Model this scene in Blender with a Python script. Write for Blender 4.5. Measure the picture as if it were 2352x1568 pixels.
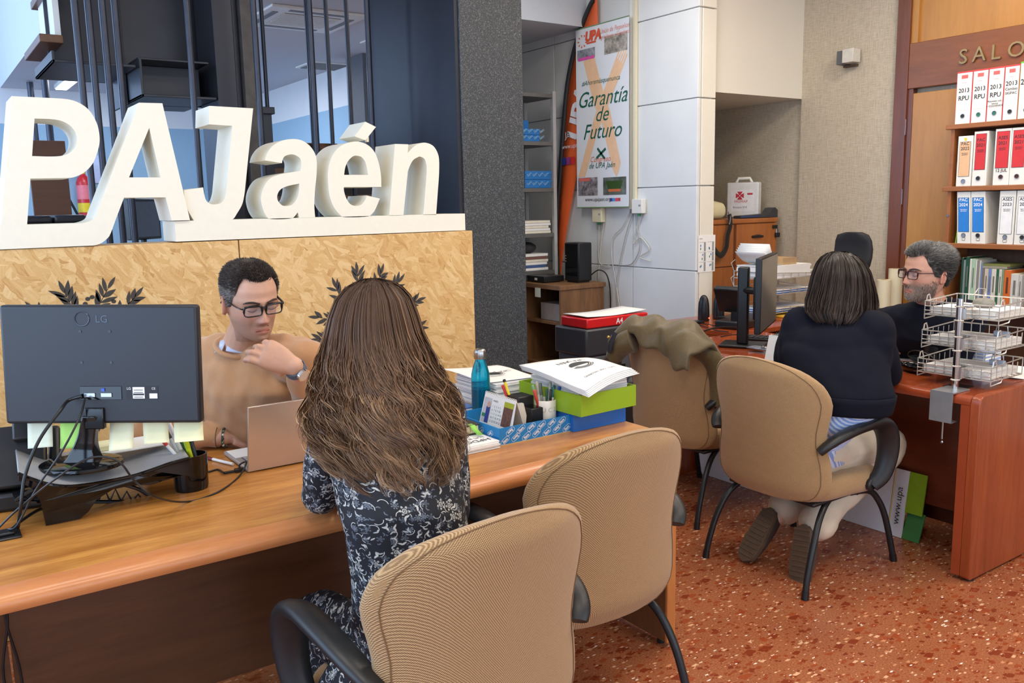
import bpy, bmesh, math, random
import numpy as np
from mathutils import Vector, Matrix, noise as mnoise
for o in list(bpy.data.objects): bpy.data.objects.remove(o)
S=bpy.context.scene; COL=S.collection
# ---------------------------------------------------------------- camera
W,H=2352.0,1568.0; F=1977.6; EYE=1.51
FW=np.array([0.56218332,0.81170675,-0.15837317]); RT=np.array([0.82004419,-0.57193675,-0.02039335]); UP=np.array([0.10713286,0.1184082,0.9871687])
cam=bpy.data.objects.new('camera',bpy.data.cameras.new('camera')); COL.objects.link(cam)
cam.data.sensor_fit='HORIZONTAL'; cam.data.sensor_width=36.0; cam.data.lens=F/W*36.0; cam.data.clip_end=60; cam.data.clip_start=.05
cam.matrix_world=Matrix(((RT[0],UP[0],-FW[0],0),(RT[1],UP[1],-FW[1],0),(RT[2],UP[2],-FW[2],EYE),(0,0,0,1)))
S.camera=cam
# ---------------------------------------------------------------- world, lights, exposure
wd=bpy.data.worlds.new('world'); S.world=wd; wd.use_nodes=True
wd.node_tree.nodes['Background'].inputs[0].default_value=(.62,.76,1,1); wd.node_tree.nodes['Background'].inputs[1].default_value=.9
S.view_settings.view_transform='Standard'; S.view_settings.look='None'; S.view_settings.gamma=1; S.view_settings.use_curve_mapping=False
S.view_settings.exposure=0.2
def area(name,loc,look,sx,sy,power,col):
    l=bpy.data.lights.new(name,'AREA'); l.shape='RECTANGLE'; l.size=sx; l.size_y=sy; l.energy=power; l.color=col
    o=bpy.data.objects.new(name,l); COL.objects.link(o); o.location=loc
    o.rotation_euler=(Vector(look)).to_track_quat('-Z','Y').to_euler(); return o
# daylight through the shop window on the left and the glazed shop front behind the camera
area('window_daylight',(-2.42,2.2,1.75),(1,.05,-.1),6.0,2.3,150,(.52,.72,1))
area('back_window_daylight',(-2.42,8.2,2.6),(1,0,.05),4.0,2.6,170,(.45,.66,1))
area('shopfront_daylight',(1.6,-2.42,1.7),(0,1,-.05),5.6,2.3,62,(.90,.94,1))
CEIL=3.25
LAMPS=[(0.6,0.4,13),(2.4,0.5,15),(4.3,0.6,22),(0.4,1.9,9),(2.5,2.1,14),(4.45,2.3,24),(3.5,3.6,16)]  # last lamp is an added one, brightening the tiled wall and niche
for i,(x,y,pw_) in enumerate(LAMPS): area('ceiling_lamp_light',(x,y,CEIL-.05),(0,0,-1),.56,.56,pw_,(1,.90,.76))
for x,y,z in ((2.5,8.0,2.72),(1.6,9.2,2.72),(3.0,4.9,3.2)): area('back_room_light',(x,y,z),(0,0,-1),.55,.55,10,(.92,.96,1))
# ---------------------------------------------------------------- helpers
rnd=random.Random(7)
CP=np.array([0,0,EYE])
def _ray(x,y): return FW*F+RT*(x-W/2)-UP*(y-H/2)
def at(x,y,X=None,Y=None,Z=None,D=None):
    d=_ray(x,y)
    if X is not None: t=X/d[0]
    elif Y is not None: t=Y/d[1]
    elif Z is not None: t=(Z-EYE)/d[2]
    else: t=D/F
    return Vector((d*t+CP).tolist())
def c255(c):
    f=lambda v:(v/12.92 if v<=.04045 else ((v+.055)/1.055)**2.4)
    return tuple(f(v/255) for v in c)+(1,)
MATS={}
class N:
    """tiny node helper"""
    def __init__(s,name):
        s.m=bpy.data.materials.new(name); s.m.use_nodes=True; s.t=s.m.node_tree; s.p=s.t.nodes['Principled BSDF']
    def n(s,typ,ins=None,**kw):
        nd=s.t.nodes.new(typ)
        for k,v in kw.items(): setattr(nd,k,v)
        for k,v in (ins or {}).items():
            if isinstance(v,bpy.types.NodeSocket): s.t.links.new(v,nd.inputs[k])
            else: nd.inputs[k].default_value=v
        return nd
    def co(s,kind='Object',scale=(1,1,1),rot=(0,0,0)):
        c=s.n('ShaderNodeTexCoord').outputs[kind]
        return s.n('ShaderNodeMapping',{'Vector':c,'Scale':scale,'Rotation':rot}).outputs[0]
    def noise(s,vec,scale,detail=3,rough=.5,dist=0):
        return s.n('ShaderNodeTexNoise',{'Vector':vec,'Scale':scale,'Detail':detail,'Roughness':rough,'Distortion':dist}).outputs[0]
    def ramp(s,fac,stops,interp='LINEAR'):
        r=s.n('ShaderNodeValToRGB',{'Fac':fac}); e=r.color_ramp; e.interpolation=interp
        while len(e.elements)<len(stops): e.elements.new(.5)
        for el,(p,c) in zip(e.elements,stops): el.position=p; el.color=c if len(c)==4 else c255(c)
        return r.outputs[0]
    def mix(s,fac,a,b,mode='MIX'):
        x=s.n('ShaderNodeMix',data_type='RGBA',blend_type=mode)
        for i,v in ((0,fac),(6,a),(7,b)):
            if isinstance(v,bpy.types.NodeSocket): s.t.links.new(v,x.inputs[i])
            else: x.inputs[i].default_value=v
        return x.outputs[2]
    def math(s,op,a,b=0,c=0):
        m=s.n('ShaderNodeMath',operation=op)
        for i,v in enumerate((a,b,c)):
            if isinstance(v,bpy.types.NodeSocket): s.t.links.new(v,m.inputs[i])
            else: m.inputs[i].default_value=v
        return m.outputs[0]
    def set(s,**kw):
        for k,v in kw.items():
            k={'col':'Base Color','rough':'Roughness','metal':'Metallic','alpha':'Alpha','nrm':'Normal','spec':'Specular IOR Level','trans':'Transmission Weight','sheen':'Sheen Weight','coat':'Coat Weight','emis':'Emission Color','es':'Emission Strength','sss':'Subsurface Weight','ani':'Anisotropic','ior':'IOR'}.get(k,k)
            if isinstance(v,bpy.types.NodeSocket): s.t.links.new(v,s.p.inputs[k])
            else: s.p.inputs[k].default_value=v
        return s
    def bump(s,h,st=.3,dist=.002):
        s.set(nrm=s.n('ShaderNodeBump',{'Height':h,'Strength':st,'Distance':dist}).outputs[0]); return s
def M(name,c,rough=.5,metal=0,var=.06,scale=30,bump=0,bs=None,**kw):
    """procedural plain material: base colour with a little noise in tone"""
    if name in MATS: return MATS[name]
    k=N(name); v=k.co(); f=k.noise(v,scale,3)
    a=c255([max(0,x*(1-var)) for x in c]); b=c255([min(255,x*(1+var)) for x in c])
    k.set(col=k.mix(f,a,b),rough=rough,metal=metal,**kw)
    if bump: k.bump(k.noise(v,bs or scale*8,4),bump)
    MATS[name]=k.m; return k.m
def wood(name,light,dark,axis='X',sc=1.0,rough=.35,streak=.55,coat=0,fine=1):
    k=N(name); s={'X':(.12,1,1),'Y':(1,.12,1),'Z':(1,1,.12)}[axis]
    v=k.co(scale=tuple(q*sc for q in s)); a=k.noise(v,9,6,.62,.6); b=k.noise(v,70,4,.7,.2)
    f=k.math('ADD',k.math('MULTIPLY',a,.65),k.math('MULTIPLY',b,.35*fine))
    k.set(col=k.ramp(f,[(streak-.22,dark),(streak,[ (x+y*1.5)/2.5 for x,y in zip(dark,light)]),(streak+.16,light)]),rough=rough,coat=coat)
    k.bump(b,.06,.001); MATS[name]=k.m; return k.m
# ---- mesh builder
class G:
    def __init__(s): s.v=[];s.f=[];s.mi=[]
    def add(s,vs,fs,mi=0):
        o=len(s.v); s.v+= [tuple(v) for v in vs]; s.f+=[tuple(o+i for i in f) for f in fs]; s.mi+=[mi]*len(fs); return s
    def box(s,a,b,mi=0,R=None,c=None):
        x0,y0,z0=a;x1,y1,z1=b
        vs=[Vector(p) for p in ((x0,y0,z0),(x1,y0,z0),(x1,y1,z0),(x0,y1,z0),(x0,y0,z1),(x1,y0,z1),(x1,y1,z1),(x0,y1,z1))]
        if R is not None:
            c=Vector(c if c is not None else ((x0+x1)/2,(y0+y1)/2,(z0+z1)/2)); vs=[c+R@(p-c) for p in vs]
        return s.add(vs,[(3,2,1,0),(4,5,6,7),(0,1,5,4),(1,2,6,5),(2,3,7,6),(3,0,4,7)],mi)
    def tube(s,path,r,n=8,mi=0,closed=False,caps=True,flat=1.0,up=None):
        P=[Vector(p) for p in path]; m=len(P); rr=r if hasattr(r,'__len__') else [r]*m
        t0=(P[1]-P[0]).normalized(); u=Vector(up) if up else (Vector((0,0,1)) if abs(t0.z)<.9 else Vector((1,0,0)))
        u=(u-t0*u.dot(t0)).normalized(); vs=[];fs=[]
        for i,p in enumerate(P):
            if closed: t=(P[(i+1)%m]-P[i-1])
            else: t=(P[min(i+1,m-1)]-P[max(i-1,0)])
            t=t.normalized() if t.length>1e-9 else t0
            u=(u-t*u.dot(t)); u=u.normalized() if u.length>1e-6 else t.orthogonal().normalized(); w=t.cross(u)
            for k in range(n):
                a=2*math.pi*k/n; vs.append(p+(u*math.cos(a)*flat+w*math.sin(a))*rr[i])
        L=m if closed else m-1
        for i in range(L):
            for k in range(n):
                a=i*n+k;b=i*n+(k+1)%n;c=((i+1)%m)*n+(k+1)%n;d=((i+1)%m)*n+k; fs.append((a,b,c,d))
        if caps and not closed: fs.append(tuple(range(n))[::-1]); fs.append(tuple((m-1)*n+k for k in range(n)))
        return s.add(vs,fs,mi)
    def cyl(s,p0,p1,r,n=16,mi=0,r1=None): return s.tube([p0,p1],[r,r if r1 is None else r1],n,mi)
    def lathe(s,prof,o=(0,0,0),n=24,mi=0,axis='Z'):
        vs=[];fs=[];o=Vector(o)
        for (r,z) in prof:
            for k in range(n):
                a=2*math.pi*k/n; x,y=r*math.cos(a),r*math.sin(a)
                vs.append(o+Vector((x,y,z) if axis=='Z' else ((z,x,y) if axis=='X' else (x,z,y))))
        for i in range(len(prof)-1):
            for k in range(n): fs.append((i*n+k,i*n+(k+1)%n,(i+1)*n+(k+1)%n,(i+1)*n+k))
        fs.append(tuple(range(n))[::-1]); fs.append(tuple((len(prof)-1)*n+k for k in range(n)))
        return s.add(vs,fs,mi)
    def loft(s,rings,mi=0,caps=True,closed=True):
        n=len(rings[0]);vs=[p for r in rings for p in r];fs=[]
        for i in range(len(rings)-1):
            for k in range(n if closed else n-1): fs.append((i*n+k,i*n+(k+1)%n,(i+1)*n+(k+1)%n,(i+1)*n+k))
        if caps and closed: fs.append(tuple(range(n))[::-1]); fs.append(tuple((len(rings)-1)*n+k for k in range(n)))
        return s.add(vs,fs,mi)
    def grid(s,fn,nu,nv,mi=0):
        vs=[fn(i/(nu-1),j/(nv-1)) for i in range(nu) for j in range(nv)]
        return s.add(vs,[(i*nv+j,(i+1)*nv+j,(i+1)*nv+j+1,i*nv+j+1) for i in range(nu-1) for j in range(nv-1)],mi)
    def ball(s,c,r,nu=16,nv=10,mi=0,R=None):
        c=Vector(c); r=(r,r,r) if not hasattr(r,'__len__') else r; vs=[];fs=[]
        for j in range(nv+1):
            ph=math.pi*j/nv
            for i in range(nu):
                a=2*math.pi*i/nu; p=Vector((r[0]*math.sin(ph)*math.cos(a),r[1]*math.sin(ph)*math.sin(a),r[2]*math.cos(ph)))
                vs.append(c+(R@p if R is not None else p))
        for j in range(nv):
            for i in range(nu): fs.append((j*nu+i,(j+1)*nu+i,(j+1)*nu+(i+1)%nu,j*nu+(i+1)%nu))
        return s.add(vs,fs,mi)
    def prism(s,poly,fn,depth,mi=0,holes=()):
        """polygon (with holes) in 2D -> solid; fn(u,v,w) -> 3D, w in 0..depth"""
        from mathutils.geometry import tessellate_polygon
        loops=[list(poly)]+[list(h) for h in holes]
        tri=tessellate_polygon([[Vector((a,b,0)) for a,b in l] for l in loops]); flat=[p for l in loops for p in l]; n=len(flat)
        vs=[fn(a,b,0) for a,b in flat]+[fn(a,b,depth) for a,b in flat]
        fs=[t for t in tri]+[tuple(n+i for i in t[::-1]) for t in tri]; o=0
        for l in loops:
            for i in range(len(l)): j=(i+1)%len(l); fs.append((o+i,o+j,n+o+j,n+o+i))
            o+=len(l)
        return s.add(vs,fs,mi)
    def mesh(s,name):
        me=bpy.data.meshes.new(name); me.from_pydata([tuple(v) for v in s.v],[],s.f); me.polygons.foreach_set('material_index',s.mi); return me
    def build(s,name,mats,parent=None,smooth=35,bevel=0,seg=2,sub=0,loc=None,solid=0,fix=True):
        me=s.mesh(name)
        for m in (mats if isinstance(mats,(list,tuple)) else [mats]): me.materials.append(m)
        if fix:
            bm=bmesh.new(); bm.from_mesh(me); bmesh.ops.recalc_face_normals(bm,faces=bm.faces); bm.to_mesh(me); bm.free()
        if smooth: me.shade_smooth(); me.set_sharp_from_angle(angle=math.radians(smooth))
        o=bpy.data.objects.new(name,me); COL.objects.link(o)
        if loc is not None: o.location=loc
        if parent: adopt(o,parent)
        if solid: md=o.modifiers.new('s','SOLIDIFY'); md.thickness=solid; md.offset=0
        if bevel: md=o.modifiers.new('b','BEVEL'); md.width=bevel; md.segments=seg; md.limit_method='ANGLE'; md.angle_limit=math.radians(40)
        if sub: md=o.modifiers.new('u','SUBSURF'); md.levels=sub; md.render_levels=sub
        return o
WPAR=set()
def adopt(o,p):
    o.parent=p
    if p.name in WPAR: o.matrix_parent_inverse=Matrix.Translation(-p.location)
def tag(o,label,cat,group=None,kind=None):
    o['label']=label; o['category']=cat
    if group: o['group']=group
    if kind: o['kind']=kind
    return o
def struct(o): o['kind']='structure'; return o
def thing(name,label,cat,loc=(0,0,0),rz=0,group=None):
    o=bpy.data.objects.new(name,None); COL.objects.link(o); o.location=loc; o.rotation_euler=(0,0,rz); o.empty_display_size=.1
    return tag(o,label,cat,group)
def wthing(name,label,cat,loc,group=None):
    """an Empty at the thing's base; its parts are given in world coordinates"""
    o=thing(name,label,cat,loc,0,group); WPAR.add(o.name); return o
def copy_tree(o,parent=None):
    c=o.copy(); COL.objects.link(c); c.parent=parent
    for ch in list(o.children): copy_tree(ch,c)
    return c
def frame(o,x,y):
    """2D plane frame: origin, unit right, unit up -> fn(u,v,w) with w along the normal towards the viewer (x cross y)"""
    o=Vector(o);x=Vector(x).normalized();y=Vector(y).normalized();n=x.cross(y)
    return lambda u,v,w=0:o+x*u+y*v+n*w
_fc=[0]
def text(name,body,size,mat,fn,parent,u=0,v=0,w=.0012,align='LEFT',shear=0,sx=1.0,off=0,ext=0,line=1.0,rot=0):
    cu=bpy.data.curves.new(name,'FONT'); cu.body=body; cu.size=size; cu.align_x=align; cu.shear=shear; cu.offset=off; cu.extrude=ext; cu.space_line=line; cu.resolution_u=3
    t=bpy.data.objects.new('t',cu); COL.objects.link(t); me=bpy.data.meshes.new_from_object(t); bpy.data.objects.remove(t); bpy.data.curves.remove(cu)
    c,sn=math.cos(rot),math.sin(rot)
    for vv in me.vertices:
        x,y,z=vv.co; x*=sx; vv.co=fn(u+x*c-y*sn,v+x*sn+y*c,w+z+ext)
    me.name=name; me.materials.clear(); me.materials.append(mat); o=bpy.data.objects.new(name,me); COL.objects.link(o)
    if parent: adopt(o,parent)
    return o
def quad(g,fn,u0,v0,u1,v1,w,mi=0): g.add([fn(u0,v0,w),fn(u1,v0,w),fn(u1,v1,w),fn(u0,v1,w)],[(0,1,2,3)],mi); return g
def catmull(pts,n=8,closed=False):
    P=[Vector(p) for p in pts]; out=[]; m=len(P)
    for i in range(m if closed else m-1):
        if closed: a,b,c,d=P[i-1],P[i],P[(i+1)%m],P[(i+2)%m]
        else: a,b,c,d=P[max(i-1,0)],P[i],P[i+1],P[min(i+2,m-1)]
        for k in range(n):
            t=k/n; out.append(.5*((2*b)+(c-a)*t+(2*a-5*b+4*c-d)*t*t+(3*b-a-3*c+d)*t**3))
    if not closed: out.append(P[-1])
    return out
def arc(cx,cy,rx,ry,a0,a1,n=12): return [(cx+rx*math.cos(math.radians(a0+(a1-a0)*i/n)),cy+ry*math.sin(math.radians(a0+(a1-a0)*i/n))) for i in range(n+1)]
# ================================================================ materials
def mk_terrazzo():
    k=N('terrazzo'); v=k.co(); 
    base=k.ramp(k.noise(v,3,4),[(.3,(146,80,50)),(.7,(168,100,66))])
    fine=k.ramp(k.noise(v,160,3,.7),[(.35,(128,66,40)),(.5,(162,97,62)),(.68,(192,134,97))]); base=k.mix(.55,base,fine)
    def chips(scale,thr,pick,c1,c2,base,st=(1,1.6,1),rz=.5):
        w=k.co(scale=st,rot=(0,0,rz)); vn=k.n('ShaderNodeTexVoronoi',{'Vector':w,'Scale':scale,'Randomness':1.0},distance='MANHATTAN'); 
        rr=k.n('ShaderNodeSeparateColor',{'Color':vn.outputs['Color']})
        d=k.math('ADD',vn.outputs['Distance'],k.math('MULTIPLY',k.math('SUBTRACT',k.noise(v,scale*2.2,3,.7),.5),.6))
        rad=k.math('MULTIPLY',rr.outputs[1],thr); m=k.math('LESS_THAN',d,rad); m=k.math('MULTIPLY',m,k.math('LESS_THAN',rr.outputs[0],pick))
        return k.mix(m,base,k.mix(rr.outputs[2],c255(c1),c255(c2)))
    base=chips(20,.78,.8,(128,52,28),(158,76,42),base,(1,1.9,1),.4)
    base=chips(44,.72,.65,(124,52,30),(150,70,40),base,(1,1.5,1),1.2)
    base=chips(34,.66,.4,(205,140,98),(225,178,140),base,(1,2.2,1),2.1)
    base=chips(44,.50,.19,(228,196,165),(246,236,226),base,(1,2.6,1),.2)
    base=chips(24,.40,.10,(240,230,220),(232,205,178),base,(1,2.6,1),2.6)
    k.set(col=base,rough=.24,spec=.45); MATS['terrazzo']=k.m; return k.m
def mk_osb():
    k=N('osb'); col=None
    warp=k.n('ShaderNodeVectorMath',{0:k.n('ShaderNodeTexNoise',{'Vector':k.co(scale=(1,.1,1)),'Scale':14.0,'Detail':3.0}).outputs[1],'Scale':.035},operation='SCALE').outputs[0]
    base=k.n('ShaderNodeVectorMath',{0:k.co(scale=(1,.05,1)),1:warp},operation='ADD').outputs[0]
    for i,(rz,sx,sz,pick) in enumerate(((.35,9,40,0),(-.9,11,46,.45),(1.25,9,38,.55),(-.25,16,70,.62),(2.2,14,60,.66))):
        rv=k.n('ShaderNodeMapping',{'Vector':base,'Rotation':(0,rz,0)}).outputs[0]; w=k.n('ShaderNodeMapping',{'Vector':rv,'Scale':(sx,1,sz),'Location':(i*3.1,0,i*1.7)}).outputs[0]
        vn=k.n('ShaderNodeTexVoronoi',{'Vector':w,'Scale':1.0}); sep=k.n('ShaderNodeSeparateColor',{'Color':vn.outputs['Color']})
        gr=k.noise(k.n('ShaderNodeMapping',{'Vector':rv,'Scale':(9,1,130)}).outputs[0],1.8,4,.65)
        f=k.math('ADD',k.math('MULTIPLY',sep.outputs[1],.45),k.math('MULTIPLY',gr,.55))
        c=k.ramp(f,[(.2,(186,136,76)),(.34,(210,168,106)),(.55,(220,182,122)),(.8,(232,200,146))])
        col=c if col is None else k.mix(k.math('GREATER_THAN',sep.outputs[2],pick),col,c)
    fl=k.noise(k.co(scale=(1,.1,1.3),rot=(0,.5,0)),110,3,.8); col=k.mix(k.ramp(fl,[(.62,(0,0,0)),(.70,(170,170,170))]),col,c255((150,98,48)))
    k.set(col=col,rough=.5); k.bump(fl,.12,.002); MATS['osb']=k.m; return k.m
def mk_wallpaper():
    k=N('wallpaper'); a=k.noise(k.co(scale=(1,1,.05)),260,2,.6); b=k.noise(k.co(scale=(.07,.07,1)),280,2,.6)
    f=k.math('ADD',k.math('MULTIPLY',a,.5),k.math('MULTIPLY',b,.5))
    k.set(col=k.ramp(f,[(.34,(168,154,134)),(.5,(190,178,157)),(.66,(205,195,175))]),rough=.75); k.bump(f,.2,.001); MATS['wallpaper']=k.m; return k.m
def mk_hammer():
    k=N('hammered_grey'); v=k.co(); f=k.noise(v,190,3,.55)
    k.set(col=k.ramp(f,[(.42,(52,56,60)),(.56,(70,74,78)),(.68,(112,116,119))]),rough=.45,metal=.15); k.bump(f,.45,.002); MATS['hammer']=k.m; return k.m
terrazzo=mk_terrazzo(); osb=mk_osb(); wallpaper=mk_wallpaper(); hammer=mk_hammer()
white_wall=M('white_wall',(222,224,226),.6,var=.03,scale=3)
cream_wall=M('cream_wall',(226,222,208),.6,var=.02,scale=3)
tile_m=M('stone_tile',(218,220,220),.45,var=.035,scale=4,bump=.03,bs=60)
joint_m=M('joint',(200,202,202),.8)
pale_blue=M('pale_blue_wall',(150,182,205),.6,var=.02)
ceil_m=M('ceiling_grey',(196,202,210),.7,var=.02)
dark_steel=M('dark_steel',(46,49,58),.38,.35,var=.12,scale=9)
black_metal=M('black_metal',(34,35,38),.35,.2,var=.1)
black_plastic=M('black_plastic',(22,23,26),.38,var=.1)
gloss_black=M('gloss_black',(12,13,16),.08,var=.05)
chrome=M('chrome',(205,205,205),.15,1,var=.02)
steel=M('steel',(178,180,182),.28,1,var=.05)
white_plastic=M('white_plastic',(228,228,222),.4,var=.02)
cream_plastic=M('cream_plastic',(222,214,186),.4,var=.02)
paper=M('paper',(236,236,234),.7,var=.02)
ink=M('ink',(40,42,46),.6,var=.02)
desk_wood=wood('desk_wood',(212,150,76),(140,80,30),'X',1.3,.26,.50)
desk_edge=wood('desk_edge',(212,142,88),(178,106,58),'X',1.6,.3,.5)
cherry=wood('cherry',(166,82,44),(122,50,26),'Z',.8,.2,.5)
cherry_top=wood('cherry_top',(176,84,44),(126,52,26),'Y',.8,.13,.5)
walnut=wood('walnut',(142,104,68),(92,62,38),'Z',1.2,.45,.5)
oak=wood('oak',(182,112,58),(140,78,36),'Z',.9,.35,.5)
door_wood=wood('door_wood',(186,132,62),(158,104,42),'Z',.5,.32,.5)
frame_wood=wood('frame_wood',(122,66,38),(88,44,26),'Z',.9,.32,.5)
trim_wood=wood('trim_wood',(136,80,42),(104,58,28),'Y',.9,.32,.5)
shelf_wood=wood('shelf_wood',(168,106,58),(132,76,38),'Y',.9,.38,.5)
# ================================================================ the room
XW=5.5; XP=4.34; YP=4.07
struct(G().box((-2.6,-2.6,-.1),(7.2,12.2,0)).build('floor',terrazzo,smooth=0))
struct(G().box((XW,-2.6,0),(XW+.15,7.2,3.4)).build('wall_right',wallpaper,smooth=0))
wp=G().box((XW-.03,3.36,0),(XW,at(1847,228,X=XW).y,3.3)).build('wallpaper_panel',wallpaper,smooth=0); wp.parent=bpy.data.objects['wall_right']
# poster wall: stone tiles over a core
wpost=struct(G().box((XP+.02,YP+.02,0),(XP+.15,7.2,3.4)).build('wall_poster',joint_m,smooth=0))
zs=[-.107,.462,1.031,1.6,2.169,2.738,3.307]; ys=[YP,YP+.62,YP+1.53,YP+2.44,YP+3.13]
for a,b in zip(zs[:-1],zs[1:]):
    a=max(a,0)
    for c,d in zip(ys[:-1],ys[1:]): G().box((XP,c+(.0 if c==YP else .003),a+.003),(XP+.03,d-.003,b-.003)).build('tile',tile_m,wpost,smooth=0,bevel=.003,seg=1)
    G().box((XP+.034,YP-.004,a+.004),(XP+.165,YP+.03,b-.004)).build('tile',cream_wall,wpost,smooth=0,bevel=.003,seg=1)
    G().box((XP+.14,YP+.03,a+.004),(XP+.165,6.9,b-.004)).build('tile',cream_wall,wpost,smooth=0)
# dropped white box over the niche beside the pillar
so=struct(G().box((XP+.165,at(1847,228,X=XW).y,at(1845,228,X=XW).z),(XW-.001,6.9,3.3)).build('trim_1',cream_wall,smooth=0)); 
# back room: two-tone walls, low ceiling slab with its lit flank, high void on the left
XB=3.48
struct(G().box((XB,5.2,0),(XB+.12,7.35,2.8)).box((XB,7.35,2.44),(XB+.12,10.6,2.8)).box((XB,7.35,0),(XB+.12,10.6,2.44),1).build('wall_back_right',[white_wall,pale_blue],smooth=0))
struct(G().box((3.6,6.9,0),(7.2,7.05,3.4)).build('wall_far_right',white_wall,smooth=0))
struct(G().box((-2.6,10.6,0),(3.6,10.75,2.44),0).box((-2.6,10.6,2.44),(3.6,10.75,4.6),1).build('wall_back',[pale_blue,white_wall],smooth=0))
struct(G().box((.95,5.2,2.8),(7.2,10.6,4.6)).build('ceiling_back',ceil_m,smooth=0))
struct(G().box((-2.6,5.2,CEIL),(.95,10.75,CEIL+.1)).build('ceiling_left',ceil_m,smooth=0)).location.z=1.2
struct(G().box((-2.6,5.15,CEIL),(.95,5.25,4.6)).build('trim_6',white_wall,smooth=0))
struct(G().box((-2.6,-2.6,CEIL),(7.2,5.2,CEIL+.12)).build('ceiling',cream_wall,smooth=0))
# window wall on the left and the glazed shop front behind the camera
wl=G().box((-2.6,-2.6,0),(-2.5,12,.55)).box((-2.6,-2.6,2.95),(-2.5,6.1,4.6)).box((-2.6,6.1,3.95),(-2.5,10.3,4.6)).box((-2.6,10.3,2.95),(-2.5,12,4.6))
for y0,y1 in ((-2.6,-1.0),(5.3,6.1),(10.3,12)): wl.box((-2.6,y0,.55),(-2.5,y1,2.95))
wl.box((-2.6,6.1,.55),(-2.5,10.3,1.2))
struct(wl.build('wall_left',white_wall,smooth=0))
wf=G().box((-2.6,-2.6,0),(7.2,-2.5,.45)).box((-2.6,-2.6,2.95),(7.2,-2.5,3.4)).box((-2.6,-2.6,.45),(-1.3,-2.5,2.95)).box((4.5,-2.6,.45),(7.2,-2.5,2.95))
struct(wf.build('wall_front',white_wall,smooth=0))
w1=G()
for y in (-1,1.1,3.2,5.3): w1.box((-2.58,y-.03,.55),(-2.52,y+.03,2.95))
w1.box((-2.58,-1,.55),(-2.52,5.3,.61)).box((-2.58,-1,2.89),(-2.52,5.3,2.95)); struct(w1.build('window_1',dark_steel,smooth=0))
w2=G()
for x in (-1.3,.63,2.57,4.5): w2.box((x-.03,-2.58,.45),(x+.03,-2.52,2.95))
w2.box((-1.3,-2.58,.45),(4.5,-2.52,.51)).box((-1.3,-2.58,2.89),(4.5,-2.52,2.95)); struct(w2.build('window_2',dark_steel,smooth=0))
lamp_glow=N('lamp_panel').set(col=(1,1,1,1),emis=(1,.95,.86,1),es=3.0).m
for i,(x,y,_) in enumerate(LAMPS):  # unseen panels; the last one only houses the added lamp
    t=thing('ceiling_panel_light','square white ceiling panel light above the desks','ceiling light',(x,y,CEIL-.04),0,'ceiling panel lights over the office')
    G().box((-.3,-.3,0),(.3,.3,.04)).build('housing',white_plastic,t,smooth=0); G().box((-.28,-.28,-.004),(.28,.28,.0)).build('diffuser',lamp_glow,t,smooth=0)
# grey speckled column with its dark steel flank
YC=3.53
c0=at(1061,264,Y=YC).x; c1=at(1203,300,Y=YC).x
cl=G().box((c0,YC,0),(c1,YC+.5,3.3)).build('column',hammer,smooth=0,bevel=.004); struct(cl)
fl=G().box((c0-.02,YC+.012,0),(c0,YC+.5,3.3)).box((c0-.012,YC+.5,0),(c0+.02,YC+.95,3.3)).build('column_flank',dark_steel,cl,smooth=0)
# door and its surround
d=struct(G().box((XW-.05,2.2,0),(XW-.02,at(2092,215,X=XW-.03).y,2.16)).build('door_1',door_wood,smooth=0,bevel=.003))
for z in (1.95,1.5,.9): G().cyl((XW-.06,3.275,z-.05),(XW-.06,3.275,z+.05),.009,10).build('hinge',steel,d)
fr=struct(G().box((XW-.07,3.27,0),(XW,3.36,3.3)).box((XW-.055,3.235,0),(XW-.045+.04,3.275,2.2)).build('trim_2',frame_wood,smooth=0,bevel=.004))
tr=struct(G().box((XW-.065,1.2,2.19),(XW,3.27,2.475)).build('trim_3',trim_wood,smooth=0,bevel=.004))
tr2=struct(G().box((XW-.03,1.2,2.475),(XW,3.24,3.3)).box((XW-.05,3.225,2.475),(XW,3.27,3.3)).build('trim_4',door_wood,smooth=0))
brass=M('aged_brass',(150,130,92),.4,.7,var=.1)
fn=frame((XW-.066,2.975,2.2),(0,-1,0),(0,0,1))
ls=wthing('salon_letters','raised aged brass capital letters on the dark wooden lintel over the door','sign',(XW-.066,2.975,2.2))
for ch,px_,py_ in (('S',2203,148),('A',2234,143),('L',2276,138),('O',2314,133)):
    p=at(px_,py_,X=XW-.066); text('letter',ch,.125,brass,frame((XW-.066,p.y,p.z),(0,-1,0),(0,0,1)),ls,ext=.006,w=.001)
# ================================================================ sign wall: OSB screen, foam letters
YO=3.40; ZO=1.389
xs=at(548,551,Y=YO).x; xe=at(1085,530.6,Y=YO).x
osbt=wthing('osb_screen','pale OSB board screen with printed olive wreaths, carrying the white foam letters','screen',(1.0,YO+.12,0))
pan=[G().box((xs-1.16,YO,.002),(xs-.0025,YO+.022,ZO)).build('panel',osb,osbt,smooth=0,bevel=.002),G().box((xs+.0025,YO,.002),(xe,YO+.022,ZO)).build('panel',osb,osbt,smooth=0,bevel=.002)]
G().box((xs-1.16,YO+.022,.002),(xe,YO+.24,ZO-.0005)).build('carcass',osb,osbt,smooth=0)
olive=M('olive_print',(62,58,54),.6,var=.08)
def leaf(c,ang,L,wd,n=9):
    pts=[]
    for s in (1,-1):
        for i in range(n):
            t=i/(n-1) if s==1 else 1-i/(n-1); pts.append((t*L,s*wd*math.sin(math.pi*t**.85)))
    ca,sa=math.cos(ang),math.sin(ang); return [(c[0]+x*ca-y*sa,c[1]+x*sa+y*ca) for x,y in pts]
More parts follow.
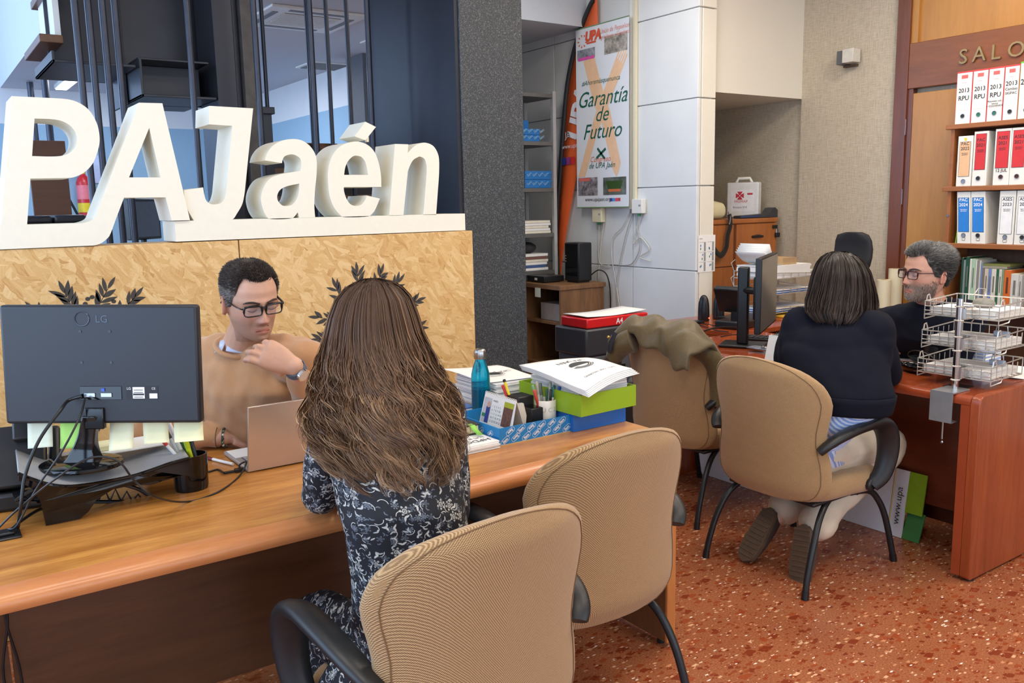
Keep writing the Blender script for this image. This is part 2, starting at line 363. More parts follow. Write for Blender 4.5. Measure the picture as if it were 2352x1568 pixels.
def wreath(cx,cz,R,parent,seed):
    rr=random.Random(seed); g=G(); f=frame((cx,YO-.0008,cz),(1,0,0),(0,0,1)); polys=[]
    nb=13
    for i in range(nb):
        a=2*math.pi*i/nb+rr.uniform(-.08,.08); base=(R*math.cos(a),R*math.sin(a)); out=a+rr.uniform(-.5,.1); st=rr.uniform(.075,.10)
        tip=(base[0]+st*math.cos(out),base[1]+st*math.sin(out)); nx,ny=-math.sin(out)*.0012,math.cos(out)*.0012
        polys.append([(base[0]+nx,base[1]+ny),(tip[0]+nx,tip[1]+ny),(tip[0]-nx,tip[1]-ny),(base[0]-nx,base[1]-ny)])
        for j,t in enumerate((.1,.35,.6,.85)):
            for sd in (1,-1):
                if rr.random()<.12: continue
                c=(base[0]+(tip[0]-base[0])*t,base[1]+(tip[1]-base[1])*t); polys.append(leaf(c,out+sd*rr.uniform(.45,.8),rr.uniform(.046,.064),rr.uniform(.0065,.009)))
        polys.append(leaf(tip,out+rr.uniform(-.15,.15),.052,.007))
        for q in range(2):
            a2=out+rr.choice((-1,1))*rr.uniform(.7,1.2); c=(base[0]+.05*math.cos(a2),base[1]+.05*math.sin(a2)); polys.append([(c[0]+.0085*math.cos(k*.6283),c[1]+.0075*math.sin(k*.6283)) for k in range(10)])
    for p in polys: g.add([f(u,v,0) for u,v in p],[tuple(range(len(p)))])
    return g.build('olive_wreath',olive,parent,smooth=0,fix=False)
c=at(852,752,Y=YO); wreath(c.x,c.z,.155,pan[1],3)
c=at(225,810,Y=YO); wreath(c.x,c.z,.155,pan[0],5)
foam=M('foam_white',(240,236,220),.75,var=.015,scale=40,bump=.05,bs=500)
LET={'P':([(26.8,222),(141.5,227.6),(174,234),(203,252.5),(222,283),(229,317.5),(225.7,344),(214,375),(195,396),(172,407.5),(153,410),(70,411.5),(62.4,517.2),(3,519)],[[(79.6,273.5),(115,274.7),(141.5,279),(164.5,292.7),(176,313.7),(174,336.7),(160.7,352),(141.5,359),(115,360.7),(73.8,359.6)]]),
'A':([(319.4,237),(373,238.3),(436.6,506.7),(394.5,507.7),(380.5,454.3),(285,455.3),(267.9,500),(222.4,488)],[[(343,294.6),(369,408.6),(296.5,408.6)]]),
'base1':([(-70,521),(62.4,517.2),(189.7,513.8),(208,508.6),(217,502),(222.4,488),(267.9,500),(251.4,543),(238,556),(227,562),(214,565),(40,572.5),(-70,577)],[]),
'J':([(481,243.7),(581.5,249.4),(562.4,440),(556.6,468.6),(545,489.7),(533.7,504.6),(445.7,507),(432,484),(425,460),(422.6,437.5),(466.6,431),(469,446),(474,461),(486,469.5),(505,468),(514.5,459),(520,440),(533.7,289.6),(480,286)],[]),
'a':([(609,369),(613.6,353),(626,336),(645.7,324.3),(669,319.8),(692,322.5),(710,334),(722.5,351),(727.5,370.7),(727,403),(723.4,438.6),(722,474),(724,499.9),(687.7,501),(684,488),(671.6,501.5),(619,503),(608,490),(601,469),(600,451),(606.4,429.6),(619,411.8),(636.8,402.9),(660,397.5),(690.4,393),(692,374.3),(688.6,363.6),(677.9,356.4),(667,355),(654.6,359),(649.3,367),(647.9,375)],[[(687.7,422),(660,427.9),(644,436),(637,449),(638.6,461.8),(647.5,471.6),(657.3,473.8),(670.7,470.7),(681.4,458),(686.8,438.6)]]),
'e':([(876,429.6),(875,402.9),(869.8,374.3),(860,349.3),(844,333),(822.5,325.7),(801,327.9),(781.4,336.8),(765.4,354.6),(756.4,377.9),(753.4,402.9),(754.6,429.6),(758,452.9),(767,476),(779.6,492),(788.6,499),(846.6,497.3),(860,485),(872.5,456.4),(842,449.3),(838.6,460),(829.6,470.7),(817,473.4),(804.6,469),(795.7,456.4),(790.4,440.4),(789.5,430)],[[(790.4,402),(793,385),(799.3,370.7),(810,360),(819.8,357.9),(831.4,361.8),(840.4,376),(845.7,402)]]),
'n':([(907.3,331),(937.7,331.8),(936.6,352),(954,334.7),(975,328),(996,336.6),(1007.6,359.6),(1008.4,401.7),(1001.8,493.5),(972.4,493.9),(979,413),(980,382.5),(975,365.3),(963.6,359.6),(948.3,369),(936.8,394),(926.5,494.9),(894.3,496)],[]),
'base2':([(401,508.5),(445.7,507),(1067.7,490.7),(1069,529),(404.8,555.5)],[]),
'accent':([(839.5,280),(863.6,292),(839.5,322.5),(814.5,313.6)],[])}
def smooth_poly(P,ang=52,n=5):
    m=len(P); V=[Vector((x,y,0)) for x,y in P]; cor=[]
    for i in range(m):
        a=V[i]-V[i-1]; b=V[(i+1)%m]-V[i]; cor.append(a.length<1e-6 or b.length<1e-6 or math.degrees(a.angle(b))>ang or (a.length>75 and b.length>75))
    out=[]
    for i in range(m):
        j=(i+1)%m; p1,p2=V[i],V[j]
        if (cor[i] and cor[j]) or (p2-p1).length>75: out.append((p1.x,p1.y)); continue
        p0=p1-(p2-p1)*0 if cor[i] else V[i-1]; p3=p2 if cor[j] else V[(j+1)%m]
        if cor[i]: p0=p1
        L=(p2-p1).length
        if (p1-p0).length>L*1.6: p0=p1+(p0-p1).normalized()*L
        if (p3-p2).length>L*1.6: p3=p2+(p3-p2).normalized()*L
        for k in range(n):
            t=k/n; q=.5*((2*p1)+(p2-p0)*t+(2*p0-5*p1+4*p2-p3)*t*t+(3*p1-p0-3*p2+p3)*t**3); out.append((q.x,q.y))
    return out
def letter(nm,key,parent,Y,depth,Y0=None,dz=0):
    pl,hs=LET[key]; pl=smooth_poly(pl); hs=[smooth_poly(h) for h in hs]; f=lambda p:(lambda q:(q.x,q.z))(at(p[0],p[1],Y=Y)); 
    return G().prism([f(p) for p in pl],lambda u,v,w:Vector((u,Y+w,v+dz)),depth,holes=[[f(p) for p in h] for h in hs]).build(nm,foam,parent,smooth=30,bevel=0)
s1=wthing('letter_sign','thick white foam letters P and A joined on one rounded base','sign',(.4,YO+.08,ZO)); s2=wthing('letter_sign','thick white foam word of J and lower-case letters on a long straight base','sign',(1.5,YO+.08,ZO))
for k in ('P','A'): letter('letter_'+k.lower(),k,s1,YO-.006,.19,dz=.002)
letter('base','base1',s1,YO-.006,.19,dz=.002)
for k,nm in (('J','letter_j'),('a','letter_a'),('e','letter_e'),('n','letter_n'),('base2','base'),('accent','accent')): letter(nm,k,s2,YO+.004,.19 if k!='accent' else .16,dz=.001)
q=at(845,320,Y=YO+.06); q2=at(822,325,Y=YO+.12)
G().cyl((q.x,YO+.07,q.z-.01),(q.x,YO+.07,q.z+.012),.008).build('accent_peg',foam,s2); G().cyl((q2.x,YO+.13,q2.z-.012),(q2.x,YO+.13,q2.z+.012),.008).build('accent_peg',foam,s2)
# ================================================================ rods, stair and back room
rods=wthing('rod_screen','row of thick dark steel rods rising behind the foam letters','railing',(1.2,4.15,0)); rods2=wthing('rod_screen','row of thin dark steel rods beyond the folded stair','railing',(1.9,4.7,0))
rod_m=M('rod_steel',(58,62,74),.35,.5,var=.15,scale=14)
def rod(g,x,y,Y,r):
    p=at(x,y,Y=Y); G().cyl((p.x,Y,0),(p.x,Y,2.79 if Y>4.5 else 3.24),r,12).build('rod',rod_m,g)
for x in (194,224,256,284,447,597,723,853): rod(rods,*((x,250)),4.15,.0145)
for x in (964,): rod(rods,x,250,4.15,.013)
for x in (614,716,760,806,908): rod(rods2,x,250,4.7,.0125)
for x,y in ((70,205),(103,190)):
    p=at(x,y,X=1.15); G().cyl((1.15,p.y,0),(1.15,p.y,2.79),.03,12).build('rod',rod_m,rods2)
st=wthing('steel_stair','folded dark steel staircase with wooden treads behind the letters','staircase',(1.3,4.7,0))
tread_m=wood('tread_wood',(116,78,52),(82,52,34),'Y',1.2,.4)
YS=4.4; SX=lambda x,y:at(x,y,Y=YS)
a=SX(120,142); b=SX(312,156)
pl=G().box((a.x,YS,a.z),(b.x,5.0,a.z+.012)).box((a.x,YS,a.z),(a.x+.012,5.0,a.z+.05)).box((a.x+.10,4.98,a.z),(b.x,5.0,3.1)).box((b.x,YS+.28,a.z-.14),(b.x+.012,5.0,3.1))
pl.build('folded_plate',dark_steel,st,smooth=0,bevel=.002)
a2=SX(326,221); b2=SX(440,229)
pl=G().box((a2.x,YS,a2.z),(b2.x+.12,5.0,a2.z+.012)).box((a2.x,YS,a2.z),(a2.x+.012,5.0,a2.z+.17)).box((b.x,4.75,a2.z),(SX(495,120).x+.1,4.77,3.1)).box((b.x-.02,YS+.3,3.1-.5),(SX(495,60).x,YS+.32,3.2)).box((a2.x,YS+.02,a2.z+.17),(b2.x+.1,4.75,a2.z+.18)).box((a2.x+.012,YS+.2,a2.z+.012),(b2.x+.1,YS+.21,a2.z+.17)).box((a.x+.02,YS+.25,a.z+.012),(b.x,YS+.26,3.1))
pl.build('folded_plate',dark_steel,st,smooth=0,bevel=.002)
t0=SX(107,120); G().box((t0.x-.02,4.42,2.255),(t0.x+.075,5.0,2.29)).build('tread',tread_m,st,smooth=0,bevel=.003)
G().box((t0.x+.055,4.5,2.29),(t0.x+.08,4.95,2.50)).build('riser',white_wall,st,smooth=0); G().box((t0.x+.03,4.42,2.50),(t0.x+.12,5.0,2.535)).build('tread',tread_m,st,smooth=0,bevel=.003)
p0=SX(492,100); p1_=SX(552,100); p2_=SX(586,100)
G().box((p0.x,YS,0),(p1_.x-.03,YS+.3,3.24)).box((p1_.x-.03,YS+.02,0),(p1_.x,YS+.3,3.24)).build('post',dark_steel,st,smooth=0,bevel=.004)
G().box((p1_.x,YS-.03,0),(p2_.x,YS+.05,3.24)).build('post',M('worn_steel',(72,68,66),.5,.3,var=.3,scale=20),st,smooth=0,bevel=.004)
p=SX(632,262); G().box((p2_.x,YS+.02,0),(p.x-.012,YS+.3,p.z)).build('newel',dark_steel,st,smooth=0); G().box((p2_.x-.02,YS,p.z),(p.x,YS+.34,p.z+.035)).build('newel_cap',dark_steel,st,smooth=0,bevel=.003)
for (x0,y0,x1) in ((620,326,776),(605,385,700),(640,450,862)):
    p=at(x0,y0,Y=4.72); q=at(x1,y0,Y=4.72); G().box((p.x,4.72,p.z-.035),(q.x,5.0,p.z)).build('tread',tread_m,st,smooth=0,bevel=.003)
p=at(600,335,Y=4.8); q=at(862,335,Y=4.8); G().box((p.x,4.8,0),(q.x,4.98,p.z-.06)).build('riser',dark_steel,st,smooth=0)
# ceiling fittings of the back room
ac=wthing('air_conditioner','square white four-way air conditioner cassette in the back room ceiling','air conditioner',(2.4,5.92,2.78))
G().box((2.06,5.58,2.782),(2.74,6.26,2.7995)).build('panel',white_plastic,ac,smooth=0,bevel=.006)
gm=M('grille_grey',(120,122,122),.5)
for i in range(14): G().box((2.2,5.74+i*.025,2.776),(2.6,5.75+i*.025,2.783)).build('grille_slat',white_plastic,ac,smooth=0)
G().box((2.2,5.73,2.7805),(2.6,6.1,2.7818)).build('grille_backing',gm,ac,smooth=0)
for bx in ((2.11,5.72,2.15,6.12),(2.65,5.72,2.69,6.12),(2.2,5.63,2.6,5.67),(2.2,6.16,2.6,6.20)): G().box((bx[0],bx[1],2.779),(bx[2],bx[3],2.7825)).build('air_slot',gm,ac,smooth=0)
for (x,y,l) in ((905,92,'slatted grey ceiling vent nearest the white side wall'),(745,150,'slatted grey ceiling vent near the dark pillar')):
    p=at(x,y,Z=2.8); v=wthing('ceiling_vent',l,'vent',(p.x,p.y,2.79),'vents in the back room ceiling')
    G().box((p.x-.2,p.y-.2,2.788),(p.x+.2,p.y+.2,2.7995)).build('frame',white_plastic,v,smooth=0)
    for i in range(9): G().box((p.x-.17,p.y-.165+i*.038,2.782),(p.x+.17,p.y-.145+i*.038,2.789)).build('slat',gm,v,smooth=0)
tube_glow=N('tube_glow').set(col=(1,1,1,1),emis=(.85,.97,1,1),es=5.0).m
p=at(160,183,Z=2.78); tl=wthing('tube_lamp','narrow lit fluorescent tube lamp on the back room ceiling','ceiling light',(p.x,p.y,2.79))
G().box((p.x-.06,p.y-1.0,2.76),(p.x+.06,p.y+.6,2.7995)).build('housing',white_plastic,tl,smooth=0); G().box((p.x-.05,p.y-.98,2.75),(p.x+.05,p.y+.58,2.76)).build('tube',tube_glow,tl,smooth=0)
p=at(318,180,Z=2.78); tl=wthing('panel_lamp','square lit panel lamp on the back room ceiling near the stair','ceiling light',(p.x,p.y,2.79))
G().box((p.x-.32,p.y-.55,2.765),(p.x+.32,p.y+.45,2.7995)).build('housing',ceil_m,tl,smooth=0); G().box((p.x-.28,p.y-.5,2.757),(p.x+.28,p.y+.2,2.765)).build('diffuser',tube_glow,tl,smooth=0)
p0=at(808,220,X=XB-.1); p1_=at(846,220,X=XB-.1)
dp=struct(G().box((XB-.14,p1_.y,0),(XB-.001,p0.y,2.799)).build('pillar',M('dark_pillar',(92,94,98),.6),smooth=0))
p=at(862,220,X=XB-.05); pp=G().cyl((XB-.045,p.y,0),(XB-.045,p.y,2.8),.032,14).build('pipe',chrome); tag(pp,'vertical metal pipe on the white wall beside the dark pillar','pipe')
# things on the far side, seen through the letters
ex=at(200,500,Y=10.5); e=wthing('fire_extinguisher','red fire extinguisher with yellow label on the pale blue wall','fire extinguisher',(ex.x,10.5,ex.z-.02))
red=M('red_paint',(196,36,44),.3); yel=M('label_yellow',(228,200,40),.5)
G().lathe([(.005,0),(.075,.01),(.078,.04),(.078,.38),(.06,.43),(.028,.46),(.025,.5)],(ex.x,10.5,ex.z)).build('cylinder',red,e)
G().lathe([(.0795,.06),(.0795,.16)],(ex.x,10.5,ex.z)).build('label',yel,e); G().lathe([(.0795,.2),(.0795,.35)],(ex.x,10.5,ex.z)).build('label',M('label_pink',(226,120,130),.5),e)
G().box((ex.x-.02,10.45,ex.z+.5),(ex.x+.02,10.55,ex.z+.57)).build('valve',black_plastic,e); G().lathe([(.027,.455),(.027,.5)],(ex.x,10.5,ex.z)).build('collar',yel,e)
G().tube(catmull([(ex.x-.02,10.45,ex.z+.53),(ex.x-.13,10.42,ex.z+.5),(ex.x-.19,10.42,ex.z+.3),(ex.x-.12,10.42,ex.z+.08),(ex.x-.08,10.42,ex.z-.0)]),.014).build('hose',black_plastic,e)
G().box((ex.x-.09,10.5,ex.z-.03),(ex.x+.09,10.6,ex.z)).build('bracket',black_metal,e)
pn=at(195,395,Y=10.59); tag(G().box((pn.x-.02,10.585,pn.z-.12),(pn.x+.19,10.5995,pn.z+.18)).build('notice_sheet',M('notice_blue',(196,206,238),.6),smooth=0),'pale sheet fixed above the fire extinguisher','paper')
a=at(60,322,Y=8.6); b=at(148,322,Y=8.6)
bd=wthing('wood_screen','brown wooden board standing behind the letter P','screen',((a.x+b.x)/2,8.6,0))
G().box((a.x,8.58,.05),(b.x,8.62,a.z)).build('board',wood('brown_board',(116,76,52),(92,58,38),'X',.5,.6),bd,smooth=0,bevel=.004); G().box((a.x-.0,8.5,0),(a.x+.05,8.7,.05)).build('foot',black_metal,bd,smooth=0); G().box((b.x-.05,8.5,0),(b.x,8.7,.05)).build('foot',black_metal,bd,smooth=0)
a=at(40,496,Y=7.2); b=at(192,500,Y=7.2)
sf=wthing('black_counter','long low black padded counter behind the letters','counter',((a.x+b.x)/2,7.4,0))
G().box((a.x-.3,7.2,.05),(b.x,7.6,a.z-.06)).build('body',black_plastic,sf,smooth=0); G().box((a.x-.32,7.18,a.z-.06),(b.x-.21,7.62,a.z)).build('pad',M('black_leather',(38,38,42),.4),sf,bevel=.02); G().box((b.x-.2,7.18,a.z-.06),(b.x+.02,7.62,a.z)).build('pad',M('black_leather',(38,38,42),.4),sf,bevel=.02); G().box((a.x-.3,7.2,0),(b.x,7.6,.05)).build('plinth',black_metal,sf,smooth=0)
a=at(335,560,Y=6.6)
ct=wthing('back_counter','grey reception counter hidden behind the screen','counter',(a.x,6.7,0)); G().box((a.x-.45,6.45,.02),(a.x+.6,6.95,a.z-.05)).build('body',dark_steel,ct,smooth=0); G().box((a.x-.47,6.43,a.z-.05),(a.x+.62,6.97,a.z-.02)).build('top',white_plastic,ct,smooth=0); G().box((a.x-.45,6.47,0),(a.x+.6,6.95,.02)).build('plinth',black_metal,ct,smooth=0)
mt=wthing('small_monitor','small dark monitor turned sideways behind the letter A','monitor',(a.x,6.65,a.z-.02)); R=Matrix.Rotation(-.95,3,'Z')
G().box((a.x-.02,6.5,a.z+.03),(a.x+.03,6.8,a.z+.32),R=R).build('case',black_plastic,mt,bevel=.008); G().box((a.x+.03,6.52,a.z+.05),(a.x+.032,6.78,a.z+.30),R=R,c=(a.x+.005,6.65,a.z+.17)).build('screen',M('dark_screen',(70,78,92),.15),mt,smooth=0)
G().cyl((a.x,6.65,a.z-.02),(a.x,6.65,a.z+.1),.02).lathe([(.09,0),(.09,.012),(.02,.02)],(a.x,6.65,a.z-.02)).build('stand',black_plastic,mt)
a=at(930,333,X=3.2); b=at(965,333,X=3.2)
cb=wthing('tall_cabinet','tall grey cabinet behind the foam letter n','cabinet',(3.3,b.y+.1,0)); G().box((3.2,b.y-.05,.03),(XB-.005,a.y+.02,a.z-.02)).build('body',dark_steel,cb,smooth=0); G().box((3.19,b.y-.06,a.z-.02),(XB-.004,a.y+.03,a.z)).build('top',dark_steel,cb,smooth=0); G().box((3.22,b.y-.03,0),(XB-.02,a.y,.03)).build('plinth',black_metal,cb,smooth=0)
kraft=M('kraft_board',(176,146,108),.7,var=.05)
bx=wthing('cardboard_box','small brown cardboard box standing on the tall cabinet','box',(3.3,b.y+.1,a.z)); G().box((3.21,b.y-.02,a.z),(3.42,a.y-.02,a.z+.2)).build('carton',kraft,bx,smooth=0,bevel=.003); G().box((3.208,b.y+.05,a.z+.05),(3.2095,b.y+.11,a.z+.09)).build('print',M('kraft_print',(120,96,66),.7),bx,smooth=0); G().box((3.25,b.y,a.z+.2),(3.3,a.y-.05,a.z+.207)).build('flap',kraft,bx,smooth=0)
# ================================================================ front desk
ZD=.742; YF=1.955; YB=2.86; XE=2.012
dk=wthing('office_desk','long honey-brown wooden desk in front of the OSB screen','desk',(.8,2.4,0))
G().box((-.9,YF+.06,ZD-.04),(XE,YB,ZD)).build('top',desk_wood,dk,smooth=0,bevel=.002)
prof=[(YF+.06,ZD-.0005),(YF+.02,ZD-.002),(YF+.006,ZD-.010),(YF,ZD-.02),(YF,ZD-.032),(YF+.006,ZD-.042),(YF+.06,ZD-.042)]
G().prism(prof,lambda u,v,w:Vector((-.9+w,u,v)),XE+.9).build('edge_band',desk_edge,dk,smooth=50)
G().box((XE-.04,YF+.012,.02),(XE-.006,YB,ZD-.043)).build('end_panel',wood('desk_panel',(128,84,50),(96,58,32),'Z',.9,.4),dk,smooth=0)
G().box((XE-.042,YF,.02),(XE-.002,YF+.014,ZD-.043)).build('panel_edge',wood('desk_panel_edge',(206,138,80),(178,108,56),'Z',1.6,.3),dk,smooth=0,bevel=.004)
for y in (YF+.05,YB-.05): G().cyl((XE-.022,y,0),(XE-.022,y,.021),.014,12).build('foot',black_plastic,dk)
mod_wood=wood('modesty_wood',(104,66,38),(72,42,22),'X',.9,.38)  # dark wood, deepened further to paint in the shadow under the desk
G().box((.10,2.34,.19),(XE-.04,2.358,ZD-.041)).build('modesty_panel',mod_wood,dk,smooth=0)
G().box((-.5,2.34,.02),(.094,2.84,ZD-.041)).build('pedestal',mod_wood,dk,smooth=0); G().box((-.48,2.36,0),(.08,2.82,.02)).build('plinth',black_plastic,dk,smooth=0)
# cable grommet
gp=at(10,1232,Z=ZD); gr=wthing('cable_grommet','black square cable grommet let into the front desk','grommet',(gp.x,gp.y,ZD))
g=G().box((gp.x-.06,gp.y-.035,ZD),(gp.x+.035,gp.y+.035,ZD+.006)).build('flange',black_plastic,gr,bevel=.004); G().box((gp.x-.03,gp.y-.018,ZD+.006),(gp.x+.022,gp.y+.018,ZD+.014)).build('brush_lip',black_plastic,gr,bevel=.003)
# ================================================================ chairs
def mk_fabric():
    k=N('tan_weave'); sp=k.n('ShaderNodeSeparateXYZ',{'Vector':k.co()})
    u=k.math('ADD',sp.outputs[0],sp.outputs[1]); v=k.math('ADD',sp.outputs[2],k.math('MULTIPLY',sp.outputs[1],.7))
    a=k.math('SINE',k.math('MULTIPLY',u,1450)); b=k.math('SINE',k.math('MULTIPLY',v,1300)); f=k.math('MULTIPLY_ADD',k.math('MULTIPLY',a,b),.5,.5)
    f=k.math('ADD',k.math('MULTIPLY',f,.75),k.math('MULTIPLY',k.noise(k.co(),260,3,.7),.25))
    tint=k.noise(k.co(),7,3); c=k.ramp(f,[(.25,(98,69,40)),(.5,(164,127,83)),(.75,(212,178,130))])
    k.set(col=k.mix(k.math('MULTIPLY',tint,.35),c,c255((158,120,78))),rough=.85,sheen=.25); k.bump(f,.5,.0012); MATS['tan']=k.m; return k.m
tan=mk_fabric(); seam_m=M('seam_brown',(120,90,58),.8)
arm_m=M('arm_plastic',(30,31,33),.42,var=.1,scale=60,bump=.08,bs=400)
def interp(tab,z):
    for (a,b),(c,d) in zip(tab[:-1],tab[1:]):
        if z<=c: t=(z-a)/(c-a); t=max(0,min(1,t)); return b+(d-b)*t
    return tab[-1][1]
BW=[(.345,.12),(.352,.185),(.366,.222),(.39,.246),(.43,.258),(.49,.258),(.55,.246),(.60,.240),(.65,.245),(.70,.258),(.745,.264),(.785,.258),(.82,.240),(.85,.212),(.875,.172),(.892,.126),(.902,.078),(.906,.03)]
B0,B1=.345,.906
def make_chair():
    t=thing('visitor_chair','','chair')
    # backrest: closed lens-shaped cross sections, curved in plan, leaning back
    rings=[];n=40
    zz=[.345,.348,.354,.364,.38,.40,.43,.47,.51,.55,.59,.63,.67,.71,.745,.775,.80,.82,.84,.858,.873,.885,.894,.901,.906]
    for z in zz:
        w=interp(BW,z)*1.05; th=.034*min(1,.35+(min(z-B0,B1-z)/.05)*.65); lean=-.235-.09*(z-B0)/.56+.02*math.sin((z-B0)/.56*3.0); ring=[]
        for i in range(n):
            a=2*math.pi*i/n; ca,sa=math.cos(a),math.sin(a)
            x=w*math.copysign(abs(ca)**.62,ca); y=th*math.copysign(abs(sa)**.8,sa)
            ring.append(Vector((x,lean+y+1.15*x*x*(.6+.4*(z-B0)/.56),z)))
        rings.append(ring)
    bk=G().loft(rings).build('backrest',tan,t,smooth=60)
    seam=[]
    for sgn,rng in ((1,zz[1:]),(-1,zz[:0:-1])):
        for z in rng:
            w=max(.02,interp(BW,z)*1.05-.024); lean=-.235-.09*(z-B0)/.56+.02*math.sin((z-B0)/.56*3.0); x=w*sgn; th=.034*min(1,.35+(min(z-B0,B1-z)/.05)*.65)
            seam.append(Vector((x,lean-th*(max(0,1-((w/(w+.024))**(1/.62))**2)**.4)+1.15*x*x*(.6+.4*(z-B0)/.56)-.0008,z)))
    G().tube(seam,.0016,5,closed=True).build('piping',seam_m,bk)
    # seat cushion
    rings=[]
    for (z,s) in ((.345,.80),(.348,.95),(.36,.99),(.385,1.0),(.41,.995),(.428,.96),(.436,.86),(.439,.6)):
        ring=[]
        for i in range(44):
            a=2*math.pi*i/44; ca,sa=math.cos(a),math.sin(a); x=.245*s*math.copysign(abs(ca)**.45,ca); y=.235*s*math.copysign(abs(sa)**.45,sa); ring.append(Vector((x*(1+.06*(y/.24)),y+.0,z-.012*(y/.24)*(y>0))))
        rings.append(ring)
    G().loft(rings).build('seat',tan,t,smooth=60)
    G().box((-.21,-.2,.33),(.21,.2,.346)).build('seat_pan',black_plastic,t,bevel=.006)
    for s in (1,-1):
        path=catmull([(s*.244,-.225,.565),(s*.262,-.205,.59),(s*.277,-.15,.615),(s*.287,-.04,.637),(s*.289,.06,.640),(s*.288,.118,.618),(s*.287,.152,.565),(s*.284,.158,.49),(s*.277,.135,.415),(s*.258,.10,.375)],5)
        rr=[.030+.016*min(1,max(0,math.sin(math.pi*i/(len(path)-1)))) for i in range(len(path))]
        G().tube(path,rr,12,flat=.52,up=(0,0,1)).build('armrest',arm_m,t,smooth=60)
        G().lathe([(.0,-.012),(.022,-.012),(.026,-.004),(.026,.008),(.02,.014),(0,.014)],(s*.252,.10,.375),14,axis='X').build('arm_bolt',arm_m,t)
        rear=catmull([(s*.18,-.04,.338),(s*.2,-.11,.325),(s*.222,-.18,.28),(s*.238,-.235,.19),(s*.246,-.275,.08),(s*.25,-.29,.004)],5)
        lg=G().tube(rear,.0128,12).build('leg',black_metal,t,smooth=60); G().cyl((s*.25,-.291,0),(s*.249,-.287,.03),.0145,12).build('foot_cap',black_plastic,lg)
        front=catmull([(s*.2,.05,.338),(s*.212,.15,.328),(s*.222,.2,.29),(s*.236,.245,.2),(s*.25,.30,.004)],5)
        lg=G().tube(front,.0128,12).build('leg',black_metal,t,smooth=60); G().cyl((s*.25,.30,0),(s*.248,.293,.03),.0145,12).build('foot_cap',black_plastic,lg)
    G().cyl((-.2,-.1,.327),(.2,-.1,.327),.011).build('crossbar',black_metal,t); G().cyl((-.2,.1,.327),(.2,.1,.327),.011).build('crossbar',black_metal,t)
    return t
ch=make_chair()
for i,(x,y,rz,l) in enumerate(((.908,1.66,.02,'tan fabric armchair in which the long-haired woman sits'),(1.53,1.96,-.03,'empty tan fabric armchair pushed up to the honey-brown desk'),(2.94,2.155,-math.pi/2,'tan fabric armchair in which the dark-haired woman in navy sits'),(3.14,2.91,-math.pi/2+.03,'tan fabric armchair with an olive jacket hung over its back'))):
    o=ch if i==0 else copy_tree(ch); o.location=(x,y,0); o.rotation_euler=(0,0,rz); tag(o,l,'chair','tan visitor armchairs')
# ================================================================ things on the front desk
mc=at(236,836,D=2.2); vd=Vector((FW[0],FW[1],0)).normalized()
# the monitor: built in its own axes, x to the right seen from behind, y away from the camera
ax=math.atan2(vd.y,vd.x)-math.pi/2+.02; RM=Matrix.Rotation(ax,3,'Z')@Matrix.Rotation(math.radians(-3),3,'X')@Matrix.Rotation(math.radians(1.2),3,'Y')
mo=wthing('desktop_monitor','large black monitor seen from behind on the front desk','monitor',(mc.x,mc.y,.862))
MF=lambda x,y,z:mc+RM@Vector((x,y,z))
def mbox(g,a,b,mi=0):
    x0,y0,z0=a;x1,y1,z1=b; g.add([MF(*p) for p in ((x0,y0,z0),(x1,y0,z0),(x1,y1,z0),(x0,y1,z0),(x0,y0,z1),(x1,y0,z1),(x1,y1,z1),(x0,y1,z1))],[(3,2,1,0),(4,5,6,7),(0,1,5,4),(1,2,6,5),(2,3,7,6),(3,0,4,7)],mi); return g
back_m=M('monitor_back',(31,33,40),.42,var=.05,scale=120,bump=.04,bs=900)
mbox(G(),(-.2475,-.012,-.152),(.2475,.02,.152)).build('case',back_m,mo,bevel=.008,seg=3)
mbox(G(),(-.24,.02,-.145),(.24,.022,.145)).build('screen',M('screen_dark',(18,20,24),.12),mo,smooth=0)
mbox(G(),(-.055,-.0135,-.09),(.05,-.0118,-.055)).build('port_recess',gloss_black,mo,smooth=0,bevel=.001)
for x in (-.03,.012): mbox(G(),(x-.014,-.0165,-.083),(x+.014,-.0134,-.072)).build('port',steel,mo,smooth=0,bevel=.001)
mbox(G(),(.0,-.0165,-.068),(.008,-.0134,-.06)).build('audio_port',M('port_blue',(60,90,190),.4),mo,smooth=0)
fm=lambda u,v,w=0:MF(u,-.0122-w,v)
lb=mbox(G(),(.062,-.0128,-.09),(.142,-.0119,-.055)).build('rating_label',M('label_dark',(28,30,34),.5),mo,smooth=0)
for q in ((.078,-.087,.108,-.0575),(.12,-.087,.14,-.074)): quad(G(),fm,q[0],q[1],q[2],q[3],.0012).build('label_patch',paper,lb,smooth=0)
text('label_text','LG',.009,paper,fm,lb,.063,-.064,.0012); text('label_text','CE',.008,paper,fm,lb,.126,-.064,.0012)
for i in range(4): quad(G(),fm,.081,-.066-i*.006,.104,-.0645-i*.006,.0016).build('label_line',ink,lb,smooth=0)
quad(G(),fm,.079,-.0785,.107,-.074,.0017).build('barcode',ink,lb,smooth=0)
for x in (-.047,.027):
    for z in (.085,.006): G().cyl(MF(x,-.0135,z),MF(x,-.011,z),.0035,10).build('screw_hole',gloss_black,mo)
lg=M('logo_grey',(66,72,84),.25,.3); c=MF(-.041,-.0125,.118)
ring=[MF(-.041+.018*math.cos(k*math.pi/12),-.0126,.117+.018*math.sin(k*math.pi/12)) for k in range(24)]; G().tube(ring,.0018,6,closed=True).build('logo',lg,mo)
text('logo_text','LG',.026,lg,fm,mo,-.008,.108,.0006)
mbox(G(),(-.044,-.02,-.165),(.004,-.008,-.11)).build('neck_socket',gloss_black,mo,bevel=.003)
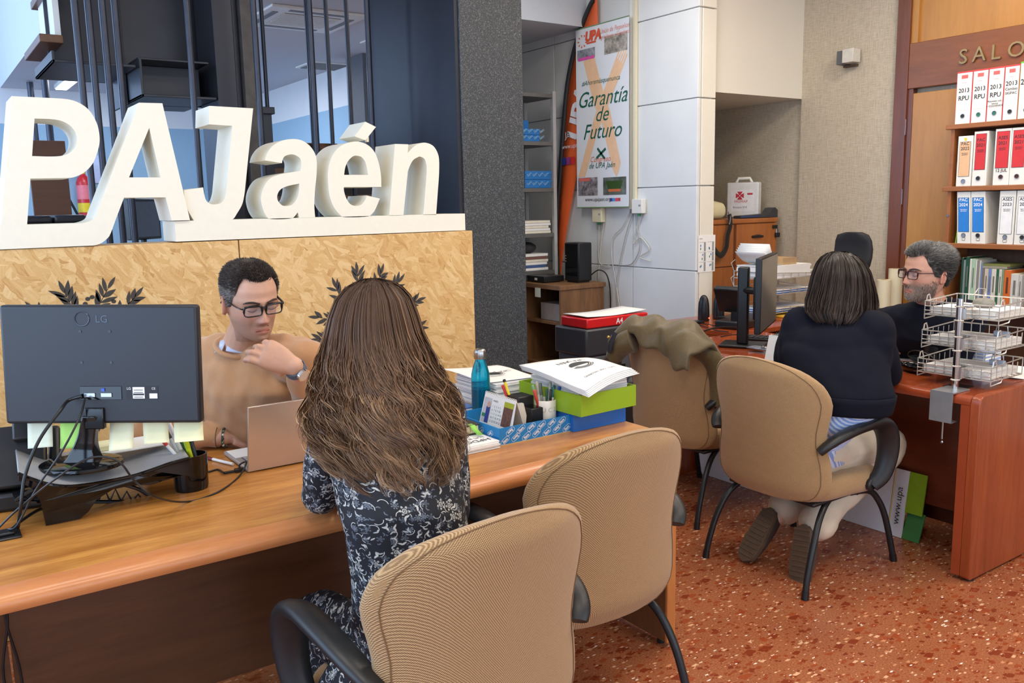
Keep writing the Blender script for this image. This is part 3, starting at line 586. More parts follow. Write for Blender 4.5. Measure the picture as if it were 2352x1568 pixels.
# neck and foot
nb=MF(-.03,-.012,-.13); base=at(196,1085,Z=.856); g=G(); ang=ax
prof=[]; 
rings=[]
for t in range(9):
    s=t/8; c=nb.lerp(Vector((base.x+.005,base.y+.06,.87)),s); wd=.021+.022*s**3; th=.011+.02*s**3; rings.append([c+Matrix.Rotation(ang,3,'Z')@Vector((wd*sx,th*sy,0)) for sx,sy in ((-1,-1),(1,-1),(1,1),(-1,1))])
g.loft(rings).build('neck',gloss_black,mo,bevel=.004)
rings=[]
for (z,s) in ((.862,.99),(.866,1),(.872,.97),(.876,.85)):
    rings.append([Vector((base.x,base.y+.05,z))+Matrix.Rotation(ang,3,'Z')@Vector((.105*s*math.cos(k*math.pi/20),.085*s*math.sin(k*math.pi/20),0)) for k in range(40)])
G().loft(rings).build('foot',gloss_black,mo)
# monitor riser: glossy black waved stand with a grey deck
rs=wthing('monitor_riser','glossy black waved monitor riser with a grey deck and a pen bay','monitor stand',(.36,2.45,ZD)); RR=Matrix.Rotation(.0,3,'Z'); RC=Vector((.36,2.47,0))
RF=lambda x,y,z:RC+RR@Vector((x,y,0))+Vector((0,0,z))
topz=lambda x:.852-.018*max(0,(x-.03)/.2)
YRF=2.325; RP_=lambda x,y,Y=YRF:at(x,y,Y=Y)
upc=[(42,1088),(70,1097),(110,1107),(160,1112),(230,1110),(300,1099),(350,1084),(395,1068),(440,1056)]
loc_=[(452,1100),(425,1096),(395,1104),(350,1118),(300,1120),(262,1128),(225,1150),(205,1180),(188,1213),(108,1216),(100,1180),(92,1150),(76,1122),(42,1104)]
up3=[RP_(x,y) for x,y in upc]; lo3=[RP_(x,y) for x,y in loc_]
pl2=[(p.x,p.z) for p in catmull(up3,4)]+[(p.x,max(ZD+.0005,p.z)) for p in lo3]
bulge=lambda x:-.045*math.exp(-((x-.235)/.085)**2)
G().prism(pl2,lambda u,v,w:Vector((u,YRF+bulge(u)*min(1,max(0,(v-ZD)/.09))+.02+w,v)),.022).build('front_rail',gloss_black,rs,smooth=40,bevel=.003)
c3=catmull(up3,4); nq=len(c3)
G().add([Vector((p.x,YRF+bulge(p.x)+.02,p.z-.001)) for p in c3]+[Vector((p.x+.012,2.50,p.z+.004)) for p in c3]+[Vector((p.x+.02,2.62,max(.85,p.z))) for p in c3],[(r*nq+i,r*nq+i+1,(r+1)*nq+i+1,(r+1)*nq+i) for r in range(2) for i in range(nq-1)]).build('deck',M('deck_grey',(150,152,156),.35,var=.06,scale=200),rs,solid=.004,smooth=60)
G().tube([Vector((p.x,YRF+bulge(p.x)+.018,p.z+.001)) for p in c3],.0045,7).build('rim',gloss_black,rs)
for x0,x1 in ((.09,.16),(.50,.57)): G().prism([(x0,ZD+.0005),(x1,ZD+.0005),(x1+.03,.846),(x0-.03,.846)],lambda u,v,w:Vector((u,2.585+w,v)),.025).build('rear_foot',gloss_black,rs,smooth=0,bevel=.003)
pb=at(441,1122,Z=ZD); prf=[(.036,ZD+.0005),(.038,ZD+.01),(.040,.835),(.041,.842),(.036,.842),(.033,.79),(.0,.79)]
G().loft([[Vector((pb.x+r*1.2*math.cos(k*math.pi/16),pb.y+r*1.0*math.sin(k*math.pi/16),z)) for k in range(32)] for r,z in prf],caps=False).build('pen_bay',gloss_black,rs,smooth=50)
YQ=2.43; DQ=lambda x,y:at(x,y,Y=YQ)
rim=catmull([DQ(36,1150),DQ(60,1133),DQ(100,1118),DQ(190,1112),DQ(260,1110),DQ(310,1120),DQ(340,1136),DQ(356,1150)],5); G().tube(rim,.005,6).build('drawer_rim',gloss_black,rs); G().tube([DQ(36,1152),DQ(356,1152)],.005,6).build('drawer_rim',gloss_black,rs)
for i in range(12):
    x=44+26*i; h=30*math.sin(math.pi*(i+.7)/12.4)+4; G().tube([DQ(x,1151),DQ(x+13,1151-h),DQ(x+26,1151)],.0028,5).build('lattice_bar',black_plastic,rs)
dq=DQ(36,1152); dq2=DQ(356,1152); G().box((dq.x,YQ,dq.z-.006),(dq2.x,2.58,dq.z-.002)).build('drawer_floor',black_plastic,rs,smooth=0)
# papers on the riser deck
for i,(x0,y0,x1,y1,dz,rot,lab) in enumerate(((-.02,.0,.18,.13,.0,.1,'loose white sheets lying on the riser deck'),(.0,.03,.09,.1,.004,.2,'pad of pale yellow notes on the riser sheets'))):
    z=topz(0)+.012+dz; th=.003 if i==0 else .012; col=paper if i==0 else M('note_yellow',(238,232,186),.7)
    q=[RF(a,b,0) for a,b in ((x0,y0),(x1,y0),(x1,y1),(x0,y1))]; g=G().add([Vector((p.x,p.y,z)) for p in q]+[Vector((p.x,p.y,z+th)) for p in q],[(3,2,1,0),(4,5,6,7),(0,1,5,4),(1,2,6,5),(2,3,7,6),(3,0,4,7)])
    tag(g.build('loose_sheets' if i==0 else 'note_pad',col,smooth=0),lab,'papers' if i==0 else 'notes')
# pens in the bay
def pen(x,y,z,tilt,az,L,body,cap,label,cat='pen',capfrac=.3,flat=1.0,name='pen',r=.0048,grp=None):
    d=Vector((math.sin(tilt)*math.cos(az),math.sin(tilt)*math.sin(az),math.cos(tilt))); o=Vector((x,y,z)); t=wthing(name,label,cat,(x,y,z),grp)
    G().tube([o,o+d*L*(1-capfrac)],r,10,flat=flat).build('barrel',body,t,smooth=50); G().tube([o+d*L*(1-capfrac),o+d*L*.985,o+d*L],[r*1.12,r*1.12,r*.7],10,flat=flat).build('cap',cap,t,smooth=50)
    return t
P_=lambda n,c,r=.35:M('pen_'+n,c,r)
lft=ax+math.pi
pen(pb.x+.0,pb.y-.015,.793,.62,lft+.2,.145,P_('white',(232,232,230)),P_('red',(200,44,40)),'white marker with a red cap in the riser pen bay')
pen(pb.x-.005,pb.y+.0,.793,.42,lft,.15,P_('clear',(190,196,196)),P_('black',(30,30,32)),'clear ballpoint pen with a black cap in the riser pen bay')
pen(pb.x-.0,pb.y+.012,.793,.36,lft-.2,.155,P_('white',(232,232,230)),P_('white2',(220,220,222)),'all-white marker in the riser pen bay',r=.0058)
pen(pb.x+.01,pb.y+.02,.793,.33,lft-.3,.165,P_('green',(26,100,64)),P_('orange',(232,122,44)),'green pen with an orange tip in the riser pen bay')
pen(pb.x+.012,pb.y-.0,.793,.2,lft+.5,.10,P_('lime',(212,226,40)),P_('lime2',(190,204,30)),'fluorescent yellow highlighter in the riser pen bay','highlighter',r=.011,flat=.6,name='highlighter')
pen(pb.x+.024,pb.y+.012,.793,.25,lft-.5,.11,P_('dkgrey',(52,58,66)),P_('dkgrey2',(44,48,56)),'dark grey stapler-like tool in the riser pen bay','stapler',r=.012,flat=.55,name='stapler')
# sticky notes hanging from the lower edge of the screen
for x0,x1,c,ln,curl,l in ((-.212,-.148,(214,216,192),.07,.02,'pale grey-yellow sticky note under the screen beside the desk phone'),(-.128,-.065,(178,226,112),.075,.006,'bright green sticky note under the screen'),(.0,.062,(226,222,186),.075,.03,'pale yellow sticky note hanging next to the monitor neck'),(.085,.15,(232,226,182),.06,.02,'pale yellow sticky note hanging over the forearm'),(.165,.24,(236,230,182),.055,.024,'curled pale yellow sticky note at the corner of the screen')):
    g=G().grid(lambda u,v:MF(x0+(x1-x0)*u+.012*v*v*(1 if curl>.01 else 0),.024-curl*.2*v-curl*v*v*1.2,-.148-ln*v+curl*.25*u*v),6,10)
    n=g.build('sticky_note',M('note_%d_%d'%(c[0],c[2]),c,.75,var=.02),solid=.0006); tag(n,l,'sticky note',"notes stuck along the monitor's lower edge")
# laptop
lt=wthing('laptop','open thin silver laptop turned towards the man','laptop',(.9,2.57,ZD)); alu=M('aluminium',(206,192,178),.36,.65,var=.02); alu2=M('aluminium_deck',(196,196,198),.4,.6,var=.02)
LX0,LX1,LY=.745,1.075,2.455
G().box((LX0,LY+.006,ZD+.002),(LX1,LY+.232,ZD+.014)).build('base',alu2,lt,bevel=.003)
G().box((LX0+.02,LY+.03,ZD+.014),(LX1-.02,LY+.12,ZD+.0155)).build('keyboard',M('key_dark',(90,92,98),.5),lt,smooth=0)
for r_ in range(4):
    for k in range(12): G().box((LX0+.024+k*.0238,LY+.034+r_*.021,ZD+.0155),(LX0+.044+k*.0238,LY+.051+r_*.021,ZD+.017)).build('key',M('key_cap',(176,178,182),.5),lt,smooth=0)
G().box((LX0+.11,LY+.135,ZD+.014),(LX1-.11,LY+.215,ZD+.0146)).build('touchpad',M('touchpad',(206,206,208),.3),lt,smooth=0); G().box((LX0+.006,LY+.13,ZD+.014),(LX0+.10,LY+.225,ZD+.0147)).build('palm_sticker',paper,lt,smooth=0)
RL=Matrix.Rotation(math.radians(12),3,'X'); G().box((LX0,LY-.004,ZD+.004),(LX1,LY+.003,ZD+.212),R=RL,c=(LX0,LY,ZD+.006)).build('lid',alu,lt,bevel=.002)
G().box((LX0+.006,LY+.003,ZD+.012),(LX1-.006,LY+.0038,ZD+.206),R=RL,c=(LX0,LY,ZD+.006)).build('screen',M('laptop_screen',(150,170,200),.2),lt,smooth=0)
G().cyl((LX0+.03,LY+.003,ZD+.007),(LX1-.03,LY+.003,ZD+.007),.005,10).build('hinge',M('hinge_dark',(70,70,74),.4,.5),lt)
pg=wthing('power_plug','black power plug at the side of the laptop','plug',(LX0-.03,LY+.03,ZD)); G().box((LX0-.03,LY+.02,ZD+.002),(LX0-.002,LY+.035,ZD+.012)).build('body',black_plastic,pg,bevel=.002); G().cyl((LX0-.06,LY+.0275,ZD+.006),(LX0-.03,LY+.0275,ZD+.006),.004).build('strain_relief',black_plastic,pg)
tp=at(520,1040,Z=ZD+.006); pen(LX0-.012,LY+.10,ZD+.006,math.pi/2,math.pi/2+.35,.14,P_('white',(232,232,230)),P_('maroon',(120,30,36)),'white marker with a dark red cap lying beside the laptop')
# cables
def cable(pts,r,label,name='cable',mat=None,n=7,cat='cable',group=None):
    return tag(G().tube(catmull(pts,n),r,7).build(name,mat or black_plastic,smooth=60),label,cat,group)
gz=ZD+.015; gx,gy=gp.x,gp.y
cable([MF(-.045,-.03,-.078),MF(-.075,-.035,-.088),at(140,940,D=2.12),at(90,1010,D=2.08),at(58,1090,D=2.06),at(48,1160,D=2.05),(gx+.03,gy,gz)],.0042,'thick black video cable from the monitor ports down into the grommet')
cable([MF(-.035,-.03,-.082),at(182,960,D=2.12),at(140,1040,D=2.07),at(85,1120,D=2.06),at(40,1205,D=2.06),(gx+.01,gy+.005,gz)],.0026,'thin black cable hanging from the monitor beside the video cable')
cable([(gx-.02,gy,gz),at(40,1170,D=2.06),at(120,1105,D=2.0),at(205,1052,D=2.02),at(270,1058,D=2.03),at(310,1105,D=2.06),at(360,1142,D=2.1),at(430,1152,Z=ZD+.004),at(500,1130,Z=ZD+.003),at(548,1095,Z=ZD+.003),(LX0+.002,LY+.012,ZD+.03),(LX0-.012,LY+.03,ZD+.022),(LX0-.015,LY+.0275,ZD+.01)],.0026,'black power cord looping across the desk to the laptop')
cable([(LX0-.06,LY+.0275,ZD+.006),at(500,1078,Z=ZD+.004),at(480,1083,Z=ZD+.004),at(440,1090,Z=ZD+.004)],.003,'short black lead running from the plug behind the riser')
cable([(gx+.02,gy+.005,gz),at(50,1195,Z=ZD+.02),at(90,1170,Z=ZD+.02),at(130,1160,Z=ZD+.004)],.004,'short black cable from the grommet under the riser')
for i,x in enumerate((4,22)):
    q=at(x,1425,Y=2.3); cable([(q.x,2.3,.695),(q.x+.012-.02*i,2.3,.55),(q.x-.01+.02*i,2.31,.4),(q.x+.01,2.31,.2),(q.x,2.3,.004)],.0032,'dark cable hanging under the front desk by the pedestal',group='cables under the front desk')
# desk phone at the left edge
q=at(38,1055,D=2.3); ph=wthing('desk_phone','black office desk phone with tilted display beside the monitor','telephone',(q.x,q.y,ZD)); RP=Matrix.Rotation(ax+.35,3,'Z')
PF=lambda x,y,z:Vector((q.x,q.y,ZD))+RP@Vector((x,y,z))
def pbox(g,a,b,tilt=0):
    T=Matrix.Rotation(tilt,3,'X'); c=Vector(((a[0]+b[0])/2,(a[1]+b[1])/2,(a[2]+b[2])/2)); x0,y0,z0=a;x1,y1,z1=b
    g.add([PF(*(c+T@(Vector(p)-c))) for p in ((x0,y0,z0),(x1,y0,z0),(x1,y1,z0),(x0,y1,z0),(x0,y0,z1),(x1,y0,z1),(x1,y1,z1),(x0,y1,z1))],[(3,2,1,0),(4,5,6,7),(0,1,5,4),(1,2,6,5),(2,3,7,6),(3,0,4,7)]); return g
pbox(G(),(-.09,-.03,.045),(.075,.0,.215),-.55).build('body',black_plastic,ph,bevel=.008); pbox(G(),(-.08,-.075,.0),(.065,.06,.05)).build('foot',black_plastic,ph,bevel=.01); pbox(G(),(.0,-.02,.165),(.055,.03,.235),-.45).build('display',black_plastic,ph,bevel=.006); pbox(G(),(.075,-.01,.02),(.105,.03,.2),-.6).build('handset',black_plastic,ph,bevel=.01)
q=at(10,1110,D=2.3); bb=wthing('blue_box','dark blue carton with a white and red mark under the desk phone','box',(q.x-.06,q.y-.02,ZD)); G().box((q.x-.2,q.y-.06,ZD),(q.x+.045,q.y+.02,ZD+.05)).build('carton',M('navy_card',(40,62,118),.6),bb,smooth=0,bevel=.002); G().box((q.x-.1,q.y-.061,ZD+.012),(q.x+.01,q.y-.0605,ZD+.024)).build('print',M('print_red',(206,70,80),.6),bb,smooth=0)
# ================================================================ right end of the front desk: trays, papers, bottle
sam=M('carton_blue',(24,128,196),.5,var=.03); kin=M('carton_inside',(196,176,142),.8)
TX0,TX1,TY0,TY1,TH=1.482,1.778,2.222,2.50,.058
tr_=wthing('carton_tray','low bright blue carton lid printed with white lettering, holding desk tools','carton',((TX0+TX1)/2,(TY0+TY1)/2,ZD))
G().box((TX0,TY0,ZD),(TX1,TY1,ZD+.003)).build('floor',kin,tr_,smooth=0)
for a,b in (((TX0,TY0,ZD+.003),(TX1,TY0+.003,ZD+TH)),((TX0,TY1-.003,ZD+.003),(TX1,TY1,ZD+TH)),((TX0,TY0+.003,ZD+.003),(TX0+.003,TY1-.003,ZD+TH)),((TX1-.003,TY0+.003,ZD+.003),(TX1,TY1-.003,ZD+TH))): G().box(a,b).build('wall',sam,tr_,smooth=0)
def pill(fn,u,v,rot,parent,mat,L=.020,r=.0085):
    pts=[(L/2+r*math.cos(a),r*math.sin(a)) for a in [math.radians(-90+i*22.5) for i in range(9)]]+[(-L/2+r*math.cos(a),r*math.sin(a)) for a in [math.radians(90+i*22.5) for i in range(9)]]
    ins=[(x*.95,y*.86) for x,y in pts]; c,s=math.cos(rot),math.sin(rot); T=lambda p:fn(u+p[0]*c-p[1]*s,v+p[0]*s+p[1]*c,.0006)
    n=len(pts); G().add([T(p) for p in pts]+[T(p) for p in ins],[(i,(i+1)%n,n+(i+1)%n,n+i) for i in range(n)]).build('print_outline',mat,parent,smooth=0,fix=False)
    o=text('print_text','Sam',.0135,mat,lambda a,b,w:fn(u+a*c-(b-.0045)*s,v+a*s+(b-.0045)*c,w),parent,0,0,.0007,'CENTER',off=.0004)
wht=M('print_white',(240,244,248),.5)
fF=frame((TX0,TY0,ZD),(1,0,0),(0,0,1)); fL=frame((TX0,TY1,ZD),(0,-1,0),(0,0,1))
for i in range(7): pill(fF,.022+i*.042,.016+.004*(i%2),.55+(math.pi if i%2 else 0),tr_,wht); 
for i in range(6): pill(fF,.043+i*.042,.043,.55+(0 if i%2 else math.pi),tr_,wht)
for i in range(4): pill(fL,.06+i*.055,.03,.55+(math.pi if i%2 else 0),tr_,wht)
# desk calendar (tent)
cl_=wthing('desk_calendar','white spiral-bound desk calendar with photos, standing in the carton tray','calendar',(1.575,2.35,ZD))
cf=[(1.545,2.43),(1.545,2.245)]; zb=ZD+.004; zt=.872
A,B=Vector((1.540,2.44,zb)),Vector((1.540,2.245,zb)); T0,T1=Vector((1.572,2.435,zt)),Vector((1.572,2.25,zt)); C0,C1=Vector((1.612,2.44,zb)),Vector((1.612,2.25,zb))
G().add([A,B,T1,T0],[(0,1,2,3)]).build('front_page',paper,cl_,solid=.001,smooth=0); G().add([C0,C1,T1,T0],[(0,1,2,3)]).build('back_board',M('board_pink',(226,214,206),.7),cl_,solid=.0015,smooth=0)
fC=frame(A,B-A,T0-A)
quad(G(),fC,.006,.03,.05,.115,.0016).build('photo_block',M('cal_grey',(190,192,200),.6),cl_,smooth=0); quad(G(),fC,.026,.03,.048,.085,.002).build('photo_figure',M('cal_blue',(38,62,140),.6),cl_,smooth=0); G().add([fC(.037+.009*math.cos(k*.524),.093+.011*math.sin(k*.524),.0022) for k in range(12)],[tuple(range(12))]).build('photo_figure',M('cal_skin',(200,160,140),.6),cl_,smooth=0); quad(G(),fC,.006,.048,.026,.06,.0021).build('photo_badge',M('cal_green',(40,130,90),.6),cl_,smooth=0)
quad(G(),fC,.125,.035,.178,.105,.0016).build('photo_block',M('cal_brown',(92,64,56),.6,var=.5,scale=90),cl_,smooth=0); quad(G(),fC,.125,.1,.178,.118,.002).build('photo_block',M('cal_lime',(168,176,50),.6),cl_,smooth=0)
text('month','MARZO',.008,ink,fC,cl_,.058,.107,.0018)
text('days',' 1  2  3  4  5\n 6  7  8  9 10\n11 12 13 14 15\n16 17 18 19 20\n21 22 23 24 25',.0105,M('cal_ink',(120,122,130),.6),fC,cl_,.056,.088,.0018,line=1.2)
for i in range(18): G().tube([T0.lerp(T1,(i+.5)/18)+Vector((.004*math.cos(a),0,.004*math.sin(a))) for a in [k*math.pi/4 for k in range(8)]],.0008,4,closed=True).build('spiral_loop',white_plastic,cl_)
# black desk organiser, stapler strip
og=wthing('pen_block','black stepped plastic pen block in the carton tray','organiser',(1.668,2.345,ZD+.003))
G().box((1.635,2.33,ZD+.004),(1.70,2.40,ZD+.118)).build('tall_cell',black_plastic,og,bevel=.003); G().box((1.645,2.27,ZD+.004),(1.695,2.329,ZD+.088)).build('low_cell',black_plastic,og,bevel=.003); G().box((1.652,2.275,ZD+.0885),(1.688,2.322,ZD+.0892)).build('cell_mouth',gloss_black,og,smooth=0)
stp=wthing('white_dispenser','white and clear correction-tape dispenser beside the black pen block','dispenser',(1.622,2.3,ZD+.003)); g=G().prism([(0,0),(.02,0),(.022,.06),(.016,.1),(.002,.108),(-.006,.07)],lambda u,v,w:Vector((1.617+u*.2,2.27+u*2.2+w,ZD+.004+v)),.012); g.build('shell',white_plastic,stp,smooth=40,bevel=.002); G().box((1.615,2.262,ZD+.004),(1.628,2.33,ZD+.02)).build('foot',black_plastic,stp,smooth=0); 
pen(1.645,2.39,ZD+.1,.3,2.6,.075,P_('yellow',(236,208,50)),P_('dk',(40,40,44)),'yellow pencil standing in the black pen block',name='pencil',cat='pencil',capfrac=.12)
pen(1.64,2.40,ZD+.1,.35,2.9,.055,P_('redp',(196,60,60)),P_('redp',(196,60,60)),'short red pen in the black pen block')
# pen cup
cx,cy=1.735,2.312; cup=wthing('pen_cup','plain white ceramic mug full of pens in the carton tray','mug',(cx,cy,ZD+.003))
G().lathe([(.032,0),(.036,.003),(.0375,.096),(.036,.0985),(.0345,.096),(.033,.006),(.0,.006)],(cx,cy,ZD+.004),32).build('mug',M('mug_white',(238,232,222),.3,var=.02),cup)
text('mug_print','. U C Z',.022,M('mug_grey',(196,190,184),.4),lambda u,v,w:Vector((cx+(.0378)*math.sin((u)/.0375-.35),cy-(.0378)*math.cos(u/.0375-.35),ZD+.064+v)),cup,0,0,0,'CENTER')
pc=[((190,64,48),(196,70,52),.38,3.3,.14,'brick-red pen'),((190,206,190),(110,150,112),.28,2.8,.15,'pale green translucent pen'),((206,200,190),(168,160,148),.15,2.2,.155,'beige ballpoint pen'),((214,150,90),(30,30,32),.12,-1.2,.13,'orange pen with a black grip'),((60,110,80),(44,90,66),.1,.6,.125,'dark green pen'),((200,204,196),(150,160,150),.14,.2,.15,'clear plastic pen'),((236,238,238),(20,110,96),.2,-.3,.14,'white pen with a teal cap'),((50,120,200),(40,100,180),.38,-.4,.14,'bright blue pen'),((30,40,70),(30,40,70),.26,.3,.13,'navy pen'),((170,180,176),(90,100,96),.3,1.3,.145,'grey-green pencil')]
for i,(c1,c2,tl_,az,L,nm) in enumerate(pc): pen(cx+.012*math.cos(az),cy+.012*math.sin(az),ZD+.012,tl_*.8,az,L*.98,P_('c%d'%i,c1),P_('d%d'%i,c2),nm+' standing in the white mug')
# notebook and folded papers by the woman's arm
nbk=wthing('notebook','thick black-covered notebook with cream pages and a green ribbon','notebook',(1.43,2.36,ZD+.025)); 
G().box((1.37,2.315,ZD+.0255),(1.468,2.45,ZD+.03)).build('cover',M('black_cover',(42,40,40),.5),nbk,bevel=.001); G().box((1.372,2.318,ZD+.0305),(1.464,2.448,ZD+.054)).build('page_block',M('cream_pages',(222,206,168),.8,var=.06,scale=300),nbk,smooth=0); G().box((1.37,2.315,ZD+.0545),(1.468,2.45,ZD+.059)).build('cover',M('black_cover',(42,40,40),.5),nbk,bevel=.001)
G().add([(1.425,2.33,ZD+.0595),(1.445,2.33,ZD+.0595),(1.448,2.312,ZD+.058),(1.452,2.304,ZD+.045),(1.462,2.285,ZD+.03),(1.442,2.285,ZD+.03),(1.432,2.304,ZD+.045),(1.428,2.312,ZD+.058)],[(0,1,2,7),(7,2,3,6),(6,3,4,5)]).build('ribbon',M('ribbon_green',(142,206,84),.6),nbk,solid=.0008)
fp=wthing('flyer_stack','pile of folded white printed flyers under the notebook','papers',(1.41,2.31,ZD))
for i in range(5):
    o_=.004*i; G().box((1.335+o_*.3,2.205+.003*math.sin(i*2),ZD+.001+i*.0048),(1.473-.004*(i%2),2.44,ZD+.0055+i*.0048)).build('flyer',paper,fp,smooth=0)
fT=frame((1.468,2.30,ZD+.0255),(-1,0,0),(0,-1,0)); text('print','HPDO.',.034,M('print_dark',(60,60,64),.6),fT,fp,.008,.045,.0005); text('print','LUIS R.',.02,M('print_dark',(60,60,64),.6),fT,fp,.012,.018,.0005)
lf=wthing('leaflet_stack','blue and orange printed leaflets beyond the bottle','papers',(1.6,2.71,ZD))
for i in range(4): G().box((1.5-.004*i,2.645+.004*i,ZD+.001+i*.006),(1.66+.002*i,2.82-.004*i,ZD+.006+i*.006)).build('leaflet',M('leaf_blue',(70,120,196),.4,var=.35,scale=14) if i==3 else paper,lf,smooth=0)
# water bottle
bp=at(1106,956,Z=ZD); bo=wthing('water_bottle','turquoise see-through water bottle with a steel screw cap','bottle',(bp.x,bp.y,ZD))
bl=N('bottle_blue'); bl.set(col=c255((20,160,196)),rough=.08,trans=.82,ior=1.35); 
G().lathe([(.0,0),(.030,0),(.034,.004),(.0345,.02),(.0345,.14),(.033,.16),(.027,.185),(.02,.204),(.0175,.213),(.0175,.224),(.0,.224)],(bp.x,bp.y,ZD+.0005),36).build('body',bl.m,bo)
G().lathe([(.0,.004),(.028,.004),(.0315,.01),(.0315,.105),(.0,.105)],(bp.x,bp.y,ZD),30).build('water',N('water_blue').set(col=c255((8,120,170)),rough=.05,trans=.5,ior=1.33).m,bo)
cap=[(.0,.222),(.021,.222),(.0215,.226)]
rings=[]
for z,rr_ in ((.215,.0212),(.219,.0222),(.238,.0222),(.246,.0205),(.250,.017),(.2515,.012)):
    rings.append([Vector((bp.x+rr_*(1+.03*math.cos(8*k*math.pi/24))*math.cos(k*math.pi/24),bp.y+rr_*(1+.03*math.cos(8*k*math.pi/24))*math.sin(k*math.pi/24),ZD+z)) for k in range(48)])
G().loft(rings).build('cap',steel,bo); text('print','AI',.03,M('print_navy',(14,50,86),.5),lambda u,v,w:Vector((bp.x+.0349*math.sin(u/.0345+.35),bp.y-.0349*math.cos(u/.0345+.35),ZD+.035+v)),bo,0,0,0)
# magazine pile behind
mg=wthing('magazine_pile','tall pile of white newsletters with a dark round logo behind the bottle','papers',(1.78,2.68,ZD))
for i in range(22):
    dx=rnd.uniform(-.006,.006); dy=rnd.uniform(-.005,.005); G().box((1.70+dx,2.565+dy,ZD+.0008+i*.0052),(1.90+dx,2.845+dy,ZD+.0048+i*.0052)).build('newsletter',paper if i%3 else M('paper_shade',(206,208,214),.7),mg,smooth=0)
zt=ZD+.0008+22*.0052
def warped(g,c,z,f): g.grid(lambda u,v:(lambda p:Vector((p.x,p.y,p.z+f(u,v))))(c[0].lerp(c[1],u).lerp(c[3].lerp(c[2],u),v)),12,12); return g
cc=[Vector((1.66,2.90,zt+.004)),Vector((1.91,2.87,zt+.004)),Vector((1.905,2.575,zt+.004)),Vector((1.695,2.60,zt+.004))]
top=warped(G(),cc,0,lambda u,v:.012*(1-u)**2*(1-v)+.003*math.sin(6*v)); top.build('cover_sheet',paper,mg,solid=.0012)
def logo(fn,parent,u,v,s,rot=0,flip=1):
    m=M('print_black',(48,50,54),.6); c,sn=math.cos(rot),math.sin(rot); T=lambda a,b:fn(u+(a*c-b*sn)*s,v+(a*sn+b*c)*s,.0012)
    e=[(math.cos(k*math.pi/16),.62*math.sin(k*math.pi/16)) for k in range(0,17)]; G().add([T(a,b) for a,b in e]+[T(-.3,.1),T(.2,-.25)],[tuple(range(17))]).build('logo_disc',m,parent,smooth=0)
    for r0,r1 in ((.62,.72),(.82,.92),(1.02,1.1)):
        pts=[];n=14
        for k in range(n+1): a=math.radians(200+150*k/n); pts.append((a,))
        g=G(); g.add([T(r0*math.cos(a[0]),.62*r0*math.sin(a[0])) for a in pts]+[T(r1*math.cos(a[0]),.62*r1*math.sin(a[0])) for a in pts],[(k,k+1,n+2+k,n+1+k) for k in range(n)]); g.build('logo_arc',m,parent,smooth=0)
fm1=frame((1.90,2.57,zt+.0075),(-1,0,0),(0,-1,0)); logo(lambda u,v,w:fm1(u,-v,w),mg,.12,.14,.05,.2)
text('print','UPA JAEN',.03,M('print_dark',(60,60,64),.6),frame((1.88,2.74,zt+.0078),(-1,0,0),(0,-1,0)),mg,0,.0,.001)
# plastic letter trays
blue_t=M('tray_blue',(32,104,188),.3,var=.03)
def ltray(nm,label,mat,x0,x1,y0,y1,z0,z1,rz):
    c=Vector(((x0+x1)/2,(y0+y1)/2,z0)); t=wthing(nm,label,'letter tray',c); R=Matrix.Rotation(rz,3,'Z'); th=.004
    G().box((x0,y0,z0),(x1,y1,z0+th),R=R,c=c).build('floor',mat,t,smooth=0)
    for a,b in (((x0,y0,z0+th),(x0+th,y1,z1)),((x1-th,y0,z0+th),(x1,y1,z1)),((x0+th,y0,z0+th),(x1-th,y0+th,z1)),((x0+th,y1-th,z0+th),(x1-th,y1,z1))): G().box(a,b,R=R,c=c).build('wall',mat,t,smooth=0)
    return t,R,c
ltray('blue_letter_tray','glossy blue letter tray, lower one of the pair on the desk end',blue_t,1.772,2.008,2.205,2.53,ZD+.001,ZD+.06,0)
gt=N('tray_green'); gt.set(col=c255((158,196,44)),rough=.3,trans=.2)
ltray('green_letter_tray','translucent lime green letter tray set askew on the blue tray',gt.m,1.762,2.018,2.165,2.50,ZD+.062,ZD+.135,.04)
pg_=wthing('newsletter_pile','thick bent pile of white newsletters heaped in the green tray','papers',(1.88,2.3,ZD+.07))
for i in range(11): 
    dx=rnd.uniform(-.005,.005); G().box((1.782+dx,2.19,ZD+.068+i*.0085),(1.998+dx,2.46+rnd.uniform(-.01,.01),ZD+.0755+i*.0085)).build('newsletter',paper if i%2 else M('paper_shade',(206,208,214),.7),pg_,smooth=0)
for j in range(5):
    z0=ZD+.164+.0045*j; q=[Vector((1.73-.003*j,2.44,z0+.022)),Vector((2.0+.003*j,2.425,z0+.016)),Vector((2.045-.005*j,2.175+.004*j,z0+.012)),Vector((1.765,2.115+.004*j,z0-.022))]
    warped(G(),q,0,lambda u,v:.012*math.sin(math.pi*u)*(.4+.6*v)+.004*math.sin(5*v)).build('bent_newsletter',paper,pg_,solid=.002)
z0=ZD+.164+.0045*4; q=[Vector((1.73-.012,2.44,z0+.022)),Vector((2.0+.012,2.425,z0+.016)),Vector((2.045-.02,2.175+.016,z0+.012)),Vector((1.765,2.115+.016,z0-.022))]
def fS(a,b,w):  # a from right edge, b downwards, metres on the top sheet
    u=1-a/.27; v=b/.29; p=q[0].lerp(q[1],u).lerp(q[3].lerp(q[2],u),v); return Vector((p.x,p.y,p.z+.012*math.sin(math.pi*u)*(.4+.6*v)+.004*math.sin(5*v)+.0015+w))
logo(lambda u,v,w:fS(u,v,w),pg_,.12,.13,.052,math.pi+.15)
pd=M('print_dark',(60,60,64),.6)
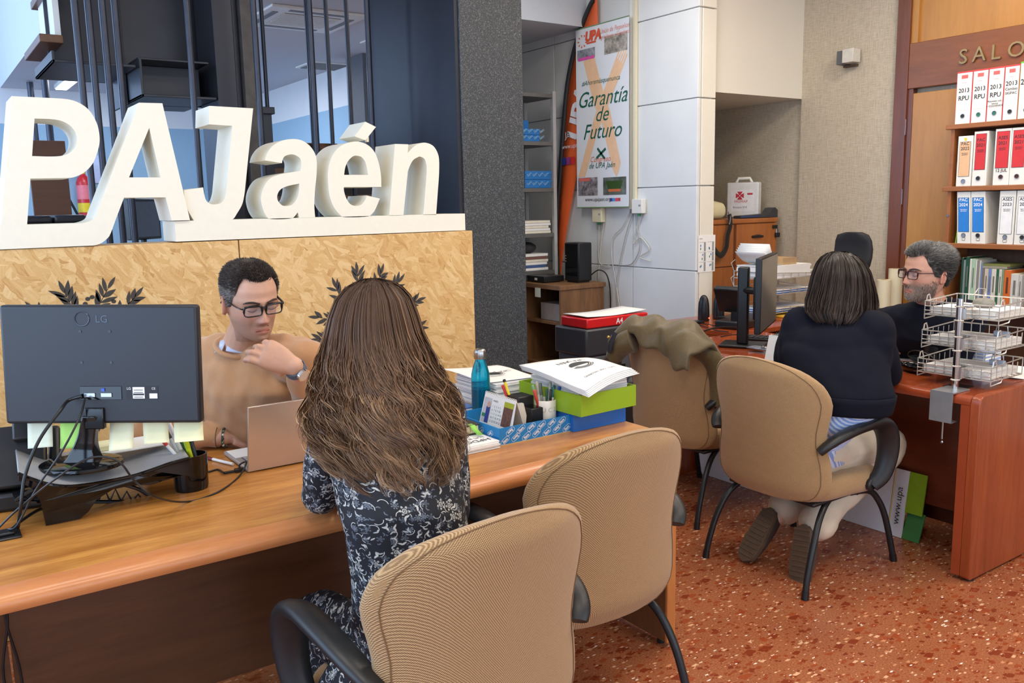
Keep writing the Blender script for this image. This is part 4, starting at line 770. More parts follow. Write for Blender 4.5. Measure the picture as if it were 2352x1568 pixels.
text('print','UPA JAEN',.030,pd,lambda u,v,w:fS(u,v,w),pg_,.055,.055,.0003,rot=.12); text('print','LUIS C  CAJA  VALORINO',.015,pd,lambda u,v,w:fS(u,v,w),pg_,.03,.215,.0003,rot=.05)
# ================================================================ second desk
d2=wthing('office_desk','glossy reddish cherry desk under the wire trays','desk',(3.6,2.45,0)); DX=3.268
G().box((DX+.03,1.645,ZD-.032),(4.02,3.31,ZD)).build('top',cherry_top,d2,smooth=0,bevel=.001)
prof=[(DX+.03,ZD-.0003),(DX+.014,ZD-.002),(DX+.004,ZD-.009),(DX,ZD-.02),(DX+.002,ZD-.034),(DX+.03,ZD-.034)]
G().prism(prof,lambda u,v,w:Vector((u,1.645+w,v)),3.31-1.645).build('edge_band',M('cherry_edge',(150,66,36),.25,var=.08,scale=9),d2,smooth=50)
ep=[(DX,.02),(DX+.012,.008),(4.02,.008),(4.02,ZD+.006),(DX+.03,ZD+.006),(DX+.008,ZD-.006),(DX,ZD-.03)]
G().prism(ep,lambda u,v,w:Vector((u,1.608+w,v)),.037).build('end_panel',[cherry],d2,smooth=30,bevel=.003)
G().box((DX,1.645,.02),(DX+.035,1.68,ZD-.035)).build('panel_edge',M('cherry_edge',(150,66,36),.25),d2,smooth=0)
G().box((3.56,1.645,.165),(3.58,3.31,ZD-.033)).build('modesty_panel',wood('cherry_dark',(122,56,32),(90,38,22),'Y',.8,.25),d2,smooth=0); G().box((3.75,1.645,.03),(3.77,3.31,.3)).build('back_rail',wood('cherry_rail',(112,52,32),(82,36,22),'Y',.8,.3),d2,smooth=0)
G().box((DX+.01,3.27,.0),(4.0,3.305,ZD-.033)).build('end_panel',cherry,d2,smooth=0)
for x in (DX+.04,3.95): G().cyl((x,1.627,0),(x,1.627,.01),.02,12).build('foot',black_plastic,d2)
wg=wthing('side_desk','reddish cherry side desk set at a right angle against the wall','desk',(4.3,3.6,0))
G().box((3.86,3.322,ZD-.03),(5.0,3.98,ZD)).build('top',cherry_top,wg,smooth=0,bevel=.003); G().box((3.86,3.34,0),(3.885,3.96,ZD-.031)).build('end_panel',cherry,wg,smooth=0); G().box((4.97,3.34,0),(4.995,3.96,ZD-.031)).build('end_panel',cherry,wg,smooth=0); G().box((3.89,3.94,.1),(4.965,3.958,ZD-.031)).build('back_panel',cherry,wg,smooth=0)
# board leaning under the desk
bd=wthing('display_board','white display board with green stripe leaning under the cherry desk','board',(3.5,2.6,0)); g=lambda y0,y1,m,nm,z1=.30:G().add([(3.49,y0,.001),(3.49,y1,.001),(3.535,y1,z1),(3.535,y0,z1)],[(0,1,2,3)]).build(nm,m,bd,solid=.006,smooth=0)
g(2.085,3.24,M('board_white',(214,214,220),.4,var=.02),'panel'); g(1.94,2.02,M('board_green',(58,120,62),.4),'stripe',.12); g(2.02,2.085,M('board_white',(214,214,220),.4),'panel')
G().add([(3.5065,1.94,.12),(3.5065,2.02,.12),(3.535,2.02,.30),(3.535,1.94,.30)],[(0,1,2,3)]).build('stripe',M('board_lime',(128,160,30),.4),bd,solid=.006,smooth=0); G().tube([(3.485,2.085,.002),(3.53,2.085,.30)],.003,6).build('edge_trim',M('trim_gold',(190,160,90),.4,.5),bd)
text('print','www.upa',.045,ink,frame((3.4835,2.033,.06),(.14,0,1),(0,1,0)),bd,0,0,.004) 
# foot of the rack: clamp, pole, wire baskets
wire=M('wire_white',(216,214,208),.25,.6,var=.03)
rk=wthing('wire_tray_tower','chrome pole tower with three wire letter baskets clamped to the cherry desk','letter tray',(3.352,1.752,ZD)); PX,PY=3.352,1.752
G().cyl((PX,PY,ZD+.006),(PX,PY,1.105),.0125,18).build('pole',chrome,rk)
g=G().box((DX-.012,PY-.045,ZD+.001),(PX+.03,PY+.045,ZD+.006)).box((DX-.013,PY-.045,ZD-.11),(DX-.009,PY+.045,ZD+.006)).box((DX-.013,PY-.045,ZD-.115),(DX+.03,PY+.045,ZD-.11)); g.build('clamp',M('clamp_steel',(170,172,174),.35,.6),rk,smooth=0)
G().cyl((DX+.012,PY,ZD-.19),(DX+.012,PY,ZD-.034),.004).ball((DX+.006,PY-.004,ZD-.2),.007,10,6).build('clamp_screw',steel,rk)
def basket(zr,dx):
    r=.0022; x0,x1=PX+.055+dx,PX+.055+dx+.25; y0,y1=PY-.11,PY+.19; zf=zr-.055
    def w(path,rr=r): G().tube(path,rr,5).build('wire',wire,rk,smooth=60)
    w([(x0,y0,zr),(x0,y1,zr),(x1,y1,zr+.012),(x1,y0,zr+.012),(x0,y0,zr)],.0028)
    w([(x0,y0,zf),(x0,y1,zf),(x1,y1,zf),(x1,y0,zf),(x0,y0,zf)],.0028); w([(x0,y0,zr-.02),(x0,y1,zr-.02)]); w([(x0,y0,zr-.038),(x0,y1,zr-.038)])
    for i in range(9): y=y0+(y1-y0)*i/8; w([(x0,y,zr),(x0,y,zf),(x1,y,zf),(x1,y,zr+.012)])
    for i in range(1,6): x=x0+(x1-x0)*i/6; w([(x,y0,zr),(x,y0,zf),(x,y1,zf),(x,y1,zr)])
    for yy in (y0,y1):
        w([(x0+.01,yy,zr),(x0+.015,yy,zr+.022),(x0+.03,yy,zr+.026),(x0+.04,yy,zr+.005)],.003)
        w([(x0,yy,zf),(x0,yy,zf-.018),(x0+.08,yy,zf-.014),(x0+.09,yy,zf)],.0026)
    G().box((PX+.010,PY-.02,zf+.002),(x0+.002,PY+.02,zr-.005)).build('bracket',chrome,rk,smooth=0,bevel=.003); G().tube([(PX+.016*math.cos(k*.524),PY+.016*math.sin(k*.524),zr) for k in range(12)],.003,5,closed=True).build('pole_ring',wire,rk); G().tube([(PX+.016*math.cos(k*.524),PY+.016*math.sin(k*.524),zf) for k in range(12)],.003,5,closed=True).build('pole_ring',wire,rk)
    w([(x1-.02,y1-.08,zr+.012),(x1+.0,y1-.09,zr+.04),(x1,y1-.12,zr+.04),(x1-.02,y1-.13,zr+.012)],.0025)
    return x0,x1,y0,y1,zf
for zr,dx,lab in ((.838,.0,'lowest'),(.955,.02,'middle'),(1.075,.03,'top')):
    x0,x1,y0,y1,zf=basket(zr,dx); t=wthing('document_pile','loose white documents in the %s wire basket'%lab,'papers',((x0+x1)/2,(y0+y1)/2,zf+.003))
    for i in range(6): 
        a=rnd.uniform(-.05,.05); G().box((x0+.012,y0+.015,zf+.003+i*.005),(x1-.01,y1-.02,zf+.0075+i*.005),R=Matrix.Rotation(a*.6,3,'Z')).build('sheet',paper if i%2 else M('paper_warm',(228,222,206),.7),t,smooth=0)
    if lab!='top':
        b=wthing('bulldog_clip','clear-blue bulldog clip on the documents of the %s basket'%lab,'clip',(x1-.06,y0+.06,zf+.035)); G().box((x1-.07,y0+.04,zf+.034),(x1-.05,y0+.10,zf+.055)).build('jaw',M('clip_grey',(168,180,196),.3,.3),b,bevel=.003); G().tube([(x1-.06,y0+.045,zf+.05),(x1-.06,y0+.05,zf+.075),(x1-.06,y0+.09,zf+.075),(x1-.06,y0+.095,zf+.05)],.002,6).build('handle',steel,b)
    else:
        b=wthing('stone','rounded grey stone lying on the documents of the top basket','stone',(x0+.1,y1-.2,zf+.034)); rr=random.Random(4); gg=G().ball((x0+.12,y0+.12,zf+.05),(.03,.045,.022),16,10); gg.v=[tuple(Vector(p)+Vector((0,0,.004))*mnoise.noise(Vector(p)*40)) for p in gg.v]; gg.build('pebble',M('stone_grey',(132,128,118),.8,var=.25,scale=60),b)
G().box((PX+.02,PY-.02,ZD+.0005),(PX+.11,PY+.06,ZD+.003)).build('base_mat',black_plastic,rk,smooth=0)
p_=at(2300,868,Z=ZD); ps=wthing('loose_sheets','stapled white sheets lying on the cherry desk beyond the baskets','papers',(3.85,1.85,ZD))
for i in range(4): G().box((3.72,1.68+.004*i,ZD+.001+i*.002),(3.99,2.02-.003*i,ZD+.0028+i*.002),R=Matrix.Rotation(.15-.06*i,3,'Z')).build('sheet',paper,ps,smooth=0)
# glasses case, pen pot, papers near the man
gc=wthing('glasses_case','open black glasses case on the cherry desk','glasses case',(3.55,2.04,ZD)); 
def shell(c,rx,ry,rz_,up,R):
    g=G(); c=Vector(c); g.grid(lambda u,v:c+R@Vector((rx*math.cos(2*math.pi*u)*math.sin(math.pi/2*v),ry*math.sin(2*math.pi*u)*math.sin(math.pi/2*v),up*rz_*math.cos(math.pi/2*v))),25,8); return g
R=Matrix.Rotation(1.2,3,'Z'); shell((3.55,2.04,ZD+.035),.085,.036,.034,-1,R).build('lower_shell',gloss_black,gc,solid=.004,smooth=60); R2=R@Matrix.Rotation(1.25,3,'X'); shell((3.585,2.03,ZD+.06),.085,.034,.03,1,R2).build('lid',black_plastic,gc,solid=.004,smooth=60)
pp=at(2142,838,Z=ZD); pot=wthing('pen_pot','black plastic pen pot beside the wire baskets','pen pot',(pp.x,pp.y,ZD)); G().lathe([(.0,0),(.04,0),(.041,.004),(.042,.098),(.039,.098),(.037,.006),(.0,.006)],(pp.x,pp.y,ZD+.001),28).build('pot',black_plastic,pot)
for i,(c1,c2,tl_,az,L,nm) in enumerate((((230,230,232),(235,235,236),.2,2.4,.155,'white marker'),((90,96,104),(40,42,46),.1,1.4,.15,'grey pen'),((60,150,190),(80,170,200),.16,1.0,.15,'pale blue pen'),((30,32,36),(30,32,36),.15,-.5,.14,'black pen'))): pen(pp.x+.01*math.cos(az),pp.y+.01*math.sin(az),ZD+.008,tl_,az,L,P_('p%d'%i,c1),P_('q%d'%i,c2),nm+' standing in the black pen pot',r=.006)
nb_=wthing('blue_note_block','bright blue note block in the black pen pot','notes',(pp.x+.01,pp.y-.02,ZD+.085)); G().box((pp.x-.004,pp.y-.03,ZD+.01),(pp.x+.03,pp.y-.012,ZD+.118)).build('block',M('note_blue',(50,150,220),.5),nb_,smooth=0)
pa=at(2085,820,Z=ZD); tag(G().box((pa.x-.10,pa.y-.15,ZD+.001),(pa.x+.12,pa.y+.14,ZD+.003),R=Matrix.Rotation(.2,3,'Z')).build('form_sheet',paper,smooth=0),"white form lying under the man's forearm",'paper')
yn=at(2110,845,Z=ZD); tag(G().box((yn.x-.04,yn.y-.02,ZD+.0032),(yn.x+.05,yn.y+.05,ZD+.006)).build('yellow_pad',M('note_yellow',(238,232,186),.7),smooth=0),'small yellow note pad behind the glasses case','notes')
bks=wthing('leaflet_stack','stack of booklets standing behind the pen pot','papers',(3.92,2.0,ZD))
for i in range(9): G().box((3.83,1.88,ZD+.001+i*.008),(3.98,2.08,ZD+.008+i*.008),R=Matrix.Rotation(.03*math.sin(i*3),3,'Z')).build('booklet',paper if i%2 else M('paper_blue',(150,170,214),.6),bks,smooth=0)
# monitor on the second desk, seen edge on
N_=at(1748,690,D=4.15); F_=at(1784,665,D=4.62); dirp=(Vector((F_.x,F_.y,0))-Vector((N_.x,N_.y,0))); dl=dirp.normalized(); nr=Vector((dl.y,-dl.x,0)); mid=(N_+F_)/2
m2=wthing('desktop_monitor','black flat monitor seen edge on with a dark glossy screen','monitor',(mid.x,mid.y,ZD)); 
def pbox2(g,u0,u1,w0,w1,z0,z1): 
    pt=lambda u,w,z:Vector((N_.x,N_.y,0))+dl*u+nr*w+Vector((0,0,z)); g.add([pt(*p) for p in ((u0,w0,z0),(u1,w0,z0),(u1,w1,z0),(u0,w1,z0),(u0,w0,z1),(u1,w0,z1),(u1,w1,z1),(u0,w1,z1))],[(3,2,1,0),(4,5,6,7),(0,1,5,4),(1,2,6,5),(2,3,7,6),(3,0,4,7)]); return g
zl,zh=.855,1.225; L2=dirp.length
pbox2(G(),0,L2,-.03,0,zl,zh).build('case',black_plastic,m2,bevel=.004); pbox2(G(),.008,L2-.008,0,.0012,zl+.01,zh-.008).build('screen',M('screen_reflection',(120,112,102),.12,.3),m2,smooth=0)  # beige reflection of the wall is painted into the screen colour
pbox2(G(),L2*.25,L2*.75,-.06,-.03,zl+.05,zh-.1).build('rear_housing',black_plastic,m2,bevel=.01)
sb=at(1703,790,Z=ZD+.012); G().box((sb.x-.026,sb.y-.03,ZD+.015),(sb.x+.03,sb.y+.02,1.16),R=Matrix.Rotation(math.atan2(nr.y,nr.x),3,'Z')).build('stand_post',black_plastic,m2,bevel=.008)
G().box((sb.x-.10,sb.y-.09,ZD+.001),(sb.x+.13,sb.y+.09,ZD+.016),R=Matrix.Rotation(math.atan2(nr.y,nr.x),3,'Z')).build('stand_foot',black_plastic,m2,bevel=.006)
G().tube([(sb.x,sb.y,1.04),(mid.x-nr.x*.05,mid.y-nr.y*.05,1.04)],.02,10).build('stand_arm',black_plastic,m2)
# small things on the second desk
c2=at(1777,826,Z=ZD); dc=wthing('desk_calendar','small white tent calendar beside the seated woman','calendar',(c2.x,c2.y,ZD)); 
for s in (-1,1): G().add([(c2.x+s*.03,c2.y-.075,ZD+.001),(c2.x+s*.03,c2.y+.03,ZD+.001),(c2.x,c2.y+.03,ZD+.118),(c2.x,c2.y-.075,ZD+.118)],[(0,1,2,3)]).build('page',paper,dc,solid=.0012,smooth=0)
for i in range(9): G().tube([Vector((c2.x+.004*math.cos(k*.8),c2.y-.07+.011*i,ZD+.119+.004*math.sin(k*.8))) for k in range(8)],.0008,4,closed=True).build('spiral_loop',white_plastic,dc)
gq=at(1626,790,Z=ZD); grm=wthing('cable_grommet','flat black cable grommet on the cherry desk','grommet',(gq.x,gq.y,ZD)); G().lathe([(.0,0),(.042,0),(.044,.002),(.04,.004),(.0,.004)],(gq.x,gq.y,ZD+.0005),24).build('ring',black_plastic,grm); G().lathe([(.0,.0042),(.02,.0042),(.02,.0052),(.0,.0052)],(gq.x,gq.y,ZD+.0005),16).build('lid',gloss_black,grm)
for i,(x,y,l) in enumerate(((1616,737,'black oval computer speaker with a red light'),(1650,733,'black oval computer speaker behind the desk phone'))):
    p=at(x,y,Z=ZD); s=wthing('computer_speaker',l,'speaker',(p.x,p.y,ZD)); rings=[]
    for z,r in ((0,.9),(.01,1),(.06,1.0),(.11,.92),(.14,.75),(.158,.5),(.166,.2)): rings.append([Vector((p.x+.032*r*math.cos(k*math.pi/12),p.y+.04*r*math.sin(k*math.pi/12),ZD+.001+z)) for k in range(24)])
    G().loft(rings).build('body',black_plastic,s,smooth=60)
    if i==0: G().ball((p.x+.005,p.y-.042,ZD+.022),.005,8,6).build('light',N('red_led').set(col=(1,.05,.02,1),emis=(1,.08,.03,1),es=3).m,s)
p=at(1690,752,Z=ZD); p2=wthing('desk_phone','black desk phone with tilted keypad panel on the side desk','telephone',(p.x,p.y,ZD)); R=Matrix.Rotation(.3,3,'Z')@Matrix.Rotation(.5,3,'Y')
G().box((p.x-.07,p.y-.09,ZD+.09),(p.x-.03,p.y+.09,ZD+.26),R=Matrix.Rotation(.25,3,'Z')@Matrix.Rotation(-.5,3,'Y')).build('panel',black_plastic,p2,bevel=.008); G().box((p.x-.1,p.y-.09,ZD+.001),(p.x+.1,p.y+.09,ZD+.05),R=Matrix.Rotation(.25,3,'Z')).build('base',black_plastic,p2,bevel=.01); G().box((p.x-.03,p.y-.02,ZD+.04),(p.x+.02,p.y+.02,ZD+.14),R=Matrix.Rotation(.25,3,'Z')).build('stand',black_plastic,p2,bevel=.006)
p=at(1734,738,Z=ZD); lp=wthing('closed_laptop','closed black laptop lying on the side desk','laptop',(p.x,p.y,ZD)); G().box((p.x-.13,p.y-.02,ZD+.002),(p.x+.16,p.y+.2,ZD+.014)).build('base',black_plastic,lp,bevel=.003); G().box((p.x-.13,p.y-.02,ZD+.0145),(p.x+.16,p.y+.2,ZD+.026)).build('lid',M('laptop_black',(38,40,44),.35),lp,bevel=.003)
p=at(1760,783,Z=ZD); kb=wthing('keyboard','black keyboard behind the seated woman','keyboard',(p.x,p.y,ZD)); RK=Matrix.Rotation(.35,3,'Z'); G().box((p.x-.02,p.y-.2,ZD+.001),(p.x+.11,p.y+.16,ZD+.014),R=RK).build('base',black_plastic,kb,bevel=.004)
for i in range(4):
    for j in range(12): G().box((p.x-.012+i*.028,p.y-.19+j*.028,ZD+.0145),(p.x+.010+i*.028,p.y-.168+j*.028,ZD+.018),R=RK,c=(p.x+.045,p.y-.02,ZD)).build('key',M('key_black',(44,45,48),.5),kb,smooth=0)
p=at(1795,775,Z=ZD); ms=wthing('computer_mouse','black computer mouse beside the keyboard','mouse',(p.x,p.y,ZD)); gg=G().ball((p.x,p.y,ZD+.006),(.055,.034,.03),18,10); gg.v=[(a,b,max(c_,ZD+.001)) for a,b,c_ in gg.v]; gg.build('shell',black_plastic,ms,smooth=60); G().cyl((p.x-.03,p.y-.004,ZD+.03),(p.x-.03,p.y+.004,ZD+.03),.007,10).build('wheel',gloss_black,ms)
p=at(1745,803,Z=ZD+.016); pk=wthing('key_tray','clear plastic packet lying on the monitor foot','packet',(p.x,p.y,ZD+.016)); G().box((p.x-.02,p.y-.08,ZD+.0165),(p.x+.05,p.y+.07,ZD+.026)).build('packet',M('clear_grey',(120,126,136),.15,.4,var=.4,scale=60),pk,bevel=.004); G().ball((p.x+.01,p.y-.02,ZD+.03),(.012,.018,.008),10,6).build('key_ring',steel,pk)
# three-tier wire letter tray with papers on the side desk
q0=at(1775,735,Z=ZD); WX,WY=4.67,3.70; wt=wthing('wire_letter_tray','three-tier chrome wire letter tray on the side desk','letter tray',(WX,WY,ZD)); 
def wr(path,r=.0026): G().tube(path,r,5).build('wire',wire,wt,smooth=60)
x0,x1,y0,y1=WX-.2,WX+.26,WY-.13,WY+.15; tiers=(ZD+.03,ZD+.15,ZD+.25)
for z in tiers:
    wr([(x0,y0,z),(x1,y0,z),(x1,y1,z),(x0,y1,z),(x0,y0,z)],.003); wr([(x0,y0,z+.045),(x1,y0,z+.02),(x1,y1,z+.045),(x0,y1,z+.045),(x0,y0,z+.045)],.003)
    for i in range(7): x=x0+(x1-x0)*i/6; wr([(x,y0,z+.03),(x,y0,z),(x,y1,z),(x,y1,z+.045)])
    for yy in (y0,y1): wr([(x0,yy,z+.045),(x0-.03,yy,z+.10),(x0+.01,yy,z+.12)]); wr([(x1,yy,z+.03),(x1+.04,yy,z+.0),(x1+.05,yy,z-.03)])
for xx in (x0,x1):
    for yy in (y0,y1): wr([(xx,yy,ZD+.002),(xx,yy,tiers[2]+.05)],.0035)
for z,n,l in ((tiers[0],4,'blue and white folders in the lowest tier of the wire letter tray'),(tiers[1],4,'thin white papers in the middle tier of the wire letter tray'),(tiers[2],14,'thick curling pile of white papers in the top tier of the wire letter tray')):
    t=wthing('paper_pile',l,'papers',(WX,WY,z+.004))
    for i in range(n): dx=rnd.uniform(-.01,.01); G().box((x0+.015+dx,y0+.01,z+.004+i*.0058),(x1-.01+dx*2,y1-.012,z+.0095+i*.0058)).build('sheet_bundle',paper if (n>4 or i%2) else M('folder_blue',(40,110,190),.4),t,smooth=0)
    if n>4:
        zz=z+.004+n*.0058
        for j in range(5): G().grid(lambda u,v:Vector((x0+.03+.13*u-.012*j*(1-u),y0+.02+.24*v,zz+.001*j+.14*(1-u)**2.4*(1-.10*j)+.002)),9,3).build('curled_sheet',paper,t,solid=.0015)
        k_=wthing('card_sleeve','light brown cardboard sleeve on the top pile of papers','card',(WX+.1,WY,zz+.008)); G().box((WX-.02,WY-.1,zz+.0005),(WX+.12,WY+.1,zz+.045)).build('sleeve',kraft,k_,smooth=0)
ye=at(1800,722,Z=ZD); tag(G().box((ye.x-.15,ye.y-.13,ZD+.001),(ye.x+.2,ye.y+.08,ZD+.012)).build('yellow_envelope',M('envelope_yellow',(226,176,60),.6),smooth=0,bevel=.002),'yellow padded envelope lying on the side desk','envelope')
yo=at(1690,720,Z=ZD); ya=wthing('marker_box','open box of green and white markers behind the desk phone','box',(yo.x,yo.y,ZD)); G().box((yo.x-.05,yo.y-.02,ZD+.001),(yo.x+.06,yo.y+.06,ZD+.10)).build('carton',kraft,ya,smooth=0)
for i in range(5): G().cyl((yo.x-.04+.02*i,yo.y+.01,ZD+.1),(yo.x-.05+.022*i,yo.y+.0,ZD+.16+.02*(i%2)),.008,10).build('marker',M('mk_green',(30,140,80),.4) if i%2 else white_plastic,ya)
for i,pts in enumerate((((1556,746),(1585,740),(1610,742),(1645,748),(1680,752)),((1550,752),(1580,744),(1600,744),(1625,752)),((1640,738),(1652,748),(1640,757),(1672,762)))):
    cable([at(x,y,Z=ZD+.006+.004*(k%2)) for k,(x,y) in enumerate(pts)],.003,['long black cable running past both computer speakers to the phone','black cable tangled around the slim power strip','short black cable looped between the speakers and the phone'][i],group='cables on the side desk')
ad=at(1585,745,Z=ZD); tag(G().box((ad.x-.08,ad.y-.03,ZD+.001),(ad.x+.1,ad.y+.03,ZD+.018)).build('power_strip',black_plastic,bevel=.004),'slim black power strip on the side desk','power strip')
cable([at(1578,778,Z=ZD+.01),at(1610,762,Z=ZD+.04),at(1650,752,Z=ZD+.05),at(1690,752,Z=ZD+.03),at(1715,760,Z=ZD+.012)],.005,'thick black cable bundle arching to the desk phone')
cable([at(1655,773,Z=ZD+.005),at(1690,768,Z=ZD+.005),at(1720,778,Z=ZD+.005),at(1745,774,Z=ZD+.005)],.0028,'thin black cable running past the monitor foot')
# ================================================================ bookcase with binders
BX=5.18; A5=lambda x,y:at(x,y,X=BX)
bc=wthing('bookcase','open wooden bookcase full of white binders in front of the door','bookcase',(5.33,2.2,0))
YL=2.852; z1=A5(2192,286).z; z2=A5(2200,428).z; z3=A5(2200,558.5).z; z4=A5(2300,702).z
for z in (z1,z2,z3,z4,.42,.03): G().box((BX-.015,1.25,z-.028),(XW-.075,YL if z!=z3 else YL,z)).build('shelf',shelf_wood,bc,smooth=0,bevel=.003)
G().box((BX+.0,YL-.05,0),(XW-.075,YL-.028,z1-.028)).build('side_panel',shelf_wood,bc,smooth=0); G().box((BX,1.25,0),(XW-.075,1.272,z1-.028)).build('side_panel',shelf_wood,bc,smooth=0)
G().box((XW-.09,1.27,0),(XW-.078,YL-.05,z1-.028)).build('back_panel',wood('shelf_dark',(96,62,38),(70,42,26),'Z',.8,.5),bc,smooth=0); G().cyl((BX-.004,YL-.039,A5(2190,495).z),(BX+.004,YL-.039,A5(2190,495).z),.008,10).build('shelf_pin',steel,bc)
bw=M('binder_white',(230,228,220),.45,var=.02); 
def binder(x0,yb,x1,ztop,z,face,label,lines,hole,extra=(),side=None,tilt=0,fcol=None,fr=(.12,.16,.88,.93),lw=1):
    y0=A5(x0,yb).y; y1=A5(x1,yb).y; t=wthing('ring_binder',label,'binder',(BX+.15,(y0+y1)/2,z),'binders in the bookcase'); h=ztop-z; sh=tilt*h
    # spine towards the room; x away from it
    V=lambda d,y,zz:Vector((BX+d,y-tilt*zz,z+zz)); w=y0-y1
    g=G().add([V(0,y0,0),V(0,y1+.001,0),V(.27,y1+.001,0),V(.27,y0,0),V(0,y0,h),V(0,y1+.001,h),V(.27,y1+.001,h),V(.27,y0,h)],[(3,2,1,0),(4,5,6,7),(0,1,5,4),(1,2,6,5),(2,3,7,6),(3,0,4,7)]); g.build('case',side or bw,t,smooth=0,bevel=.002)
    f=lambda u,v,ww=0:V(-.0012-ww,y0-u*w,v*h)
    def q(u0,v0,u1,v1,m,nm,ww=0): G().add([f(u0,v0,ww),f(u1,v0,ww),f(u1,v1,ww),f(u0,v1,ww)],[(0,1,2,3)]).build(nm,m,t,smooth=0)
    if side: q(.04,.0,.96,.97,bw,'spine_card')
    if fcol: q(fr[0]-.02,fr[1]-.006,fr[2]+.02,fr[3]+.006,ink,'label_border',.0004); q(fr[0],fr[1],fr[2],fr[3],fcol,'label_card',.0008)
    for (s,u,v,size,mt,sx) in lines: text('lettering',s,1,mt,lambda a,b,ww:f(u+a*size/w*sx,v+b*size/h,.0014),t,0,0,0,'CENTER',off=.012)
    hu,hv,hm=hole; hy=y0-hu*w; c=[f(hu+.012/w*math.cos(k*math.pi/8),hv+.012/h*math.sin(k*math.pi/8),.0012) for k in range(16)]; G().add(c,[tuple(range(16))]).build('finger_hole',hm,t,smooth=0); G().tube([Vector(p)+Vector((-.001,0,0)) for p in c],.0016,5,closed=True).build('hole_ring',steel,t)
    return t,q,f
redb=M('binder_red',(214,60,62),.45); grb=M('binder_green',(96,176,44),.45); pch=M('card_peach',(226,180,138),.6); rdc=M('card_red',(204,48,54),.6); blc=M('card_blue',(36,124,206),.6); whc=M('card_white',(232,232,232),.6); hb=M('hole_dark',(40,36,36),.5); hg=M('hole_green',(44,110,92),.5); hs=M('hole_steel',(150,156,170),.4,.5)
hand=M('marker_ink',(34,34,38),.6)
zt1=A5(2200,166).z
xs_=[2192,2228.5,2264,2300.5,2335]; ex_=['','','\nRequerimientos','']
for i in range(4):
    ls_=[('2013',.5,.60,.034,hand,.95),('RPU',.5,.45,.037,hand,.95)] if i<3 else [('2013',.5,.63,.034,hand,.95),('Cambio',.5,.545,.021,hand,1),('SIGPAC',.5,.47,.019,hand,1)]
    if i==2: ls_+=[('Resumen calc.',.5,.36,.014,hand,1),('valores',.5,.315,.013,hand,1),('+ CONVENIOS',.5,.27,.014,hand,1)]
    t,q,f=binder(xs_[i],285,xs_[i+1],zt1,z1,None,['red-edged white binder lettered 2013 RPU at the end of the top shelf','red-edged white binder lettered 2013 RPU with a green finger hole','red-edged white binder lettered 2013 RPU with small notes below','red-edged white binder lettered 2013 Cambio SIGPAC'][i],ls_,(.5,.15,hg if i in (1,2) else hb),side=redb)
    q(.3,.86,.7,.93,M('stamp_red',(206,96,92),.6),'stamp',.0006); q(.35,.78,.65,.785,M('stamp_red',(206,96,92),.6),'rule',.0006); q(.1,.26,.9,.262,M('stamp_red',(206,96,92),.6),'rule',.0006)
binder(2335,283,2374,zt1+.01,z1,None,'lime green edged white binder beside the red-edged ones',[('2014',.5,.6,.042,hand,.9)],(.5,.15,hb),side=grb)
zt2=A5(2205,313).z
lt_=lambda a,b,m=ink:[(a,.5,.815,.026,m,1.0),(b,.5,.72,.026,m,1.0),('Agricultura\nganaderia',.5,.65,.009,m,1)]
t,q,f=binder(2195,426,2229,zt2,z2,None,'white binder with a peach label lettered PAC 2022',lt_('PAC','2022'),(.5,.10,hs),fcol=pch,fr=(.15,.2,.85,.88)); q(.42,.905,.58,.96,yel,'crest',.0008)
binder(2231,426,2264,zt2+.02,z2,None,'white binder with a red label lettered PAC 2021',lt_('PAC','2021'),(.45,.14,hb),fcol=rdc,fr=(.15,.3,.85,.95))
t,q,f=binder(2279,426,2316,zt2+.025,z2,None,'white binder with a red label lettered ASES 2021 and 12 JUL',lt_('ASES','2021')+[('12 JUL',.5,.24,.024,hand,1)],(.5,.15,M('hole_red',(70,26,22),.5)),fcol=rdc,fr=(.12,.31,.88,.95))
binder(2316.5,425,2352,zt2+.025,z2,None,'white binder with a red label lettered ASES 2021 next to the 12 JUL one',lt_('ASES','2021'),(.5,.15,M('hole_red',(70,26,22),.5)),fcol=rdc,fr=(.12,.31,.88,.95))
zt3=A5(2220,440).z; wt_=M('lettering_white',(240,242,246),.6)
for i,(x0,x1,tl_) in enumerate(((2198,2229,.05),(2230,2263,.05))): 
    t,q,f=binder(x0,557,x1,zt3,z3,None,['white binder with a blue label lettered PAC 2024 beside the thin folders','white binder with a blue label lettered PAC 2024 leaning on its neighbour'][i],lt_('PAC','2024',wt_),(.5,.16,hs if i==0 else hb),fcol=blc,tilt=.06*-1,fr=(.12,.23,.88,.88)); q(.38,.06,.62,.11,ink,'emblem',.0006); q(.40,.066,.60,.104,bw,'emblem',.001)
for i,(x0,x1) in enumerate(((2289,2326),(2328,2366))):
    t,q,f=binder(x0,559,x1,zt3,z3,None,['white binder with a white label lettered ASES 2023','white binder with a white label lettered ASES beside the ASES 2023 one'][i],lt_('ASES','2023'),(.5,.14,hs if i==0 else hb),fcol=whc,fr=(.14,.2,.86,.88)); q(.38,.04,.62,.09,ink,'emblem',.0006); q(.40,.046,.60,.084,bw,'emblem',.001)
for i,(c,l) in enumerate((((120,160,40),'thin lime green folder leaning at the end of the third shelf'),((206,200,190),'thin cream folder between the lime and red folders'),((190,70,62),'thin red folder beside the blue-labelled binders'))):
    y=A5(2191+3*i,557).y; V=lambda d,yy,zz:Vector((BX+.01+d,yy-.04*zz/.3*.8,z3+zz)); h=.27; g=G().add([V(0,y,0),V(0,y-.012,0),V(.24,y-.012,0),V(.24,y,0),V(0,y,h),V(0,y-.012,h),V(.24,y-.012,h),V(.24,y,h)],[(3,2,1,0),(4,5,6,7),(0,1,5,4),(1,2,6,5),(2,3,7,6),(3,0,4,7)]); tag(g.build('folder',M('folder_%d'%i,c,.5),smooth=0),l,'folder')
